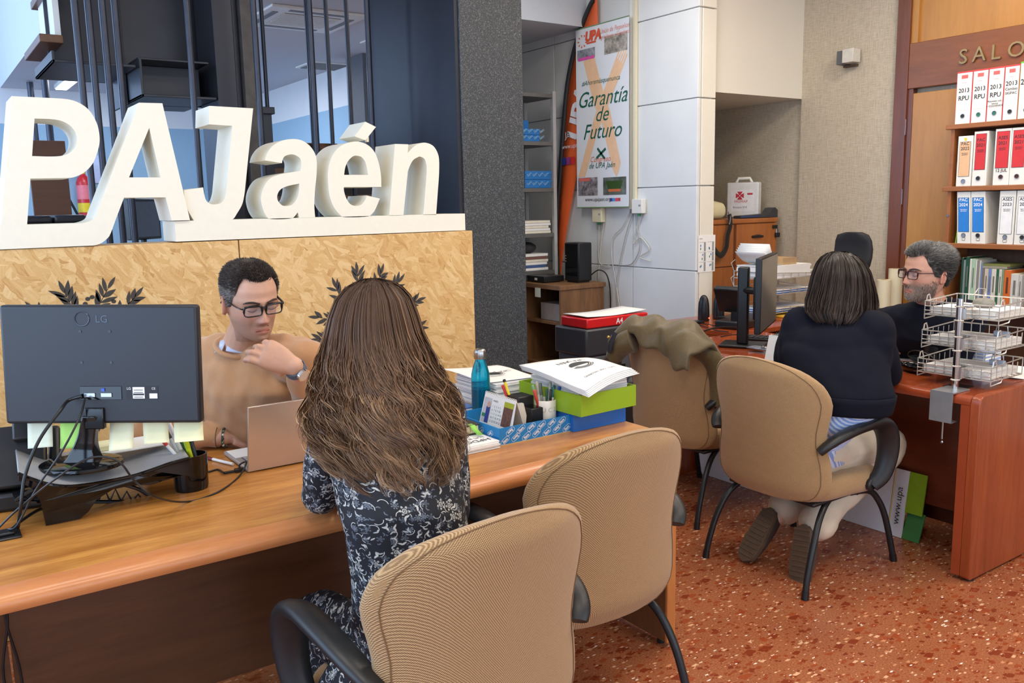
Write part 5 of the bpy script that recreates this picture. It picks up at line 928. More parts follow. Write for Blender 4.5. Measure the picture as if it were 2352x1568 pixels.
# books on the fourth shelf
bks_=[(2201,2206,'dark green',(30,70,52),1.0),(2206,2211,'slate grey',(120,132,136),.95),(2211,2219,'deep green',(28,78,54),1.02),(2220,2225,'white',(214,214,208),.98),(2225,2233,'mint green',(160,196,168),.98),(2233,2237,'cream',(206,204,194),.97),(2237,2242,'grey',(132,132,130),.95),(2242,2246,'pale grey',(190,190,186),.95),(2246,2250,'blue and grey',(110,130,170),.9),(2250,2255,'taupe',(120,112,102),.78),(2255,2264,'beige',(198,190,174),.78),(2264,2271,'periwinkle blue',(112,136,190),.78),(2271,2282,'ivory',(212,208,198),.78),(2282,2288,'forest green',(40,96,66),.78),(2288,2295,'light ivory',(206,204,194),.78),(2295,2300,'green and white',(120,150,120),.78),(2300,2316,'orange',(206,104,42),.77),(2316,2334,'off-white',(200,200,194),.70),(2334,2342,'ash grey',(186,186,182),.68)]
hh=A5(2220,592).z-z4
for i,(x0,x1,n_,c,hf) in enumerate(bks_):
    y0=A5(x0,700).y;y1=A5(x1,700).y; b=wthing('book','%s spined book standing on the fourth shelf'%n_,'book',(BX+.1,(y0+y1)/2,z4),'books on the fourth shelf'); hz=hh*hf
    G().box((BX+.008,y1+.0008,z4+.0005),(BX+.19,y0,z4+hz)).build('cover',M('book_'+n_.replace(' ','_'),c,.5,var=.05),b,smooth=0,bevel=.0015); G().box((BX+.012,y1+.003,z4+hz-.0005),(BX+.186,y0-.002,z4+hz+.0006)).build('page_block',M('cream_pages',(222,206,168),.8),b,smooth=0)
    if x1-x0>5: quad(G(),frame((BX+.0075,y0,z4),(0,-1,0),(0,0,1)),(y0-y1)*.35,hz*.35,(y0-y1)*.65,hz*.8,.0006).build('spine_print',M('spine_ink',(110,110,104),.6) if n_!='orange' else M('spine_brown',(90,50,24),.6),b,smooth=0)
y0=A5(2250,600).y;y1=A5(2312,600).y; b=wthing('book','olive green book lying flat across the upright books','book',(BX+.1,(y0+y1)/2,z4+hh*.79)); G().box((BX+.01,y1,z4+hh*.79),(BX+.2,y0,z4+hh*.84)).build('cover',M('book_grey_flat',(150,146,132),.5),b,smooth=0); G().box((BX+.012,y1-.015,z4+hh*.842),(BX+.2,y0+.005,z4+hh*.89)).build('upper_cover',M('book_olive',(120,124,70),.5),b,smooth=0)
for i in range(4):
    y=A5(2338+6*i,700).y; V=lambda d,yy,zz:Vector((BX+.01+d,yy+.28*zz,z4+.001+zz)); h=hh*.95; w=.02; g=G().add([V(0,y-.12,0),V(0,y-.12-w,0),V(.2,y-.12-w,0),V(.2,y-.12,0),V(0,y-.12,h),V(0,y-.12-w,h),V(.2,y-.12-w,h),V(.2,y-.12,h)],[(3,2,1,0),(4,5,6,7),(0,1,5,4),(1,2,6,5),(2,3,7,6),(3,0,4,7)]); tag(g.build('magazine',M('mag_grey%d'%i,(196-8*i,196-8*i,192-8*i),.6),smooth=0),'pale magazine slumped sideways at the end of the fourth shelf','magazine','slumped magazines on the fourth shelf')
# wall box by the door, rolled paper
p=at(1955,134,X=XW-.03); wb=wthing('wall_sensor','small white and grey alarm box on the wallpaper beside the door','sensor',(XW-.03,p.y,p.z)); G().box((XW-.125,p.y+.002,p.z-.045),(XW-.031,p.y+.05,p.z+.045)).build('bracket',M('sensor_grey',(92,94,98),.5),wb,bevel=.003); G().box((XW-.135,p.y-.085,p.z-.04),(XW-.05,p.y+.001,p.z+.05)).build('cover',M('sensor_cream',(206,202,192),.5),wb,bevel=.004); G().box((XW-.06,p.y-.06,p.z-.06),(XW-.031,p.y+.04,p.z-.046)).build('mount',M('mount_brown',(96,72,52),.6),wb,smooth=0)
for i,(x,y,l) in enumerate(((2058,617,'upright white paper roll, the taller one beside the door frame'),(2048,640,'upright white paper roll, the shorter one beside the door frame'))):
    p=at(x,y,X=5.36); t=wthing('paper_roll',l,'paper roll',(5.36,p.y,0)); G().lathe([(.0,0),(.045,0),(.045,p.z),(.012,p.z),(.012,p.z-.03),(.0,p.z-.03)],(5.36-.09*i,p.y+.0,.0),24).build('roll',cream_plastic,t); G().lathe([(.0125,p.z-.02),(.018,p.z-.02),(.018,p.z+.002),(.0125,p.z+.002)],(5.36-.09*i,p.y,0),16).build('core',kraft,t)
# ================================================================ niche: oak cabinet, first-aid case, bag
YK=4.25; xr=at(1784,505,Y=YK).x; zk=at(1784,499,Y=YK).z; oc=wthing('filing_cabinet','tall orange-brown wooden filing cabinet in the niche','cabinet',((XP+.17+xr)/2,YK+.22,0))
xm=at(1687,520,Y=YK).x
G().box((4.56,YK-.012,zk-.035),(xr+.006,YK+.45,zk)).build('top',oak,oc,smooth=0,bevel=.008); G().box((xm+.015,YK+.012,.06),(xr-.002,YK+.44,zk-.036)).build('body',oak,oc,smooth=0); G().box((4.57,YK+.012,.06),(xm-.012,YK+.44,zk-.036)).build('body',oak,oc,smooth=0)
dkx=M('cab_dark',(96,52,30),.4); G().box((xm-.012,YK+.004,.06),(xm+.015,YK+.43,zk-.036)).build('divider',dkx,oc,smooth=0); G().box((4.58,YK+.03,0),(xr-.02,YK+.42,.06)).build('plinth',black_plastic,oc,smooth=0)
zd_=at(1720,608,Y=YK).z; hd=at(1737,543,Y=YK)
for x0,x1 in ((xm+.018,xr-.004),(4.575,xm-.014)):
    for z0,za in ((zd_+.003,zk-.04),(zd_-.56,zd_-.003)): 
        d_=G().box((x0,YK-.006,z0),(x1,YK+.0115,za)).build('door',oak,oc,smooth=0,bevel=.002)
        if x0>xm and za>zd_: G().tube([(hd.x-.06,YK-.012,hd.z),(hd.x,YK-.016,hd.z+.004),(hd.x+.06,YK-.012,hd.z)],[.008,.012,.008],10).build('handle',black_plastic,d_)
lk=at(1779,520,Y=YK); kk=wthing('padlock','small black padlock hanging at the cabinet corner','padlock',(lk.x,YK-.02,lk.z-.05)); G().box((lk.x-.035,YK-.02,lk.z-.012),(lk.x+.012,YK-.0065,lk.z+.012)).build('hasp',black_metal,kk,smooth=0,bevel=.002); G().tube([(lk.x,YK-.018,lk.z-.045),(lk.x,YK-.018,lk.z-.02),(lk.x+.012,YK-.018,lk.z-.012),(lk.x+.02,YK-.018,lk.z-.045)],.003,6).build('shackle',steel,kk); G().box((lk.x-.01,YK-.03,lk.z-.08),(lk.x+.03,YK-.01,lk.z-.045)).build('body',black_metal,kk,bevel=.003)
f0=at(1690,492,Y=YK+.13); f1=at(1758,492,Y=YK+.13); ft=at(1725,418,Y=YK+.13); fa=wthing('first_aid_case','white plastic first-aid case with red cross on the wooden cabinet','first-aid case',((f0.x+f1.x)/2,YK+.2,zk))
R=Matrix.Rotation(.10,3,'Z'); cF=Vector(((f0.x+f1.x)/2,YK+.2,0)); fw=.120
def fb(a,b,m,nm,bev=.006,par=None): return G().box((cF.x+a[0],cF.y+a[1],a[2]),(cF.x+b[0],cF.y+b[1],b[2]),R=Matrix.Rotation(-1.05,3,'Z'),c=cF).build(nm,m,par or fa,bevel=bev,seg=3)
zt_=ft.z-.0; fb((-fw,-.055,zk+.002),(fw,.0,zt_),M('case_grey',(206,206,206),.4),'front_shell',.012); fb((-fw,.001,zk+.002),(fw,.06,zt_),white_plastic,'back_shell',.012)
hp=[cF+Matrix.Rotation(-1.05,3,'Z')@Vector((u,0,0))+Vector((0,0,z)) for u,z in ((-.06,zt_-.005),(-.042,zt_+.03),(.042,zt_+.03),(.06,zt_-.005))]; G().tube(hp,.011,8).build('handle',white_plastic,fa)
fA=lambda u,v,w=0:cF+Matrix.Rotation(-1.05,3,'Z')@Vector((u,-.0555-w,0))+Vector((0,0,zk+.002+v)); hgt=zt_-zk
rc=M('cross_red',(176,24,48),.5); quad(G(),fA,-fw*.72,hgt*.18,fw*.72,hgt*.78,.001).build('label',M('case_label',(214,214,216),.5),fa,smooth=0)
cr=[(-.01,-.04),(.01,-.04),(.006,-.01),(.035,-.014),(.035,.014),(.006,.01),(.01,.04),(-.01,.04),(-.006,.01),(-.035,.014),(-.035,-.014),(-.006,-.01)]; cr=[(x*.9,y*.9) for x,y in cr]
for ps in ([(-.028,-.04),(.028,-.04),(.006,-.006),(-.006,-.006)],[(-.028,.04),(.028,.04),(.006,.006),(-.006,.006)],[(-.04,-.026),(-.04,.026),(-.005,.006),(-.005,-.006)],[(.04,-.026),(.04,.026),(.005,.006),(.005,-.006)]): G().add([fA(x*.75-.02,y*.75+hgt*.62,.002) for x,y in ps],[(0,1,2,3)]).build('cross',rc,fa,smooth=0)
text('lettering','FREMAP',.028,rc,fA,fa,-.06,hgt*.42,.002); text('lettering','Botiquin E+E',.02,ink,fA,fa,-.07,hgt*.27,.002); quad(G(),fA,.035,hgt*.64,.075,hgt*.69,.002).build('red_patch',rc,fa,smooth=0)
s0=at(1715,496,Y=YK+.04); sw=wthing('tape_dispenser','dark plastic paper cutter lying in front of the first-aid case','paper cutter',(s0.x,YK+.05,zk)); g=G().prism([(-.2,0),(.22,0),(.22,.055),(.19,.075),(.15,.07),(.11,.03),(-.2,.02)],lambda u,v,w:Vector((s0.x+.1+u,YK+.01+w,zk+.001+v)),.07); g.build('base',M('cutter_grey',(56,58,62),.4),sw,smooth=30,bevel=.004); G().box((s0.x-.1,YK+.005,zk+.008),(s0.x+.1,YK+.0095,zk+.018)).build('blade_rail',M('rail_blue',(40,60,110),.4),sw,smooth=0)
bg=wthing('cream_bag','cream soft case with a black shoulder strap on the wooden cabinet','bag',(4.68,YK+.1,zk)); rings=[]
for i in range(9):
    u=i/8; x=4.565+.30*u; h=.16-.05*u
    s=1 if i<7 else (.8 if i==7 else .35); ring=[]
    for k in range(20):
        a=2*math.pi*k/20; ca,sa=math.cos(a),math.sin(a); ring.append(Vector((x,YK+.10+.13*s*math.copysign(abs(ca)**.5,ca),zk+.003+h/2+h/2*s*math.copysign(abs(sa)**.6,sa))))
    rings.append(ring)
G().loft(rings).build('case',M('bag_cream',(214,204,164),.7,var=.04),bg,smooth=60); G().tube([(4.60,YK-.01,zk+.14),(4.63,YK-.012,zk+.145),(4.66,YK-.01,zk+.135)],.008,8).build('zip_pull',black_plastic,bg)
stp_=[at(1675,492,Y=YK-.04),at(1678,515,Y=YK-.04),at(1672,540,Y=YK-.04),at(1668,570,Y=YK-.04),at(1655,586,Y=YK-.05),at(1640,570,Y=YK-.05),at(1630,540,Y=YK-.05)]
G().tube(catmull(stp_,6),.021,8,flat=.16,up=(0,1,0)).build('strap',black_plastic,bg); G().tube(catmull([at(1673,486,Y=YK-.03),at(1677,500,Y=YK-.04),at(1675,515,Y=YK-.04)],4),.006,8).build('snap_hook',steel,bg)
# sheet calendar on the pillar end
yq=YP-.006; pa=at(1604,541,Y=yq); pb_=at(1643,541,Y=yq); pz_=at(1604,626,Y=yq).z; sc=wthing('year_planner','white year planner sheet taped to the end of the tiled pillar','calendar',((pa.x+pb_.x)/2,yq,pz_)); fY=frame((pa.x,yq,pz_),(1,0,0),(0,0,1)); w_=pb_.x-pa.x; h_=pa.z-pz_
G().box((pa.x,yq-.0005,pz_),(pb_.x,yq+.0015,pa.z)).build('sheet',paper,sc,smooth=0)
gl=M('plan_line',(150,152,156),.6)
for r in range(3):
    for c in range(2):
        u0=w_*(.06+.48*c); v0=h_*(.03+.27*r); quad(G(),fY,u0+w_*.27,v0,u0+w_*.38,v0+h_*.24,.0012).build('month_list',gl,sc,smooth=0); quad(G(),fY,u0,v0+h_*.245,u0+w_*.4,v0+h_*.25,.0012).build('month_rule',ink,sc,smooth=0)
        for k in range(2): uu=u0+w_*rnd.uniform(.04,.2); vv=v0+h_*rnd.uniform(.03,.18); quad(G(),fY,uu,vv,uu+.008,vv+.014,.0013).build('mark',M('mk_teal',(40,120,110),.5) if (r+c+k)%2 else M('mk_blue',(50,120,190),.5),sc,smooth=0)
quad(G(),fY,w_*.06,h_*.9,w_*.24,h_*.92,.0012).build('heading',gl,sc,smooth=0)
# ================================================================ poster wall: banner, flag, raceway, boxes, cables
PX_=4.285; po=wthing('hanging_poster','tall white poster with an orange cross and green lettering on the tiled wall','poster',(PX_,4.95,1.47))
c0_=at(1322.4,70,X=PX_); c1_=at(1444,39.4,X=PX_); c2_=at(1328.5,476.4,X=PX_); Yl=c0_.y; Yr=c1_.y; Zb=c2_.z; Zt=c0_.z; PW=Yl-Yr; PH=Zt-Zb
G().box((PX_,Yr,Zb),(PX_+.004,Yl,Zt)).build('sheet',M('poster_white',(226,230,236),.35,var=.01),po,smooth=0)
fP=frame((PX_-.0005,Yl,Zb),(0,-1,0),(0,0,1)); gP=lambda u,v,w=0:fP(u*PW,v*PH,w)
peach=M('poster_peach',(238,196,158),.5,var=.04); gre=M('poster_green',(26,92,74),.5); pinkl=M('poster_pink',(228,150,140),.5)
def poly(pts,m,nm,w=.0006): return G().add([gP(u,v,w) for u,v in pts],[tuple(range(len(pts)))]).build(nm,m,po,smooth=0)
poly([(.15,.82),(.37,.83),(.52,.65),(.66,.53),(.86,.24),(.83,.2),(.78,.165),(.72,.2),(.5,.47),(.36,.57)],peach,'cross_stroke'); poly([(.03,.175),(.17,.175),(.42,.42),(.62,.55),(.98,.80),(.95,.87),(.86,.86),(.52,.62),(.36,.50)],peach,'cross_stroke',.0008)
for k in range(4): poly([(.80+.03*k,.80-.01*k),(.93+.02*k,.875-.012*k),(.935+.02*k,.868-.012*k),(.80+.03*k,.79-.01*k)],M('poster_white2',(226,230,236),.4),'brush_gap',.0012)
def ptxt(s,u,v,size,m,sh=.35,sx=1.0,al='CENTER',off=0): text('lettering',s,size*PW,m,lambda a,b,w:fP(u*PW+a,v*PH+b,w),po,0,0,.0016,al,shear=sh,sx=sx,off=off)
ptxt('Garantía',.5,.565,.275,gre); ptxt('de',.5,.478,.26,gre); ptxt('Futuro',.5,.385,.27,gre); ptxt('#Ahoramásquenunca',.48,.685,.085,gre); ptxt('Congreso',.47,.255,.1,M('poster_orange',(222,120,80),.5)); ptxt('de UPA Jaén',.5,.22,.1,gre); ptxt('www.upajaen.org',.42,.035,.072,ink,0); ptxt('Unión de Pequeños',.74,.945,.085,pinkl,.2,.8); ptxt('Agricultores y Ganaderos',.74,.915,.075,pinkl,.2,.72)
ptxt('UPA',.34,.925,.16,M('poster_logo',(222,92,60),.5),.15,1,off=.006); lo=M('poster_logo',(222,92,60),.5); quad(G(),gP,.22,.908,.40,.918,.0012).build('logo_bar',lo,po,smooth=0)
for k in range(9): a=math.radians(20+k*40); poly([(.135+.05*math.cos(a),.93+.02*math.sin(a)),(.135+.095*math.cos(a+.15),.93+.036*math.sin(a+.15)),(.135+.095*math.cos(a-.15),.93+.036*math.sin(a-.15))],lo,'sun_ray',.0014)
for a,b in (((.40,.275),(.58,.325)),((.42,.33),(.56,.27))): d=Vector((b[0]-a[0],(b[1]-a[1])*PH/PW)).normalized(); n=Vector((-d.y,d.x))*.016; poly([(a[0]+n.x,a[1]+n.y*PW/PH),(b[0]+n.x,b[1]+n.y*PW/PH),(b[0]-n.x,b[1]-n.y*PW/PH),(a[0]-n.x,a[1]-n.y*PW/PH)],gre,'x_mark',.0016)
def photo(u0,v0,u1,v1,c1,c2,sc,nm):
    k=N(nm); f=k.noise(k.co(),sc,3,.7); k.set(col=k.ramp(f,[(.3,c1),(.7,c2)]),rough=.4); quad(G(),gP,u0,v0,u1,v1,.0013).build('photo',k.m,po,smooth=0)
photo(.03,.83,.38,.885,(84,88,98),(176,180,190),16,'photo_march'); quad(G(),gP,.05,.825,.37,.842,.0016).build('photo_caption',M('cap_pink',(220,90,170),.5),po,smooth=0); photo(.56,.83,.98,.925,(70,66,58),(196,188,176),20,'photo_sheep'); photo(.03,.068,.42,.17,(60,56,62),(180,172,176),26,'photo_crowd'); photo(.53,.068,.96,.165,(48,56,34),(122,128,122),9,'photo_bowl')
G().add([gP(.62+.0*k,.1,.0016) for k in range(1)]+[gP(.86,.1,.0016),gP(.90,.145,.0016),gP(.58,.145,.0016)],[(0,1,2,3)]).build('photo_bowl',M('bowl_green',(52,80,30),.3),po,smooth=0); quad(G(),gP,.63,.085,.86,.1,.0017).build('photo_bowl',M('bowl_orange',(206,110,66),.4),po,smooth=0); quad(G(),gP,.05,.15,.27,.168,.0016).build('photo_banner',M('ban_red',(220,110,96),.5),po,smooth=0)
for k,c in enumerate(((40,70,150),(60,150,220),(220,70,80),(200,60,60))): quad(G(),gP,.66+.05*k,.033,.705+.05*k,.05,.0016).build('social_icon',M('soc%d'%k,c,.5),po,smooth=0)
G().cyl((PX_+.002,Yr,Zt),(PX_+.002,Yl,Zt),.005,8).build('rail',M('rail_green',(120,150,110),.4),po); G().cyl((PX_+.002,Yr,Zb),(PX_+.002,Yl,Zb),.005,8).build('rail',M('rail_green',(120,150,110),.4),po)
# feather flag behind the poster
FX=4.313; fg=wthing('feather_flag','orange feather flag with black pole sleeve leaning against the tiled wall','flag',(FX,at(1285,660,X=FX).y,0))
lp_=[(1283,690),(1283,615),(1277,560),(1279,480),(1285,400),(1291,300),(1301,190),(1318,110),(1338,50),(1357,8),(1366,0)]
rp_=[(1288,690),(1290,615),(1300,540),(1312,470),(1326,400),(1346,330),(1356,260),(1366,180),(1372,110),(1373,50),(1372,-6)]
Lp=catmull([at(x,y,X=FX) for x,y in lp_],4); Rp=catmull([at(x,y,X=FX) for x,y in rp_],4)
orange=M('flag_orange',(224,96,40),.55,var=.05,scale=5)
G().add([v for a,b in zip(Lp,Rp) for v in (a.lerp(b,.12),a.lerp(b,.45)+Vector((-.006,0,0)),b)],[f_ for i in range(len(Lp)-1) for f_ in ((3*i,3*i+1,3*i+4,3*i+3),(3*i+1,3*i+2,3*i+5,3*i+4))]).build('cloth',orange,fg,solid=.001,smooth=60)
G().tube([a.lerp(b,.06) for a,b in zip(Lp,Rp)],.021,10).build('pole_sleeve',M('sleeve_black',(34,34,38),.6),fg); b0=Lp[0]; G().cyl((FX-.01,b0.y,.03),(FX-.005,b0.y,b0.z+.05),.012,10).build('pole',black_metal,fg); G().lathe([(.0,0),(.02,0),(.02,.03),(.0,.03)],(FX-.012,b0.y,0),16).build('foot',black_metal,fg)
fwm=M('flag_white',(232,232,238),.5); d_=(at(1325,200,X=FX)-at(1305,320,X=FX)).normalized(); o_=at(1307,316,X=FX-.012); text('lettering','UPA',.22,fwm,frame(o_,(0,d_.y,d_.z),(0,d_.z,-d_.y)),fg,0,-.13,.0,sx=1.0,off=.01)
# the word reads up the flag
o2=at(1291,343,X=FX-.012); text('lettering','www.upajaen.com',.05,fwm,frame(o2,(0,-1,.03),(0,.03,1)),fg,0,0,.0); o3=at(1291,372,X=FX-.012); f3=frame(o3,(0,-1,.03),(0,.03,1))
for k,c in enumerate(((40,60,140),(150,60,140),(214,44,54))): quad(G(),f3,.0+.055*k,-.025,.048+.055*k,.03,.001).build('social_icon',M('socf%d'%k,c,.5),fg,smooth=0)
text('lettering','JA',.07,fwm,frame(at(1298,318,X=FX-.012),(0,-1,.03),(0,.03,1)),fg,0,0,0)
# cable raceway, wall boxes, loose wires
y0_=at(1450,200,X=XP).y; y1_=at(1465,200,X=XP).y; rw=wthing('cable_raceway','cream plastic cable raceway running down the tiled wall','raceway',(XP-.01,(y0_+y1_)/2,1.5)); zb_=at(1455,480,X=XP).z
G().box((XP-.022,y1_,zb_),(XP-.0005,(y0_+y1_)/2-.003,3.2)).build('duct',cream_plastic,rw,smooth=0,bevel=.002); G().box((XP-.018,(y0_+y1_)/2,zb_),(XP-.0005,y0_,3.2)).build('duct',white_plastic,rw,smooth=0,bevel=.002); G().box((XP-.026,(y0_+y1_)/2-.02,zb_-.03),(XP-.0005,(y0_+y1_)/2+.02,zb_)).build('end_collar',M('collar_grey',(120,110,100),.5),rw,smooth=0)
for x0,x1,yt,yb,m,l in ((1370,1391,477,510,cream_plastic,'cream telephone wall box under the poster'),(1461,1484,457,490,white_plastic,'white network wall box beside the raceway')):
    a=at(x0,yb,X=XP);b=at(x1,yb,X=XP);t=at(x0,yt,X=XP); wbx=wthing('wall_box',l,'wall socket',(XP-.02,(a.y+b.y)/2,a.z),'small boxes on the tiled wall'); G().box((XP-.045,b.y,a.z),(XP-.0005,a.y,t.z)).build('cover',m,wbx,bevel=.004); G().box((XP-.035,(a.y+b.y)/2-.015,a.z-.02),(XP-.015,(a.y+b.y)/2+.005,a.z)).build('green_plug',M('plug_green',(60,140,90),.4),wbx,smooth=0); G().box((XP-.047,b.y+.01,(a.z+t.z)/2),(XP-.0452,b.y+.03,(a.z+t.z)/2+.012)).build('lettering',M('plan_line',(150,152,156),.6),wbx,smooth=0)
wirew=M('wire_cream',(206,204,196),.5)
for pts,m,l in ((((1449,480),(1430,520),(1408,545),(1405,590),(1413,640),(1425,720)),wirew,'loose grey-white wire hanging from the raceway towards the floor'),(((1456,482),(1440,530),(1424,600),(1416,660),(1420,720)),M('wire_grey',(172,170,166),.5),'pale grey wire hanging straight below the raceway'),(((1460,482),(1462,520),(1470,560),(1462,590),(1445,608),(1410,607)),M('wire_grey',(172,170,166),.5),'grey wire looped on the wall below the raceway'),(((1474,492),(1460,530),(1455,560),(1470,545),(1485,560),(1490,575),(1470,590),(1495,600)),wirew,'thin white wire coiled below the network box'),(((1376,512),(1375,560),(1376,600),(1390,610),(1405,606)),wirew,'cream wire hanging from the telephone box'),(((1387,512),(1380,560),(1376,610),(1374,640)),wirew,'thin cream wire below the telephone box')):
    cable([at(x,y,X=XP-.012) for x,y in pts],.0035,l,'wall_wire',m,cat='wire')
# rack shelving with blue boxes at the far end
YR=5.44; rx1=at(1276,230,Y=YR).x; rx0=at(1150,325,Y=YR).x; rkb=wthing('metal_rack','grey steel shelving rack beyond the speckled column','shelving',((rx0+rx1)/2,YR+.2,0)); rgm=M('rack_grey',(108,106,104),.5,.3)
rz=[at(1240,y,Y=YR).z for y in (214,325,432,536)]+[.62,.2]
for z in rz: G().box((rx0,YR,z-.028),(rx1,YR+.4,z)).build('shelf',rgm,rkb,smooth=0)
upm=M('upright_grey',(186,188,188),.4,.3)
for x in (rx0,rx1-.03):
    for y in (YR-.003,YR+.375): 
        u=G().box((x,y,0),(x+.03,y+.028,rz[0]+.02)).build('upright',upm,rkb,smooth=0)
bbx=M('file_box_blue',(30,110,180),.5,var=.12,scale=22)
def fbox(x0,x1,yb,yt,l,dz=0,dep_=.3,off=.02):
    a=at(x0,yb,Y=YR+off);b=at(x1,yb,Y=YR+off);t=at(x0,yt,Y=YR+off); z=min(rz,key=lambda q_:abs(q_-a.z)) if dz==0 else dz; h=t.z-a.z; t_=wthing('archive_box',l,'box',((a.x+b.x)/2,YR+.15,z),'blue archive boxes on the steel rack'); G().box((a.x,YR+off,z+.001),(b.x-.002,YR+off+dep_,z+h*.97)).build('carton',bbx,t_,smooth=0,bevel=.003); G().box((a.x-.003,YR+off-.003,z+h*.6),(b.x+.001,YR+off+dep_,z+h)).build('lid',bbx,t_,smooth=0,bevel=.003)
    fX=frame((a.x,YR+off-.0035,z),(1,0,0),(0,0,1))
    for k in range(4): text('lettering','Sam',.03,M('print_paleblue',(150,196,226),.5),fX,t_,.02+.055*k,h*.3,.0006,rot=.5)
    return z+h
fbox(1150,1214,318,265,'blue archive box behind the pair on the upper shelf',off=.16,dep_=.2); zz=fbox(1195,1240,319,304,'lower blue archive box on the upper rack shelf',dep_=.13); fbox(1195,1240,303,289,'upper blue archive box of the pair on the upper rack shelf',dz=zz+.001,dep_=.13)
fbox(1190,1244,385,347,'tall blue archive box at the back of the middle shelf',off=.2,dep_=.18); zz=fbox(1206,1266,425,405,'lower long blue archive box on the middle rack shelf',dep_=.16); fbox(1206,1266,404,384,'upper long blue archive box on the middle rack shelf',dz=zz+.001,dep_=.16)
def pile(x0,x1,yb,n,th,z,l,cols,dep_=.28):
    a=at(x0,yb,Y=YR+.03);b=at(x1,yb,Y=YR+.03); t_=wthing('file_pile',l,'papers',((a.x+b.x)/2,YR+.15,z))
    for k in range(n): G().box((a.x+rnd.uniform(0,.02),YR+.03,z+.001+k*th),(b.x-rnd.uniform(0,.03),YR+.03+dep_,z+.001+k*th+th*.9)).build('file',cols[k%len(cols)],t_,smooth=0)
pw=M('paper_warm',(228,222,206),.7); pile(1190,1266,530,5,.02,rz[3],'pile of cream folders on the fourth rack shelf',[pw,paper]); 
zlow=at(1230,622,Y=YR).z; G().box((rx0,YR,zlow-.03),(rx1,YR+.4,zlow-.002)).build('shelf',rgm,rkb,smooth=0)
pile(1190,1260,620,6,.022,zlow,'pile of files and books on the low rack shelf',[paper,M('file_blue',(70,96,150),.5),paper,pw,M('file_brown',(120,86,76),.5)]); bk_=at(1215,575,Y=YR+.1); dbag=wthing('dark_bundle','crumpled dark bundle on top of the low files','bag',(bk_.x,YR+.15,zlow+.133)); gg=G().ball((bk_.x,YR+.15,zlow+.175),(.09,.08,.045),18,12); gg.v=[tuple(Vector(p)+Vector((.012,.012,.012))*mnoise.noise(Vector(p)*22)) for p in gg.v]; gg.build('cloth',M('bundle_dark',(40,40,44),.7),dbag,smooth=60)
# walnut cabinet with router, printer with ream
YW=4.95; wx0=at(1288,668,Y=YW).x; zw=at(1335,652,Y=YW).z; wc=wthing('walnut_cabinet','open walnut shelf cabinet carrying the black router','cabinet',((wx0+4.29)/2,5.2,0)); wx1=4.285
G().box((wx0-.02,YW-.012,zw-.035),(wx1+.012,5.43,zw)).build('top',walnut,wc,smooth=0,bevel=.004); G().box((wx0,YW,0),(wx1,YW+.02,zw-.036)).build('side_panel',walnut,wc,smooth=0); G().box((wx0,5.40,0),(wx1,5.42,zw-.036)).build('side_panel',walnut,wc,smooth=0); G().box((wx1-.015,YW+.02,.0),(wx1-.002,5.40,zw-.036)).build('back_panel',wood('walnut_dark',(84,64,50),(58,42,32),'Z',1,.5),wc,smooth=0)
for z in (.06,.3,at(1270,740,X=wx0).z): G().box((wx0+.01,YW+.02,z-.02),(wx1-.015,5.40,z)).build('shelf',walnut,wc,smooth=0)
zs_=at(1270,740,X=wx0).z; b_=at(1245,735,X=wx0+.06); tag(G().box((wx0+.05,YW+.04,zs_+.001),(wx0+.2,b_.y,zs_+.13)).build('shelf_box',M('box_pinkgrey',(168,156,150),.7),smooth=0,bevel=.003),'plain pinkish-grey carton inside the walnut cabinet','box'); sn=at(1234,665,X=wx0-.022); tag(G().box((wx0-.0225,sn.y-.04,zw-.10),(wx0-.0212,sn.y+.03,zw-.03)).build('paper_tag',M('tag_cream',(206,212,196),.7),smooth=0),'small pale paper tag stuck under the cabinet top','paper')
rt0=at(1303,640,X=4.06); rt1=at(1362,640,X=4.06); rh=at(1335,556,X=4.06).z; 
tw=wthing('router_tower','upright glossy black network box on the walnut cabinet','router',(4.06,(rt0.y+rt1.y)/2,zw)); yy1=YW+.06; yy0=yy1+ (rt0.y-rt1.y); G().box((4.09,yy1,zw+.012),(4.22,yy1+.17,zw+.30)).build('case',black_plastic,tw,bevel=.008); G().box((4.089,yy1+.015,zw+.05),(4.09,yy1+.155,zw+.29)).build('front_plate',gloss_black,tw,smooth=0); G().box((4.1,yy1+.02,zw),(4.21,yy1+.15,zw+.012)).build('foot',black_plastic,tw,smooth=0)
for k in range(3): G().ball((4.088,yy1+.15,zw+.2-.02*k),.003,8,5).build('led',white_plastic,tw)
dv=wthing('video_recorder','flat black recorder box beside the upright router','recorder',(4.02,5.4,zw)); G().box((3.91,5.20,zw+.006),(4.10,5.42,zw+.05)).build('case',black_plastic,dv,bevel=.003); G().box((3.907,5.29,zw+.018),(3.9095,5.32,zw+.035)).build('badge',white_plastic,dv,smooth=0); G().box((3.93,5.22,zw),(4.08,5.4,zw+.006)).build('foot',black_plastic,dv,smooth=0)
cable([(4.22,YW+.09,zw+.04),(4.26,YW+.03,zw+.09),(4.3,YW-.02,zw+.05),(4.335-.01,YW-.03,zw-.1),(4.32,YW-.03,zw-.35),(4.31,YW-.03,.02)],.005,'black cable dropping behind the walnut cabinet')
pr=wthing('printer','dark grey office printer standing between the two desks','printer',(3.36,3.92,0)); pg1=M('printer_dark',(58,60,66),.4); pg2=M('printer_grey',(94,96,104),.4); zp=.79
G().box((3.12,3.745,.45),(3.6,4.02,zp-.16)).build('body',pg2,pr,bevel=.01); G().box((3.10,3.735,zp-.16),(3.61,4.03,zp)).build('scanner_lid',pg1,pr,bevel=.012); G().box((3.14,3.765,.0),(3.58,4.0,.45)).build('paper_unit',pg1,pr,bevel=.006); G().box((3.16,3.735,.5),(3.4,3.746,.56)).build('output_slot',black_plastic,pr,smooth=0)
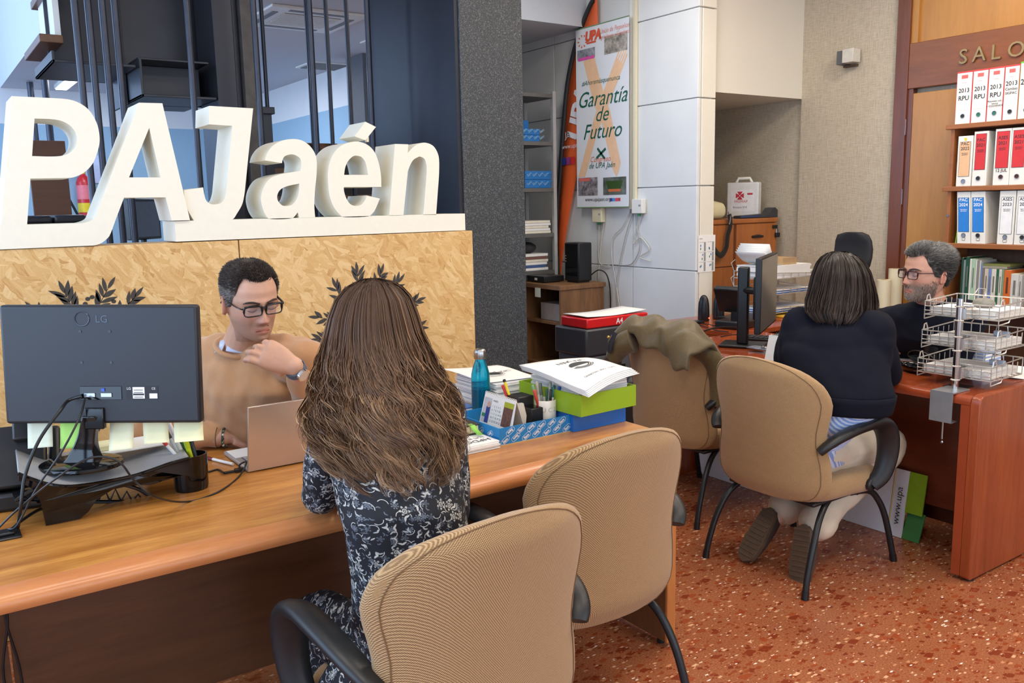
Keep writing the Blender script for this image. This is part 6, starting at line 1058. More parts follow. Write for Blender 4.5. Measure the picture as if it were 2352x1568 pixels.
rm=wthing('paper_ream','torn open red and white ream of A4 paper on the printer','paper ream',(3.36,3.87,zp)); rdm=M('ream_red',(216,40,44),.25,var=.05); 
G().box((3.115,3.745,zp+.002),(3.59,3.985,zp+.06)).build('wrapper',rdm,rm,bevel=.008); G().grid(lambda u,v:Vector((3.125+.46*u,3.752+.225*v,zp+.064+.014*abs(u-.42)**1.5*2)),14,4).build('torn_cover',paper,rm,solid=.002); fR=frame((3.115,3.7445,zp),(1,0,0),(0,0,1)); text('lettering','A4',.045,wht,fR,rm,.22,.015,.001,off=.001); text('lettering','multi paper office print',.018,wht,fR,rm,.3,.02,.001)
cable([at(1345,800,Y=3.9),(3.05,3.86,.55),(3.02,3.85,.35),(3.08,3.85,.1),(3.14,3.9,.03)],.006,'black cable curling beside the printer')
# ================================================================ black high-back office chair behind the second desk
ofc=at(1965,560,X=4.62); oc_=wthing('office_chair','black high-back office chair with headrest behind the cherry desk','chair',(4.35,ofc.y,0)); YOc=ofc.y; mesh_b=M('mesh_black',(26,26,29),.7,var=.2,scale=200)
def panel(zs,ws,xs,nm,th=.03):
    rings=[]
    for z,w,x in zip(zs,ws,xs):
        ring=[]
        for k in range(24):
            a=2*math.pi*k/24; ca,sa=math.cos(a),math.sin(a); yv=w*math.copysign(abs(ca)**.6,ca); ring.append(Vector((x+th*math.copysign(abs(sa)**.8,sa)-yv*yv*.9,YOc+yv,z)))
        rings.append(ring)
    return G().loft(rings).build(nm,mesh_b,oc_,smooth=60)
panel([1.08,1.085,1.10,1.15,1.2,1.25,1.285,1.30],[.07,.10,.118,.125,.125,.118,.10,.05],[4.6,4.6,4.6,4.61,4.615,4.61,4.6,4.6],'headrest'); panel([.5,.51,.56,.66,.78,.9,1.0,1.06,1.075],[.12,.18,.215,.23,.225,.19,.14,.105,.06],[4.56,4.56,4.56,4.56,4.57,4.585,4.6,4.61,4.61],'backrest'); 
G().tube(catmull([(4.64,YOc,.45),(4.66,YOc,.7),(4.66,YOc,1.0),(4.64,YOc,1.2)],5),.02,8).build('spine',black_plastic,oc_); rings=[]
for z,s in ((.42,.85),(.44,1),(.48,1),(.5,.9),(.505,.6)): rings.append([Vector((4.32+.25*s*math.copysign(abs(math.cos(k*math.pi/16))**.5,math.cos(k*math.pi/16)),YOc+.245*s*math.copysign(abs(math.sin(k*math.pi/16))**.5,math.sin(k*math.pi/16)),z)) for k in range(32)])
G().loft(rings).build('seat',mesh_b,oc_,smooth=60); G().cyl((4.34,YOc,.1),(4.34,YOc,.42),.028,14).build('gas_column',black_metal,oc_); G().tube([(4.35,YOc,.42),(4.55,YOc,.41),(4.64,YOc,.46)],.02,8).build('back_bracket',black_metal,oc_)
for k in range(5):
    a=k*2*math.pi/5+.3; e=Vector((4.34+.29*math.cos(a),YOc+.29*math.sin(a),.07)); l_=G().tube([(4.34,YOc,.12),e],[.026,.016],8).build('leg',black_plastic,oc_); G().cyl(e+Vector((-.012*math.sin(a),.012*math.cos(a),-.04)),e+Vector((.012*math.sin(a),-.012*math.cos(a),-.04)),.03,14).build('caster',black_plastic,l_)
# olive jacket over the empty chair's back
jk=wthing('olive_jacket','olive green padded jacket hung over a tan armchair back','jacket',(2.86,2.9,.7)); ol=N('olive_cloth'); f=ol.noise(ol.co(),90,3); ol.set(col=ol.mix(f,c255((70,57,30)),c255((104,86,50))),rough=.5,sheen=.2); olm=ol.m
def jacket(u,v):
    # u along the chair back (right to left), v over the top from front to the rear hem
    y=2.60+.52*u; ed=math.sin(math.pi*min(1,max(0,u)))**.5
    a=-1.3+2.55*v+.18*math.sin(5*u)*v; top=.905-.10*abs((u-.55)*2)**2.2; r=.06+.02*math.sin(7*u+2*v)
    wob=.011*math.sin(17*u+8*v)+.008*math.sin(29*u-12*v)
    x=2.845+ (r+.045)*math.sin(-a)*1.0; z=top-.045+ (r+.05)*math.cos(a)-(.0 if abs(a)<1 else (abs(a)-1)*.12)
    return Vector((x+wob*.6,y+.01*math.sin(9*v+5*u),z+wob))
G().grid(jacket,44,30).build('body',olm,jk,solid=.022,sub=1,smooth=60)
slv=catmull([(2.76,2.98,.86),(2.74,3.02,.84),(2.735,3.06,.80),(2.73,3.085,.76)],5); G().tube(slv,[.062-.0015*i for i in range(len(slv))],14).build('sleeve',olm,jk,smooth=60); e=slv[-1]; G().tube([e,e+Vector((0,.012,-.05)),e+Vector((0,.016,-.075))],[.042,.046,.04],14).build('cuff',M('cuff_brown',(72,52,40),.8),jk,smooth=60)
G().tube([(2.685,3.02,.90),(2.672,3.035,.85),(2.672,3.05,.80)],.014,6,flat=.3).build('strap',M('strap_dark',(34,36,42),.6),jk); G().ball((2.69,3.075,.87),.008,8,6).build('press_stud',M('brass_stud',(190,150,80),.3,.8),jk)
slv=catmull([(2.87,2.68,.86),(2.93,2.645,.80),(2.965,2.63,.70),(2.975,2.625,.58)],5); G().tube(slv,[.048]*len(slv),12).build('sleeve',olm,jk,smooth=60)
# ================================================================ people
def fuse(g,voxel,it=6,disp=None,name='m'):
    me=g.mesh(name); o=bpy.data.objects.new('tmp',me); COL.objects.link(o)
    bm=bmesh.new(); bm.from_mesh(me); bmesh.ops.recalc_face_normals(bm,faces=bm.faces); bm.to_mesh(me); bm.free()
    md=o.modifiers.new('r','REMESH'); md.mode='VOXEL'; md.voxel_size=voxel; md.use_smooth_shade=True
    if it: m2=o.modifiers.new('s','SMOOTH'); m2.factor=.5; m2.iterations=it
    dg=bpy.context.evaluated_depsgraph_get(); res=bpy.data.meshes.new_from_object(o.evaluated_get(dg)); bpy.data.objects.remove(o); bpy.data.meshes.remove(me)
    if disp:
        n=len(res.vertices); co=np.empty(n*3); res.vertices.foreach_get('co',co); no=np.empty(n*3); res.vertices.foreach_get('normal',no); co=co.reshape(-1,3); no=no.reshape(-1,3)
        d=np.array([disp(Vector(p)) for p in co]); co=co+no*d[:,None]; res.vertices.foreach_set('co',co.ravel()); res.update()
    return res
def put(me,name,mat,parent):
    me.materials.clear()
    for m in (mat if isinstance(mat,list) else [mat]): me.materials.append(m)
    me.name=name; me.shade_smooth(); o=bpy.data.objects.new(name,me); COL.objects.link(o); adopt(o,parent); return o
def limb(g,pts,rad,n=16,k=5,flat=1.0,up=None):
    P=catmull(pts,k); R=[]; m=len(rad)
    for i in range(len(P)):
        t=i/k; j=min(int(t),m-2); f=t-j; f=f*f*(3-2*f); R.append(rad[j]+(rad[j+1]-rad[j])*f)
    g.tube(P,R,n,flat=flat,up=up); g.ball(P[0],R[0]*.98,14,9); g.ball(P[-1],R[-1]*.98,14,9); return g
HP=[(-.118,.060,.020,.018),(-.112,.074,.006,.034),(-.104,.081,-.008,.043),(-.09,.085,-.035,.053),(-.07,.086,-.058,.0615),(-.045,.0865,-.074,.068),(-.02,.087,-.087,.0725),(0,.0875,-.095,.0745),(.02,.091,-.100,.0755),(.05,.089,-.102,.0755),(.075,.080,-.096,.070),(.095,.065,-.083,.060),(.108,.045,-.065,.045),(.116,.022,-.042,.027),(.120,-.004,-.018,.008)]
def hprof(z):
    for a,b in zip(HP[:-1],HP[1:]):
        if z<=b[0]: t=max(0,(z-a[0])/(b[0]-a[0])); return [a[i]+(b[i]-a[i])*t for i in (1,2,3)]
    return list(HP[-1][1:])
E=math.exp
def hpt(z,ph,face=True,off=0.0):
    """head surface; ph 0 = face front, pi = back; local x right, y forward"""
    zz=z
    f_,b_,w=hprof(z); yc=-.012; s,c=math.sin(ph),math.cos(ph)
    x=(w+off)*math.copysign(abs(s)**.88,s); y=yc+((f_-yc+off) if c>0 else (yc-b_+off))*math.copysign(abs(c)**.92,c)
    if face and c>0:
        ax_=abs(x)
        if -.06<z<.03:
            t=min(1,max(0,(.016-z)/.056)); amp=.004+.024*t**1.3 if z>-.042 else .028*max(0,1-(-.042-z)/.014)**1.0
            if z>.016: amp=.004*max(0,1-(z-.016)/.014)
            y+=amp*E(-(x/(.0078+.0045*t))**2)
        y+=.010*E(-((z+.043)/.0075)**2)*(E(-((ax_-.0125)/.006)**2))
        y-=.009*E(-((ax_-.031)/.017)**2-((z-.0)/.0125)**2); y+=.0045*E(-((z-.020)/.008)**2)*E(-((ax_-.03)/.028)**2)
        y+=.0055*E(-((z+.0685)/.0042)**2-(x/.019)**2)+.007*E(-((z+.0795)/.0055)**2-(x/.0175)**2)-.0045*E(-((z+.0738)/.0020)**2-(x/.0225)**2)
        y+=.006*E(-((z+.102)/.012)**2-(x/.02)**2)-.004*E(-((z+.09)/.005)**2-(x/.02)**2); y+=.004*E(-((ax_-.042)/.018)**2-((z+.028)/.02)**2)
        y-=.003*E(-((ax_-.03)/.006)**2-((z+.06)/.02)**2)
    return Vector((x,y,z))
def head_geo(g,MX,nz=96,na=112):
    rings=[]
    for i in range(nz): 
        u=i/(nz-1); z=-.118+.238*u; rings.append([MX@hpt(z,2*math.pi*k/na) for k in range(na)])
    g.loft(rings)
    for s in (1,-1):
        R=MX.to_3x3(); g.ball(MX@Vector((s*.031,.0735,-.001)),.0128,12,8)
        RR=R@Matrix.Rotation(s*-.35,3,'Z')@Matrix.Rotation(.18,3,'X'); c=MX@Vector((s*.079,-.018,-.012)); g.ball(c,(.0065,.017,.031),12,10,R=RR)
        rim=[c+RR@Vector((s*.006,.0165*math.cos(a),.030*math.sin(a))) for a in [math.radians(-60+i*24) for i in range(13)]]; g.tube(rim,.0035,6)
def hmat(center,fdir,up=(0,0,1),roll=0,s=1.0):
    y=Vector(fdir).normalized(); x=y.cross(Vector(up)).normalized(); z=x.cross(y); M_=Matrix((x,y,z)).transposed()@Matrix.Rotation(roll,3,'Y'); return Matrix.Translation(center)@(M_*s).to_4x4()
def attr(me,name,fn):
    a=me.color_attributes.new(name,'FLOAT_COLOR','POINT'); d=[]
    for v in me.vertices: d+=list(fn(v.co))+[1.0]
    a.data.foreach_set('color',d)
def mk_skin(name,base,red,stub):
    k=N(name); a=k.n('ShaderNodeAttribute',attribute_name='tone'); sp=k.n('ShaderNodeSeparateColor',{'Color':a.outputs['Color']}); v=k.co(); f=k.noise(v,55,4)
    c=k.mix(f,c255([q*.94 for q in base]),c255([min(255,q*1.04) for q in base])); c=k.mix(sp.outputs[0],c,c255(red)); n=k.noise(v,700,2); c=k.mix(k.math('MULTIPLY',sp.outputs[1],k.math('ADD',.35,k.math('MULTIPLY',n,.7))),c,c255(stub)); k.set(col=c,rough=.48,sss=.08); k.p.inputs['Subsurface Radius'].default_value=(.012,.005,.003); k.bump(n,.08,.0006); return k.m
def skin_tone(MXi,beard,s=1):
    def fn(co):
        p=MXi@co; x,y,z=p; lip=0;st=0
        if abs(x)<.1 and abs(y)<.13 and -.13<z<.13 and y>-.03:
            lip=E(-((z+.074)/.0085)**4-(x/.024)**4)*.8*(y>.06)+ .35*E(-((abs(x)-.045)/.02)**2-((z+.03)/.02)**2)*(y>.02)+.5*E(-((z+.042)/.016)**2-(x/.018)**2)*(y>.09); lip=max(lip,.55*E(-((abs(x)-.083)/.01)**2)*(abs(y+.018)<.03))
            jaw=max(0,min(1,(-.028-z)/.028))*(1 if z>-.14 else .3)*(1 if y>-.01 else 0); ring=1-E(-((z+.072)/.011)**2-(x/.028)**2); st=beard*jaw*max(0,ring)*(.55+.45*min(1,abs(x)/.03+max(0,(-.085-z)/.02)+E(-((z+.056)/.008)**2)))
        elif p.length<.17 and z<-.1 and y>0: st=beard*.35*max(0,min(1,(.03+z+.13)/.03))
        return (lip,st,0)
    return fn
def hairline(ph,rec=.0):
    a=abs((ph+math.pi)%(2*math.pi)-math.pi); d=math.degrees(a)
    return interp([(0,.074+rec),(22,.079+rec),(38,.086+rec*.9),(50,.066+rec*.5),(58,.040),(66,.030),(74,-.004),(84,-.012),(92,.018),(106,.022),(114,-.035),(140,-.058),(180,-.062)],d)
def mk_hair(name,stops,rough=.5):
    k=N(name); a=k.n('ShaderNodeAttribute',attribute_name='tone'); sp=k.n('ShaderNodeSeparateColor',{'Color':a.outputs['Color']}); k.set(col=k.ramp(sp.outputs[0],stops),rough=rough,spec=.28); return k.m
def strands(name,paths,rad,tones,mat,parent,ns=3,out=None):
    """many thin tapered strands as one mesh; out = centres the ribbons turn away from (then each strand is a ribbon)"""
    P=np.array(paths,float); n,m,_=P.shape; T=np.gradient(P,axis=1); T/=np.linalg.norm(T,axis=2,keepdims=True)+1e-9
    t=np.linspace(0,1,m); prof=np.clip(1.25-t**3*1.15,.1,1); R=np.array(rad).reshape(-1,1)*prof
    if out is not None:
        ns=2; O=P-np.array(out,float); O-=T*np.sum(O*T,axis=2,keepdims=True); O/=np.linalg.norm(O,axis=2,keepdims=True)+1e-9; U=np.cross(T,O); ra=np.random.RandomState(3).randn(n,1,1)*.5; U=U*np.cos(ra)+O*np.sin(ra)
        vs=np.stack([P-R[:,:,None]*U,P+R[:,:,None]*U],axis=2)
    else:
        r0=np.where(np.abs(T[:,0,2:3])<.8,np.array([[0,0,1.]]),np.array([[1.,0,0]])); U=np.zeros_like(P); u=r0
        for i in range(m):
            u=u-T[:,i]*np.sum(u*T[:,i],axis=1,keepdims=True); u/=np.linalg.norm(u,axis=1,keepdims=True)+1e-9; U[:,i]=u
        V=np.cross(T,U); vs=np.stack([P+R[:,:,None]*(U*math.cos(2*math.pi*k/ns)+V*math.sin(2*math.pi*k/ns)) for k in range(ns)],axis=2)
    idx=np.arange(n*m*ns).reshape(n,m,ns); f=[]
    for k in range(ns if ns>2 else 1):
        k2=(k+1)%ns; f.append(np.stack([idx[:,:-1,k],idx[:,:-1,k2],idx[:,1:,k2],idx[:,1:,k]],axis=-1).reshape(-1,4))
    f=np.concatenate(f); me=bpy.data.meshes.new(name); me.from_pydata(vs.reshape(-1,3).tolist(),[],f.tolist())
    a=me.color_attributes.new('tone','FLOAT_COLOR','POINT'); tt=np.repeat(np.array(tones,float).reshape(n,m,1),ns,axis=2).reshape(-1); d=np.stack([tt,tt,tt,np.ones_like(tt)],1); a.data.foreach_set('color',d.ravel())
    return put(me,name,mat,parent)
def band(c,ax_,r,h,th,n=32):
    u=ax_.orthogonal().normalized(); v=ax_.cross(u); g=G(); R4=[(r,-h),(r+th,-h),(r+th,h),(r,h)]
    vs=[c+(u*math.cos(k*2*math.pi/n)+v*math.sin(k*2*math.pi/n))*rr+ax_*hh for k in range(n) for rr,hh in R4]; g.add(vs,[(4*k+i,4*k+(i+1)%4,4*((k+1)%n)+(i+1)%4,4*((k+1)%n)+i) for k in range(n) for i in range(4)]); return g
def short_hair(parent,MX,rec,mat,N_,L,seed,thin=0,vol=.006,sgrey=.45,tgrey=0.0):
    rr=random.Random(seed); g=G(); na,nz=72,46
    grid={}
    for i in range(nz):
        for k in range(na):
            ph=2*math.pi*k/na; z0=hairline(ph,rec); z=z0+(.119-z0)*(i/(nz-1))**.9; grid[i,k]=MX@(hpt(z,ph,False,.002+vol*min(1,i/6)*min(1,(z+.06)/.1))+Vector((0,0,(.004+vol)*max(0,(z-.05)/.07))))
    vs=[grid[i,k] for i in range(nz) for k in range(na)]; g.add(vs,[(i*na+k,i*na+(k+1)%na,(i+1)*na+(k+1)%na,(i+1)*na+k) for i in range(nz-1) for k in range(na)]+[tuple((nz-1)*na+k for k in range(na))])
    me=g.mesh('hair_cap'); attr(me,'tone',lambda co:((lambda p:(min(1,max(0,.28+.6*mnoise.noise(Vector(p)*60)+(sgrey*.8 if abs(p.x)>.058 and p.z<.05 else 0)+tgrey*max(0,min(1,(p.z-.05)/.05)))),)*3)(MX.inverted()@Vector(co)))); put(me,'hair_cap',mat,parent)
    paths=[];tones=[];rad=[]; R3=MX.to_3x3()
    for q in range(N_):
        ph=rr.uniform(0,2*math.pi); z0=hairline(ph,rec)+rr.uniform(-.004,.006); z=z0+(.118-z0)*rr.random()**.75; b=hpt(z,ph,False,.004)+Vector((0,0,(.002+vol*.5)*max(0,(z-.05)/.07))); nrm=Vector((b.x/.0058,(b.y+.012)/.0095,b.z*90)).normalized()
        side=min(1,max(0,(z+.02)/.09)); d=nrm*(.35+.5*side)+Vector((0,-.55+.5*(ph<.9 or ph>5.4)*side,-.35*(1-side)+.15))+Vector((rr.gauss(0,.12),rr.gauss(0,.12),rr.gauss(0,.12))); d.normalize(); l=L*(.45+.55*side)*rr.uniform(.7,1.15)
        pts=[MX@(b+d*l*t+Vector((0,-.25*l*t*t,-.2*l*t*t))) for t in (0,.35,.7,1)]; paths.append([tuple(p) for p in pts]); grey=(sgrey if (abs(b.x)>.055 and z<.05) else 0)+tgrey*max(0,min(1,(z-.05)/.05)); tb=min(1,max(0,rr.gauss(.3+grey,.18))); tones.append([tb]*4); rad.append(.00065 if thin==0 else thin)
    strands('hair',paths,rad,tones,mat,parent)
def envelope_hair(name,parent,levels,depths,D0,N_,m,mat,wave,seed,rad,tonefn,ragged=.12,clumps=170):
    """levels: (y,left,right) silhouette at depth D -> clumped strands flowing down inside that volume"""
    rr=np.random.RandomState(seed); cs=[];hw=[];dv=[]
    for (y,l,r),dp,d in zip(levels,depths,D0):
        a=at(l,y,D=d);b=at(r,y,D=d); cs.append(tuple((a+b)/2)); hw.append((b-a).length/2); dv.append(dp)
    cs=np.array(cs); hw=np.array(hw); dv=np.array(dv); R_=np.array([RT[0],RT[1],0]);R_/=np.linalg.norm(R_); N2=np.array([-FW[0],-FW[1],0]); N2/=np.linalg.norm(N2)
    s=np.concatenate([[0],np.cumsum(np.linalg.norm(np.diff(cs,axis=0),axis=1))]); S_=s[-1]; paths=[];tones=[];rads=[];outs=[]
    C=[dict(a=rr.uniform(0,6.283),rho=1-.30*rr.rand()**1.6,p=rr.uniform(0,6.28,3),f=rr.uniform(.75,1.3),e=1-ragged*rr.rand()**1.2,tb=rr.rand(),am=rr.uniform(.55,1.35)) for _ in range(clumps)]
    t=np.linspace(0,1,m)
    for q in range(N_):
        c_=C[q%clumps]; sp=rr.randn(); fly=rr.rand()<.07
        ang=c_['a']+.085*rr.randn()*(1+.6*fly); rho=min(1.06,c_['rho']+.05*rr.randn()+.05*fly); s0=S_*.03*rr.rand(); s1=S_*min(1,max(.35,c_['e']-.05*abs(rr.randn())))
        ss=s0+(s1-s0)*t; c=np.stack([np.interp(ss,s,cs[:,i]) for i in range(3)],1); w=np.interp(ss,s,hw); d=np.interp(ss,s,dv)
        tight=1-.55*t**1.5; g_=ang*tight+c_['a']*(1-tight)
        amp=wave*c_['am']*np.clip((ss/S_-.22)/.45,0,1); ph=c_['p']+.25*rr.randn()
        k=1.0
        x=w*rho*np.cos(g_)*k+amp*(.0125*np.sin(ss*58*c_['f']+ph[0])+.007*np.sin(ss*27+ph[2])); y=d*rho*np.sin(g_)*k+amp*(.011*np.cos(ss*58*c_['f']+ph[0])+.006*np.sin(ss*31+ph[1]))
        z=amp*.004*np.sin(ss*70+ph[1])+(.012*fly*rr.randn())*t
        p=c+x[:,None]*R_+y[:,None]*N2; p[:,2]+=z; paths.append(p); outs.append(c); tb=min(1,max(0,.65*c_['tb']+.35*rr.rand())); tones.append([tonefn(ti,tb,0) for ti in t]); rads.append(rad*rr.uniform(.6,1.3))
    strands(name,paths,rads,tones,mat,parent,out=outs)
    g=G(); rings=[]
    for i in range(len(cs)): rings.append([Vector(cs[i]+R_*hw[i]*.74*math.cos(k*math.pi/14)+N2*dv[i]*.74*math.sin(k*math.pi/14)) for k in range(28)])
    g.loft(rings[2:-4] if wave>.5 else rings[2:-1]); me=g.mesh('hair_mass'); attr(me,'tone',lambda co:(.12,.12,.12)); return put(me,'hair_mass',mat,parent)
def finger(g,p0,d,nrm,L,r,bend):
    """p0 root, d direction, nrm back-of-hand normal; bend list of three angles curling towards the palm"""
    pts=[Vector(p0)]; dd=Vector(d).normalized(); nn=Vector(nrm).normalized()
    for i,(b,f) in enumerate(zip(bend,(.45,.31,.24))):
        ax_=dd.cross(nn).normalized(); R=Matrix.Rotation(-b,3,ax_); dd=R@dd; nn=R@nn; pts.append(pts[-1]+dd*L*f)
    P=[pts[0],pts[0].lerp(pts[1],.5),pts[1],pts[1].lerp(pts[2],.5),pts[2],pts[2].lerp(pts[3],.6),pts[3]]; g.tube(P,[r*1.05,r,r*1.04,r*.93,r*.96,r*.88,r*.62],10); g.ball(pts[3],r*.64,8,6); return pts
def hand(g,wrist,d,nrm,side,s=1.0,bends=None,spread=.16,thumb=None):
    """palm and five fingers; d wrist->knuckles, nrm back of the hand, side +1 when the thumb lies along d x nrm"""
    d=Vector(d).normalized(); n=Vector(nrm); n=(n-d*n.dot(d)).normalized(); w=d.cross(n)*side; W_=Vector(wrist)
    rings=[]
    for t,hw_,th in ((-.01,.026,.021),(.012,.029,.02),(.035,.037,.0195),(.06,.042,.0185),(.08,.043,.0165),(.092,.040,.013)):
        rings.append([W_+d*t*s+w*hw_*s*math.copysign(abs(math.cos(k*math.pi/12))**.75,math.cos(k*math.pi/12))+n*th*s*math.copysign(abs(math.sin(k*math.pi/12))**.9,math.sin(k*math.pi/12)) for k in range(24)])
    g.loft(rings); bends=bends or [(.35,.5,.3)]*4
    for i,(o,L,r) in enumerate(((.031,.074,.0092),(.0105,.083,.0096),(-.0105,.077,.0092),(-.030,.061,.0082))):
        sp=(1.5-i)*spread*.35; finger(g,W_+d*(.083-.004*abs(i-1))*s+w*o*s,d+w*sp,n,L*s,r*s,bends[i])
    t0=W_+d*.02*s+w*.030*s-n*.006*s; td=thumb or (d*.75+w*.62-n*.25)
    finger(g,t0,td,n*.4+w*.6,.082*s,.0112*s,(.1,.25,.2))
# ---------------------------------------------------------------- man in the camel sweater behind the front desk
lash=M('lash_dark',(44,32,28),.6)
def brow_eye(parent,MX,mat,look=None,w=.0052):
    for s in (1,-1):
        P=[MX@(hpt(z,math.copysign(ph,s))+Vector((0,.0025,0))) for ph,z in ((.16,.0185),(.32,.0225),(.5,.0235),(.66,.0185))]; 
        P=[MX@Vector((s*x,hpt(z,math.copysign(math.asin(min(1,(x/.0755)**(1/.88))),s)).y+.002,z)) for x,z in ((.012,.0175),(.022,.0205),(.034,.0225),(.045,.0205),(.053,.0155))]
        G().tube(catmull(P,4),[w*(.75+.5*math.sin(math.pi*i/16)) if i<14 else w*.5 for i in range(17)],6,flat=.5).build('eyebrow',mat,parent,smooth=60)
        G().ball(MX@Vector((s*.0085,.1035,-.0525)),(.003,.004,.0014),8,6,R=MX.to_3x3()).build('nostril',M('nostril_dark',(122,72,62),.8),parent)
        L=[MX@Vector((s*x,.0855-.9*(x-.031)**2*20*.02-.010*abs(x-.031)/.016*.35,z)) for x,z in ((.017,-.005),(.024,-.0075),(.031,-.0085),(.039,-.0075),(.046,-.004))]; G().tube(catmull(L,3),.0011,5).build('eyelash',lash,parent)
def mouth(parent,MX):
    P=[MX@(Vector((x,hpt(-.0738,math.copysign(math.asin(min(1,(abs(x)/.0612)**(1/.88))),x) if x else 0.0).y+.0022,-.0738-.0016*(abs(x)/.022)**2))) for x in (-.023,-.015,-.007,0.0,.007,.015,.023)]
    G().tube(catmull(P,4),[.0007]+[.0014]*23+[.0007],6,flat=.7).build('mouth_line',M('mouth_dark',(104,50,48),.7),parent,smooth=60)
def glasses(parent,MX,fm,tint,w=.027,h=.0165,yoff=.098,z0=-.004,r=.0026):
    gl=None
    for s in (1,-1):
        ring=[MX@Vector((s*.0335+w*math.copysign(abs(math.cos(a))**.42,math.cos(a)),yoff-.35*abs(s*.0335+w*math.cos(a))**2*6,z0+h*math.copysign(abs(math.sin(a))**.5,math.sin(a))*(1.0 if math.sin(a)>0 else .95))) for a in [k*math.pi/16 for k in range(32)]]
        R=[r*(1.45 if math.sin(k*math.pi/16)>-.1 else .75) for k in range(32)]; G().tube(ring,R,6,closed=True).build('glasses_rim',fm,parent,smooth=60)
        G().add(ring,[tuple(range(32))]).build('lens',tint,parent,smooth=0)
        ex=s*(.0335+w); yy=yoff-.35*ex*ex*6; G().tube(catmull([MX@Vector((ex,yy,z0+h*.55)),MX@Vector((ex+s*.010,yy-.014,z0+h*.6)),MX@Vector((s*.077,.02,z0+.012)),MX@Vector((s*.080,-.018,z0+.014)),MX@Vector((s*.081,-.04,-.008))],5),[r*1.5]*10+[r*1.2]*11,6,flat=.6).build('temple_arm',fm,parent,smooth=60)
    G().tube(catmull([MX@Vector((-.008,yoff-.001,z0+.006)),MX@Vector((0,yoff+.002,z0+.009)),MX@Vector((.008,yoff-.001,z0+.006))],4),r*1.4,6).build('bridge',fm,parent)
lens=N('lens_tint').set(col=c255((190,196,214)),rough=.04,alpha=.16,spec=.6).m
def view_dir(p): v=Vector(p)-Vector((0,0,EYE)); v.z=0; return v.normalized()
def fold(scale,amp,st=(1,1,1)): return lambda p:amp*(mnoise.noise(Vector((p.x*st[0],p.y*st[1],p.z*st[2]))*scale)+.5*mnoise.noise(Vector((p.x*st[0],p.y*st[1],p.z*st[2]))*scale*2.3))
hc=at(577,690,D=2.66); vd_=view_dir(hc); fd=-vd_; fd=Matrix.Rotation(math.radians(22),3,'Z')@fd; fd.z=-.20
MX1=hmat(hc,fd,roll=.05,s=.985); m1=wthing('person','man with short dark hair, black glasses and camel sweater, hand at his chin','person',(.95,3.05,0))
neck1=MX1@Vector((0,-.03,-.10)); base1=Vector((neck1.x-.005,neck1.y+.085,neck1.z-.085))
shR=at(478,820,D=2.86); shL=at(702,826,D=2.70); chest=(shR+shL)/2+Vector((0,.02,-.10)); pel=Vector((.93,3.10,.50)); belly=chest.lerp(pel,.5)+Vector((-.01,-.03,0))
elL=at(748,985,Z=.795); wrL=at(676,842,D=2.50); hdL=(at(600,806,D=2.47)-wrL).normalized()
elR=at(300,1000,Z=.80); wrR=at(512,1003,Z=.782); hdR=(at(610,985,Z=.775)-wrR).normalized()
def torso(g,ex):
    ax_=(shL-shR); wx=ax_.normalized(); 
    for c,rw,rd in ((base1,.085,.07),(base1.lerp(chest,.35),.165,.095),(chest,.185,.118),(belly.lerp(chest,.4),.182,.125),(belly,.18,.13),(pel,.185,.125)): pass
    rings=[]
    for c,rw,rd in ((base1+Vector((0,0,.015)),.055,.05),(base1+Vector((0,0,-.012)),.10,.072),(base1.lerp(chest,.35),.168,.092),(chest,.186,.118),(belly.lerp(chest,.45),.184,.126),(belly,.182,.13),(pel.lerp(belly,.4),.182,.13),(pel,.18,.125)):
        fy=wx.cross(Vector((0,0,1))); rings.append([c+wx*(rw+ex)*math.copysign(abs(math.cos(k*math.pi/16))**.85,math.cos(k*math.pi/16))+fy*(rd+ex)*math.sin(k*math.pi/16) for k in range(32)])
    g.loft(rings)
skin1=mk_skin('skin_man',(206,160,136),(188,112,100),(96,80,72))
g=G(); head_geo(g,MX1); g.tube([MX1@Vector((0,-.025,-.06)),neck1,base1,base1+Vector((0,.01,-.05))],[.056,.058,.066,.08],20); torso(g,-.014)
limb(g,[shR,elR.lerp(shR,.5),elR],[.05,.045,.04]); limb(g,[elR,elR.lerp(wrR,.5),wrR],[.04,.036,.027]); limb(g,[shL,elL.lerp(shL,.5)+Vector((.01,.01,0)),elL],[.05,.045,.04]); limb(g,[elL,elL.lerp(wrL,.5),wrL],[.04,.036,.027],flat=1)
hand(g,wrL,hdL,Vector((-FW[0]*.8,-FW[1]*.8,.45)),-1,1.05,[(.30,.75,.45),(.38,.85,.5),(.46,.9,.5),(.55,.95,.5)],.12,thumb=hdL*.8+Vector((0,0,-.2))+vd_*.5)
hand(g,wrR,hdR,(0,-.25,1),1,1.05,[(.15,.35,.2)]*4)
for s in (-1,1): limb(g,[pel+Vector((s*.09,0,-.01)),Vector((.93+s*.13,2.72,.50)),Vector((.93+s*.13,2.66,.46)),Vector((.93+s*.13,2.72,.1))],[.08,.065,.055,.045])
me=fuse(g,.0036,3,name='body'); attr(me,'tone',skin_tone(MX1.inverted(),.6)); put(me,'body',skin1,m1)
knit=N('camel_knit'); kv=knit.co(); kn=knit.noise(kv,340,2,.6); knit.set(col=knit.mix(knit.math('ADD',knit.math('MULTIPLY',knit.noise(kv,9,3),.6),knit.math('MULTIPLY',kn,.4)),c255((164,116,76)),c255((204,156,112))),rough=.85,sheen=.35); knit.bump(kn,.25,.0008)
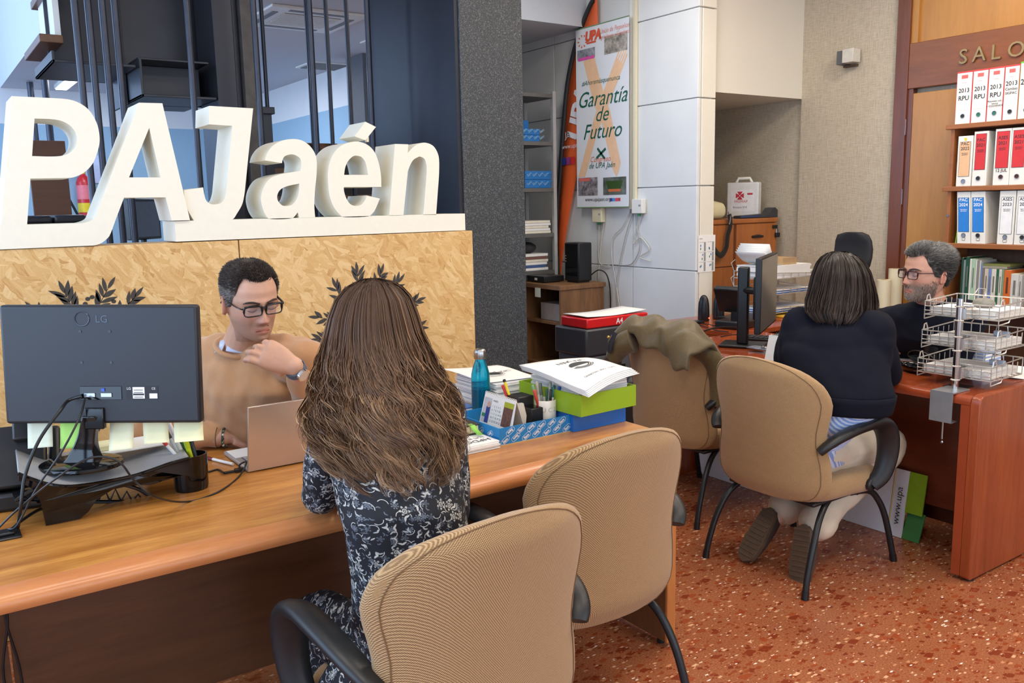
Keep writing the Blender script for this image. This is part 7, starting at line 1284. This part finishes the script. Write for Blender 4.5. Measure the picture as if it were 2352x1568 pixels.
g=G(); torso(g,.008); limb(g,[base1+Vector((0,.0,-.045)),base1.lerp(shR,.5)+Vector((0,0,-.008)),shR],[.082,.078,.074]); limb(g,[base1+Vector((0,.0,-.045)),base1.lerp(shL,.5)+Vector((0,0,-.008)),shL],[.082,.078,.076]); limb(g,[shR+Vector((.0,0,.0)),elR.lerp(shR,.5),elR],[.072,.064,.058]); limb(g,[elR,elR.lerp(wrR,.5),wrR.lerp(elR,.12)],[.058,.05,.040]); limb(g,[shL,elL.lerp(shL,.5)+Vector((.01,.01,0)),elL],[.075,.066,.058]); limb(g,[elL,elL.lerp(wrL,.45),wrL.lerp(elL,.20)],[.058,.052,.042])
me=fuse(g,.0075,9,disp=fold(10,.015,(1,1,.7)),name='sweater'); sw1=put(me,'sweater',knit.m,m1)
g=G(); nk=[base1+Vector((0,-.02,.02))+(MX1.to_3x3().col[0]*0)+Vector((.082*math.cos(a),.068*math.sin(a),.0+.028*math.sin(a))) for a in [k*math.pi/16 for k in range(32)]]; g.tube(nk,.008,8,closed=True); g.build('neck_rib',knit.m,sw1,smooth=60)
shirt=M('shirt_blue',(198,208,232),.7,var=.03); wx1=(shL-shR).normalized(); fy1=wx1.cross(Vector((0,0,1)))
for s in (1,-1):
    rows=[]
    for i in range(9):
        a=math.radians(200+ (150*i/8 if 0 else 0)); t=i/8; th=math.radians(90-165*t)*s if 0 else math.radians(85*1-160*t)
        top=base1+Vector((0,-.012,.050-.035*t))+wx1*(.064*math.cos(th)*s)-fy1*(-.058*math.sin(th))*1+Vector((0,0,0)); low=top+wx1*(.024*math.cos(th)*s)+fy1*(.022*math.sin(th))+Vector((0,0,-.034-.012*t)); rows.append((top,low))
    G().add([v for r in rows for v in r],[(2*i,2*i+1,2*i+3,2*i+2) for i in range(8)]).build('shirt_collar',shirt,m1,solid=.003,smooth=60)
hair1=mk_hair('hair_man',[(0,(34,28,26)),(.45,(62,52,47)),(.8,(120,112,108)),(1,(160,154,150))]); short_hair(m1,MX1,.004,hair1,9500,.013,11,vol=.0035)
brow_eye(m1,MX1,M('brow_dark',(52,40,34),.8)); mouth(m1,MX1); glasses(m1,MX1,M('frame_black',(22,20,20),.25),lens)
# watch, bracelet, emblem
ad=(wrL-elL).normalized(); wc_=wrL-ad*.012; u_=ad.orthogonal().normalized(); v_=ad.cross(u_); band(wc_,ad,.0285,.011,.003).build('watch_strap',M('strap_blue',(84,104,128),.6),m1,smooth=40)
toc=(Vector((0,0,EYE))-wc_).normalized(); toc=(toc-ad*toc.dot(ad)).normalized(); toc=(toc+Vector((RT[0],RT[1],0))*.5).normalized(); toc=(toc-ad*toc.dot(ad)).normalized(); wt_c=wc_+toc*.030; wc0=G().tube([wt_c,wt_c+toc*.009],.019,20).build('watch_case',chrome,m1,smooth=40); G().tube([wt_c+toc*.009,wt_c+toc*.0096],.016,20).build('watch_dial',M('dial',(214,216,218),.2,.4),wc0,smooth=40)
ad=(wrR-elR).normalized(); wc_=wrR+ad*.004; u_=ad.orthogonal().normalized(); v_=ad.cross(u_); beads=[M('bead_dark',(50,52,44),.5),M('bead_green',(90,120,84),.5),M('bead_cream',(206,196,170),.5)]
G().tube([wc_+(u_*math.cos(k*math.pi/14)+v_*math.sin(k*math.pi/14))*.031 for k in range(28)],.0028,6,closed=True).build('bracelet',beads[0],m1)
for k in range(16): a=k*math.pi/8; G().ball(wc_+ad*.003+(u_*math.cos(a)+v_*math.sin(a))*.032,.0042,8,6).build('bead',beads[k%3],m1)
G().tube([wc_-ad*.02+(u_*math.cos(k*math.pi/14)+v_*math.sin(k*math.pi/14))*.034 for k in range(28)],.0016,5,closed=True).build('bracelet',M('thread_brown',(96,72,52),.7),m1)
# ---------------------------------------------------------------- long-haired woman with her back to us
w1_=wthing('person','woman with long wavy brown hair and a dark floral dress leaning on the front desk','person',(.9,1.66,0))
hip=Vector((.895,1.62,.47)); waist=at(936,1215,D=1.90); upb=at(885,960,D=2.02); nk_=at(862,835,D=2.10); hd_=at(857,768,D=2.17)
MX2=hmat(hd_,(-.05,1,-.25),s=.97); sL=at(772,925,D=2.04); sR=at(1012,922,D=2.07); eL=at(735,1138,Z=.80); wL=eL+Vector((.16,.22,-.012)); eR=at(1032,1120,D=2.02); eR.z=.795; wR=eR+Vector((-.08,.24,-.012))
skin2=mk_skin('skin_woman',(216,172,150),(196,124,112),(200,160,140))
def torso2(g,ex,skirt=False):
    rings=[]; prev=None
    for c,rw,rd in ((nk_+Vector((0,-.01,-.02)),.05,.045),(nk_.lerp(upb,.35),.11,.07),(nk_.lerp(upb,.62),.150,.088),(upb,.152,.098),(upb.lerp(waist,.45),.142,.098),(waist,.132,.092),(waist.lerp(hip,.35),.140,.105),(waist.lerp(hip,.7),.165,.130),(hip,.185,.145),(hip+Vector((0,.02,-.05)),.18,.145)):
        wx=(sR-sL); wx.z=0; wx.normalize(); fy=Vector((0,0,1)).cross(wx); t=(waist-upb).normalized(); fy=(fy-t*fy.dot(t)).normalized(); rings.append([c+wx*(rw+ex)*math.copysign(abs(math.cos(k*math.pi/16))**.9,math.cos(k*math.pi/16))+fy*(rd+ex)*math.sin(k*math.pi/16) for k in range(32)])
    g.loft(rings)
kn=[Vector((.885+s*.095,2.05,.425)) for s in (-1,1)]
g=G(); head_geo(g,MX2,60,72); g.tube([MX2@Vector((0,-.02,-.06)),nk_,nk_.lerp(upb,.3)],[.047,.05,.06],18); torso2(g,-.012)
limb(g,[sL,sL.lerp(eL,.5),eL],[.04,.037,.034]); limb(g,[eL,eL.lerp(wL,.5),wL],[.034,.03,.022]); limb(g,[sR,sR.lerp(eR,.5),eR],[.04,.037,.034]); limb(g,[eR,eR.lerp(wR,.5),wR],[.034,.03,.022])
hand(g,wL,(.45,1,-.05),(0,0,1),1,.92,[(.15,.3,.2)]*4); hand(g,wR,(-.35,1,-.05),(0,0,1),-1,.92,[(.15,.3,.2)]*4)
for i,s in enumerate((-1,1)): limb(g,[hip+Vector((s*.085,.02,-.01)),kn[i],kn[i]+Vector((0,.02,-.06)),Vector((kn[i].x,2.04,.12)),Vector((kn[i].x,2.06,.07))],[.075,.055,.05,.036,.034]); limb(g,[Vector((kn[i].x,2.04,.06)),Vector((kn[i].x,2.18,.035))],[.036,.03])
me=fuse(g,.0065,3,name='body'); attr(me,'tone',skin_tone(MX2.inverted(),0)); put(me,'body',skin2,w1_)
def mk_floral():
    k=N('floral_dress'); uv=k.n('ShaderNodeAttribute',attribute_name='pat').outputs['Vector']; out=c255((18,21,36))
    col=k.mix(k.noise(k.co(),30,3),c255((11,12,19)),c255((18,20,31)))
    def cells(scale,off,rnd_=1.0):
        v=k.n('ShaderNodeMapping',{'Vector':uv,'Location':(off,off*1.7,0),'Scale':(scale,scale,0)}).outputs[0]; vo=k.n('ShaderNodeTexVoronoi',{'Vector':v,'Scale':1.0,'Randomness':rnd_},voronoi_dimensions='2D'); d=k.n('ShaderNodeVectorMath',{0:v,1:vo.outputs['Position']},operation='SUBTRACT').outputs[0]
        sc=k.n('ShaderNodeSeparateColor',{'Color':vo.outputs['Color']}); ro=k.n('ShaderNodeVectorRotate',{'Vector':d,'Angle':k.math('MULTIPLY',sc.outputs[0],6.283)},rotation_type='Z_AXIS').outputs[0]; s=k.n('ShaderNodeSeparateXYZ',{'Vector':ro}); return s.outputs[0],s.outputs[1],sc
    def paint(mask,c,base,op=1.0): return k.mix(k.math('MULTIPLY',mask,op),base,c)
    lt=lambda a,b:k.math('LESS_THAN',a,b)
    # flowers: petals in polar form with a dark eye
    for scale,off,pet,R,c,pick in ((33,.0,6,.36,(172,170,164),.34),(45,3.3,5,.33,(88,94,104),.34),(40,7.1,8,.32,(112,118,128),.3)):
        x,y,sc=cells(scale,off); r=k.math('SQRT',k.math('ADD',k.math('MULTIPLY',x,x),k.math('MULTIPLY',y,y))); a=k.math('ARCTAN2',y,x); pw=k.math('ABSOLUTE',k.math('COSINE',k.math('MULTIPLY',a,pet/2.0))); m=lt(r,k.math('MULTIPLY',k.math('ADD',.28,k.math('MULTIPLY',pw,.72)),R)); m=k.math('MULTIPLY',m,k.math('GREATER_THAN',r,R*.26)); m=k.math('MULTIPLY',m,k.math('GREATER_THAN',k.math('ABSOLUTE',k.math('SUBTRACT',r,R*.55)),R*.07)); m=k.math('MULTIPLY',m,k.math('LESS_THAN',sc.outputs[1],pick)); col=paint(m,c255(c),col,.92)
        m=lt(r,R*.16); m=k.math('MULTIPLY',m,k.math('LESS_THAN',sc.outputs[1],pick)); col=paint(m,c255(c),col,.8)
    # leaves: slim pointed ellipses, in twos
    for scale,off,c in ((48,1.1,(188,186,178)),(60,5.2,(170,170,168)),(86,12.7,(92,98,108))):
        x,y,sc=cells(scale,off)
        for sx,an in ((.16,.5),(-.16,-.5)):
            xx=k.math('SUBTRACT',k.math('ADD',k.math('MULTIPLY',x,math.cos(an)),k.math('MULTIPLY',y,math.sin(an))),sx); yy=k.math('SUBTRACT',k.math('MULTIPLY',y,math.cos(an)),k.math('MULTIPLY',x,math.sin(an)))
            e=k.math('ADD',k.math('ABSOLUTE',k.math('MULTIPLY',xx,3.4)),k.math('MULTIPLY',k.math('MULTIPLY',yy,yy),90)); m=k.math('MULTIPLY',lt(e,1.0),k.math('LESS_THAN',sc.outputs[1],.36)); col=paint(m,c255(c),col,.95)
    # thin curved tendrils
    x,y,sc=cells(36,20.3); r=k.math('SQRT',k.math('ADD',k.math('MULTIPLY',x,x),k.math('MULTIPLY',y,y))); m=k.math('MULTIPLY',lt(k.math('ABSOLUTE',k.math('SUBTRACT',r,.34)),.022),k.math('GREATER_THAN',x,.12)); col=paint(m,c255((206,204,198)),col,.9)
    k.set(col=col,rough=.8); return k.m
floral=mk_floral()
g=G(); torso2(g,.007); limb(g,[nk_.lerp(upb,.3),sL],[.075,.058]); limb(g,[nk_.lerp(upb,.3),sR],[.075,.058]); limb(g,[sL,sL.lerp(eL,.5)+Vector((-.005,-.01,0)),eL+Vector((0,0,.0))],[.058,.054,.050]); limb(g,[eL,eL.lerp(wL,.5),wL],[.050,.045,.034]); limb(g,[sR,sR.lerp(eR,.5),eR],[.058,.054,.048]); limb(g,[eR,eR.lerp(wR,.5),wR],[.048,.043,.034])
for i,s in enumerate((-1,1)): limb(g,[hip+Vector((s*.09,.02,.0)),kn[i]+Vector((0,0,.01)),kn[i]+Vector((0,.03,-.08)),Vector((kn[i].x,2.05,.28))],[.10,.075,.072,.068])
limb(g,[hip+Vector((0,.05,.0)),Vector((.885,2.0,.42)),Vector((.885,2.04,.3))],[.11,.07,.06])
limb(g,[hip+Vector((-.12,.05,.0)),hip+Vector((-.17,.10,-.03)),hip+Vector((-.205,.13,-.09)),hip+Vector((-.222,.14,-.16))],[.075,.065,.055,.04])
limb(g,[hip+Vector((.14,.03,.0)),hip+Vector((.19,.06,-.05)),hip+Vector((.21,.06,-.14))],[.07,.06,.04])
me=fuse(g,.0065,5,disp=fold(11,.006,(1,1,.6)),name='dress')
segs=[(sL.lerp(eL,.15),eL,.055,0.0),(eL,wL,.045,.7),(sR.lerp(eR,.15),eR,.055,1.5),(eR,wR,.045,2.2)]
def pat(co):
    best=None
    for a,b,r,o in segs:
        ab=b-a; t=(co-a).dot(ab)/ab.length_squared; d=(co-(a+ab*t)).length
        if -.02<t<1.1 and d<r*1.35 and (best is None or d<best[0]): best=(d,a,ab,t,r,o)
    if best:
        d,a,ab,t,r,o=best; ax_=ab.normalized(); q=(co-a)-ax_*(co-a).dot(ax_); tc=(-vd_-ax_*(-vd_).dot(ax_)).normalized(); an=math.atan2(q.dot(ax_.cross(tc)),q.dot(tc)); return (an*r+o,t*ab.length+o,0)
    f=max(0,min(1,(co.z-hip.z)/(upb.z-hip.z))); yb=hip.y-.14+(upb.y-.10-hip.y+.14)*f; cx=hip.x+(upb.x-hip.x)*f; return (co.x+5+max(0,co.y-yb)*.8*(1 if co.x>cx else -1),co.z*1.05+5+max(0,co.y-yb-.1)*.4,0)
attr(me,'pat',lambda co:pat(co)); put(me,'dress',floral,w1_)
hair2=mk_hair('hair_brown',[(0,(48,33,26)),(.3,(98,71,52)),(.6,(148,112,80)),(.85,(190,152,112)),(1,(214,180,138))],.5)
lv=[(639,838,872),(646,818,897),(658,797,918),(683,776,940),(720,762,954),(760,752,966),(800,743,982),(850,727,1005),(900,714,1030),(950,708,1046),(1000,716,1060),(1045,738,1056),(1085,775,1040),(1118,830,1012),(1142,880,985)]
dp=[.01,.05,.085,.105,.12,.12,.112,.10,.09,.08,.075,.07,.06,.05,.03]; Dd=[2.15,2.15,2.15,2.14,2.13,2.12,2.09,2.05,2.0,1.96,1.93,1.91,1.89,1.88,1.87]
envelope_hair('hair',w1_,lv,dp,Dd,11000,40,hair2,1.0,5,.00088,lambda t,b,c:min(1,max(0,.10+.50*t**.8*(.45+.7*b)+.26*(b-.5)*(.5+t)+(.2 if b>.8 else 0))),ragged=.27,clumps=300)
# ---------------------------------------------------------------- woman in navy at the second desk
w2_=wthing('person','woman with dark shoulder-length hair, navy sweatshirt and beige trousers at the cherry desk','person',(2.92,2.15,0))
hip2=Vector((2.88,2.14,.50)); nk2=at(1928,735,D=3.50); hd2=at(1930,662,D=3.50); MX3=hmat(hd2,(1,-.12,-.12),s=1.0); ub2=at(1915,800,D=3.42); wa2=at(1935,905,D=3.34)
s2L=at(1835,745,D=3.52); s2R=at(2005,755,D=3.36); e2L=at(1812,850,D=3.66); e2L.z=.79; w2L=Vector((3.46,2.38,.775)); e2R=at(2035,858,Z=.79); w2R=Vector((3.55,2.2,.775))
def torso3(g,ex,low=True):
    rings=[]
    L=[(nk2+Vector((0,0,-.01)),.05,.045),(nk2.lerp(ub2,.4),.12,.075),(nk2.lerp(ub2,.75),.175,.10),(ub2,.185,.112),(ub2.lerp(wa2,.5),.185,.12),(wa2,.18,.122)]
    if low: L+=[(wa2.lerp(hip2,.4),.165,.12),(hip2,.175,.14),(hip2+Vector((.02,0,-.05)),.17,.14)]
    for c,rw,rd in L:
        wx=(s2R-s2L); wx.z=0; wx.normalize(); fy=Vector((0,0,1)).cross(wx); rings.append([c+wx*(rw+ex)*math.copysign(abs(math.cos(k*math.pi/16))**.85,math.cos(k*math.pi/16))+fy*(rd+ex)*math.sin(k*math.pi/16) for k in range(32)])
    g.loft(rings)
g=G(); head_geo(g,MX3,50,64); g.tube([MX3@Vector((0,-.02,-.06)),nk2,nk2.lerp(ub2,.4)],[.047,.05,.06],16); torso3(g,-.018)
for a,b,c in ((s2L,e2L,w2L),(s2R,e2R,w2R)): limb(g,[a,a.lerp(b,.5),b],[.04,.037,.034]); limb(g,[b,b.lerp(c,.5),c],[.034,.03,.022]); hand(g,c,(1,.1*(1 if c is w2R else -1),-.03),(0,0,1),1 if c is w2L else -1,.92,[(.15,.3,.2)]*4)
kn2=[Vector((3.36,2.14+s*.10,.49)) for s in (-1,1)]; an2=[at(1835,1140,D=3.55),at(1895,1165,D=3.42)]; an2=[Vector((2.90,2.24,.17)),Vector((2.86,2.05,.17))]
for i,s in enumerate((1,-1)): k_=Vector((3.34,2.14+s*.11,.48)); limb(g,[hip2+Vector((0,s*.085,-.01)),k_,k_+Vector((.0,0,-.07)),an2[i]+Vector((.05,0,.02)),an2[i]],[.075,.055,.05,.036,.034])
me=fuse(g,.007,3,name='body'); attr(me,'tone',skin_tone(MX3.inverted(),0)); put(me,'body',skin2,w2_)
navy=N('navy_jersey'); nn_=navy.noise(navy.co(),500,2); navy.set(col=navy.mix(nn_,c255((11,13,24)),c255((19,22,36))),rough=.9,spec=.2); navy.bump(nn_,.15,.0006)
g=G(); torso3(g,.012,False); limb(g,[nk2+Vector((0,0,-.06)),s2L],[.085,.078]); limb(g,[nk2+Vector((0,0,-.06)),s2R],[.085,.078]); g.tube([nk2+Vector((0,0,.02)),nk2+Vector((0,0,-.06))],[.062,.085],18); limb(g,[s2L+Vector((0,0,-.06)),ub2,s2R+Vector((0,0,-.06))],[.085,.115,.085]); limb(g,[s2L+Vector((0,0,-.12)),ub2+Vector((0,0,-.08)),s2R+Vector((0,0,-.12))],[.085,.115,.085])

for a,b,c in ((s2L,e2L,w2L),(s2R,e2R,w2R)): limb(g,[a,a.lerp(b,.5)+Vector((-.01,0,0)),b],[.075,.072,.062]); limb(g,[b,b.lerp(c,.5),c.lerp(b,.1)],[.062,.052,.038])
me=fuse(g,.008,16,disp=fold(9,.011,(1,1,.6)),name='sweatshirt'); sw=put(me,'sweatshirt',navy.m,w2_)
wx=(s2R-s2L); wx.z=0; wx.normalize(); fy=Vector((0,0,1)).cross(wx); hem=[]
for dz,k_ in ((.01,1.0),(-.01,.99),(-.05,.95),(-.06,.93)): hem.append([wa2+Vector((0,0,dz))+wx*.192*k_*math.copysign(abs(math.cos(q*math.pi/20))**.85,math.cos(q*math.pi/20))+fy*.132*k_*math.sin(q*math.pi/20) for q in range(40)])
G().loft(hem,caps=False).build('hem_rib',navy.m,sw,solid=.008,smooth=60)
stp=N('striped_cotton'); sv=stp.n('ShaderNodeSeparateXYZ',{'Vector':stp.co()}); w_=stp.math('SINE',stp.math('MULTIPLY',stp.math('ADD',sv.outputs[1],stp.math('MULTIPLY',sv.outputs[0],.6)),620)); stp.set(col=stp.ramp(stp.math('MULTIPLY_ADD',w_,.5,.5),[(.35,(136,166,222)),(.65,(214,224,244))]),rough=.8)
rg=[]
for c,rw,rd in ((wa2+Vector((0,0,-.03)),.165,.115),(wa2.lerp(hip2,.5),.172,.122),(hip2+Vector((-.01,0,.03)),.187,.142),(hip2+Vector((-.01,0,-.035)),.196,.15)): rg.append([c+wx*rw*math.cos(q*math.pi/20)+fy*rd*math.sin(q*math.pi/20) for q in range(40)])
G().loft(rg,caps=False).build('shirt_tail',stp.m,w2_,solid=.004,smooth=60)
beige=M('trouser_beige',(208,194,172),.8,var=.05,scale=12); g=G(); g.ball(hip2+Vector((.0,0,-.01)),(.14,.185,.075),24,14)
for i,s in enumerate((1,-1)): k_=Vector((3.34,2.14+s*.11,.47)); limb(g,[hip2+Vector((0,s*.09,-.005)),(hip2+k_)/2+Vector((0,s*.09/2,.0)),k_,k_+Vector((-.02,0,-.07)),an2[i]+Vector((.13,0,.09)),an2[i]+Vector((.06,0,.03))],[.098,.09,.075,.07,.07,.078])
me=fuse(g,.008,4,disp=fold(12,.006),name='trousers'); put(me,'trousers',beige,w2_)
sole=M('sole_brown',(88,70,54),.7,var=.15,scale=60); upper_m=M('shoe_grey',(70,60,56),.7)
for i in (0,1):
    a=an2[i]; toe=a+Vector((-.10+.06*i,.02*(1-2*i),-.15)); toe.z=.025; d=(toe-a); L=d.length; d.normalize(); sd=Vector((0,1,0)); sd=(sd-d*sd.dot(d)).normalized(); nr=d.cross(sd); nr=nr if nr.x<0 else -nr
    heel=a+Vector((-.02,0,.04)); F2=lambda t,u,w:heel+d*(t*.255)+sd*u+nr*w
    out=[(t,(.034+.012*math.sin(math.pi*min(1,t*1.05)**1.3)+ (.004 if t>.5 else 0))*math.sqrt(max(0.02,1-max(0,abs(t-.5)*2-.72)**2/.0784))) for t in [j/14 for j in range(15)]]
    poly=[(t,w) for t,w in out]+[(t,-w) for t,w in out[::-1]]; sh=wx*0
    s_=G().prism(poly,lambda u,v,w:F2(u,v,w),.02).build('shoe_sole',sole,w2_,smooth=30,bevel=.003)
    for j in range(11): G().box((0,0,0),(.001,.001,.001)) if 0 else G().add([F2(.06+j*.08,-.036,.0202),F2(.10+j*.08,-.036,.0202),F2(.10+j*.08,.036,.0202),F2(.06+j*.08,.036,.0202),F2(.06+j*.08,-.036,.0235),F2(.10+j*.08,-.036,.0235),F2(.10+j*.08,.036,.0235),F2(.06+j*.08,.036,.0235)],[(3,2,1,0),(4,5,6,7),(0,1,5,4),(1,2,6,5),(2,3,7,6),(3,0,4,7)]).build('tread_bar',sole,s_,smooth=0)
    rg=[]
    for t,k_,h in ((0.02,.8,.05),(.15,1,.075),(.35,1,.07),(.6,1,.05),(.85,.95,.035),(.98,.5,.02)):
        w=max(.02,np.interp(t,[q[0] for q in out],[q[1] for q in out]))*.97; rg.append([F2(t,w*math.cos(q*math.pi/10)*k_,-max(0,math.sin(q*math.pi/10))*h) for q in range(20)])
    G().loft(rg).build('shoe_upper',upper_m,w2_,smooth=60)
hair3=mk_hair('hair_dark',[(0,(24,18,17)),(.4,(46,36,32)),(.75,(78,64,56)),(1,(120,104,94))],.38)
lv=[(577,1912,1940),(581,1902,1952),(590,1890,1968),(605,1880,1982),(630,1871,1994),(660,1864,2002),(690,1856,2010),(712,1854,2012),(730,1868,1992),(744,1882,1970)]; dp=[.01,.05,.08,.10,.115,.115,.105,.09,.07,.05]; Dd=[3.5,3.5,3.5,3.49,3.48,3.47,3.45,3.42,3.40,3.39]
envelope_hair('hair',w2_,lv,dp,Dd,6500,20,hair3,.12,8,.0010,lambda t,b,c:min(1,max(0,.12+.35*b+.22*t*(b>.5)+(.25 if t>.85 and b>.6 else 0))),ragged=.07,clumps=260)
# ---------------------------------------------------------------- man in navy behind the second desk
m2_=wthing('person','grey-bearded man with glasses and navy sweater listening behind the cherry desk','person',(4.15,2.5,0))
hc=at(2127,628,D=3.86); vd2=view_dir(hc); fd=Matrix.Rotation(math.radians(-50),3,'Z')@(-vd2); fd.z=.04; MX4=hmat(hc,fd,roll=-.03,s=1.04)
nk4=MX4@Vector((0,-.03,-.10)); bs4=nk4+Vector((.035,.0,-.04)); sh4a=at(2060,738,D=4.08); sh4b=at(2232,728,D=3.82); pel4=Vector((4.22,2.55,.5)); ch4=(sh4a+sh4b)/2+Vector((.02,0,-.09)); be4=ch4.lerp(pel4,.5)
el4a=Vector((3.88,2.86,.80)); wr4a=Vector((3.62,2.62,.785)); el4b=at(2200,815,Z=.80); wr4b=at(2080,800,Z=.79)
def torso4(g,ex):
    rings=[]; wx=(sh4b-sh4a); wx.z=0; wx.normalize(); fy=Vector((0,0,1)).cross(wx)
    for c,rw,rd in ((bs4+Vector((0,0,.015)),.06,.055),(bs4+Vector((0,0,-.015)),.105,.075),(bs4.lerp(ch4,.4),.175,.10),(ch4,.195,.12),(be4,.19,.135),(pel4,.185,.13)): rings.append([c+wx*(rw+ex)*math.copysign(abs(math.cos(k*math.pi/16))**.85,math.cos(k*math.pi/16))+fy*(rd+ex)*math.sin(k*math.pi/16) for k in range(32)])
    g.loft(rings)
skin4=mk_skin('skin_man_two',(204,152,128),(186,108,96),(112,104,98)); g=G(); head_geo(g,MX4); g.tube([MX4@Vector((0,-.025,-.06)),nk4,bs4,bs4+Vector((0,0,-.05))],[.056,.058,.068,.08],20); torso4(g,-.014)
for a,b,c in ((sh4a,el4a,wr4a),(sh4b,el4b,wr4b)): limb(g,[a,a.lerp(b,.5),b],[.05,.045,.04]); limb(g,[b,b.lerp(c,.5),c],[.04,.036,.027])
hand(g,wr4a,(-.8,-.4,-.02),(0,0,1),1,1.05,[(.2,.4,.2)]*4); hand(g,wr4b,(-.6,.75,-.02),(0,0,1),-1,1.05,[(.2,.4,.2)]*4)
for s in (-1,1): limb(g,[pel4+Vector((0,s*.09,-.01)),Vector((3.83,2.55+s*.13,.50)),Vector((3.80,2.55+s*.13,.46)),Vector((3.86,2.55+s*.13,.10))],[.08,.065,.055,.045])
me=fuse(g,.0042,3,name='body'); attr(me,'tone',skin_tone(MX4.inverted(),1.0)); put(me,'body',skin4,m2_)
g=G(); torso4(g,.010); limb(g,[bs4+Vector((0,0,-.05)),sh4a],[.085,.078]); limb(g,[bs4+Vector((0,0,-.05)),sh4b],[.085,.078])
for a,b,c in ((sh4a,el4a,wr4a),(sh4b,el4b,wr4b)): limb(g,[a,a.lerp(b,.5),b],[.078,.068,.060]); limb(g,[b,b.lerp(c,.5),c.lerp(b,.1)],[.060,.053,.042])
me=fuse(g,.008,5,disp=fold(9,.009),name='sweater'); sw=put(me,'sweater',M('navy_knit',(17,21,34),.9,var=.2,scale=400,bump=.15,bs=700,spec=.2),m2_)
G().tube([bs4+Vector((.005,0,.012))+Vector((.078*math.cos(a),.07*math.sin(a),-.012*math.cos(a)*-1)) for a in [k*math.pi/16 for k in range(32)]],.011,8,closed=True).build('neck_rib',M('navy_knit',(17,21,34),.9),sw,smooth=60)
hair4=mk_hair('hair_grey',[(0,(38,36,35)),(.4,(84,80,76)),(.75,(138,134,128)),(1,(186,182,174))]); short_hair(m2_,MX4,-.006,hair4,9000,.028,21,.00075,sgrey=-.12,tgrey=.42); brow_eye(m2_,MX4,M('brow_grey',(70,62,58),.8)); mouth(m2_,MX4); glasses(m2_,MX4,M('frame_wine',(58,24,30),.25),lens,w=.026,h=.018)

# short grey beard of the second man
rr=random.Random(5); paths=[];tones=[];rad=[]
while len(paths)<1700:
    z=rr.uniform(-.117,-.022); ph=rr.uniform(-1.55,1.55); b=hpt(z,ph)
    lim=-.037+(.012 if abs(ph)>1.2 else 0)-(.018 if abs(b.x)<.045 and abs(b.x)>.026 else 0)
    lim+=rr.gauss(-.002,.006)
    if z>lim or (abs(z+.074)<.0085 and abs(b.x)<.024) or (abs(b.x)<.012 and z>-.052): continue
    n=Vector((b.x*1.2,(b.y+.012),-.03)).normalized(); d=(n*.6+Vector((rr.gauss(0,.2),.1,-.8))).normalized(); l=rr.uniform(.004,.008); paths.append([tuple(MX4@(b+d*l*t-n*.0005*(1-t))) for t in (0,.5,1)]); tones.append([min(1,max(0,rr.gauss(.85 if abs(b.x)<.05 else .62,.2)))]*3); rad.append(.00065)
strands('beard',paths,rad,tones,hair4,m2_)
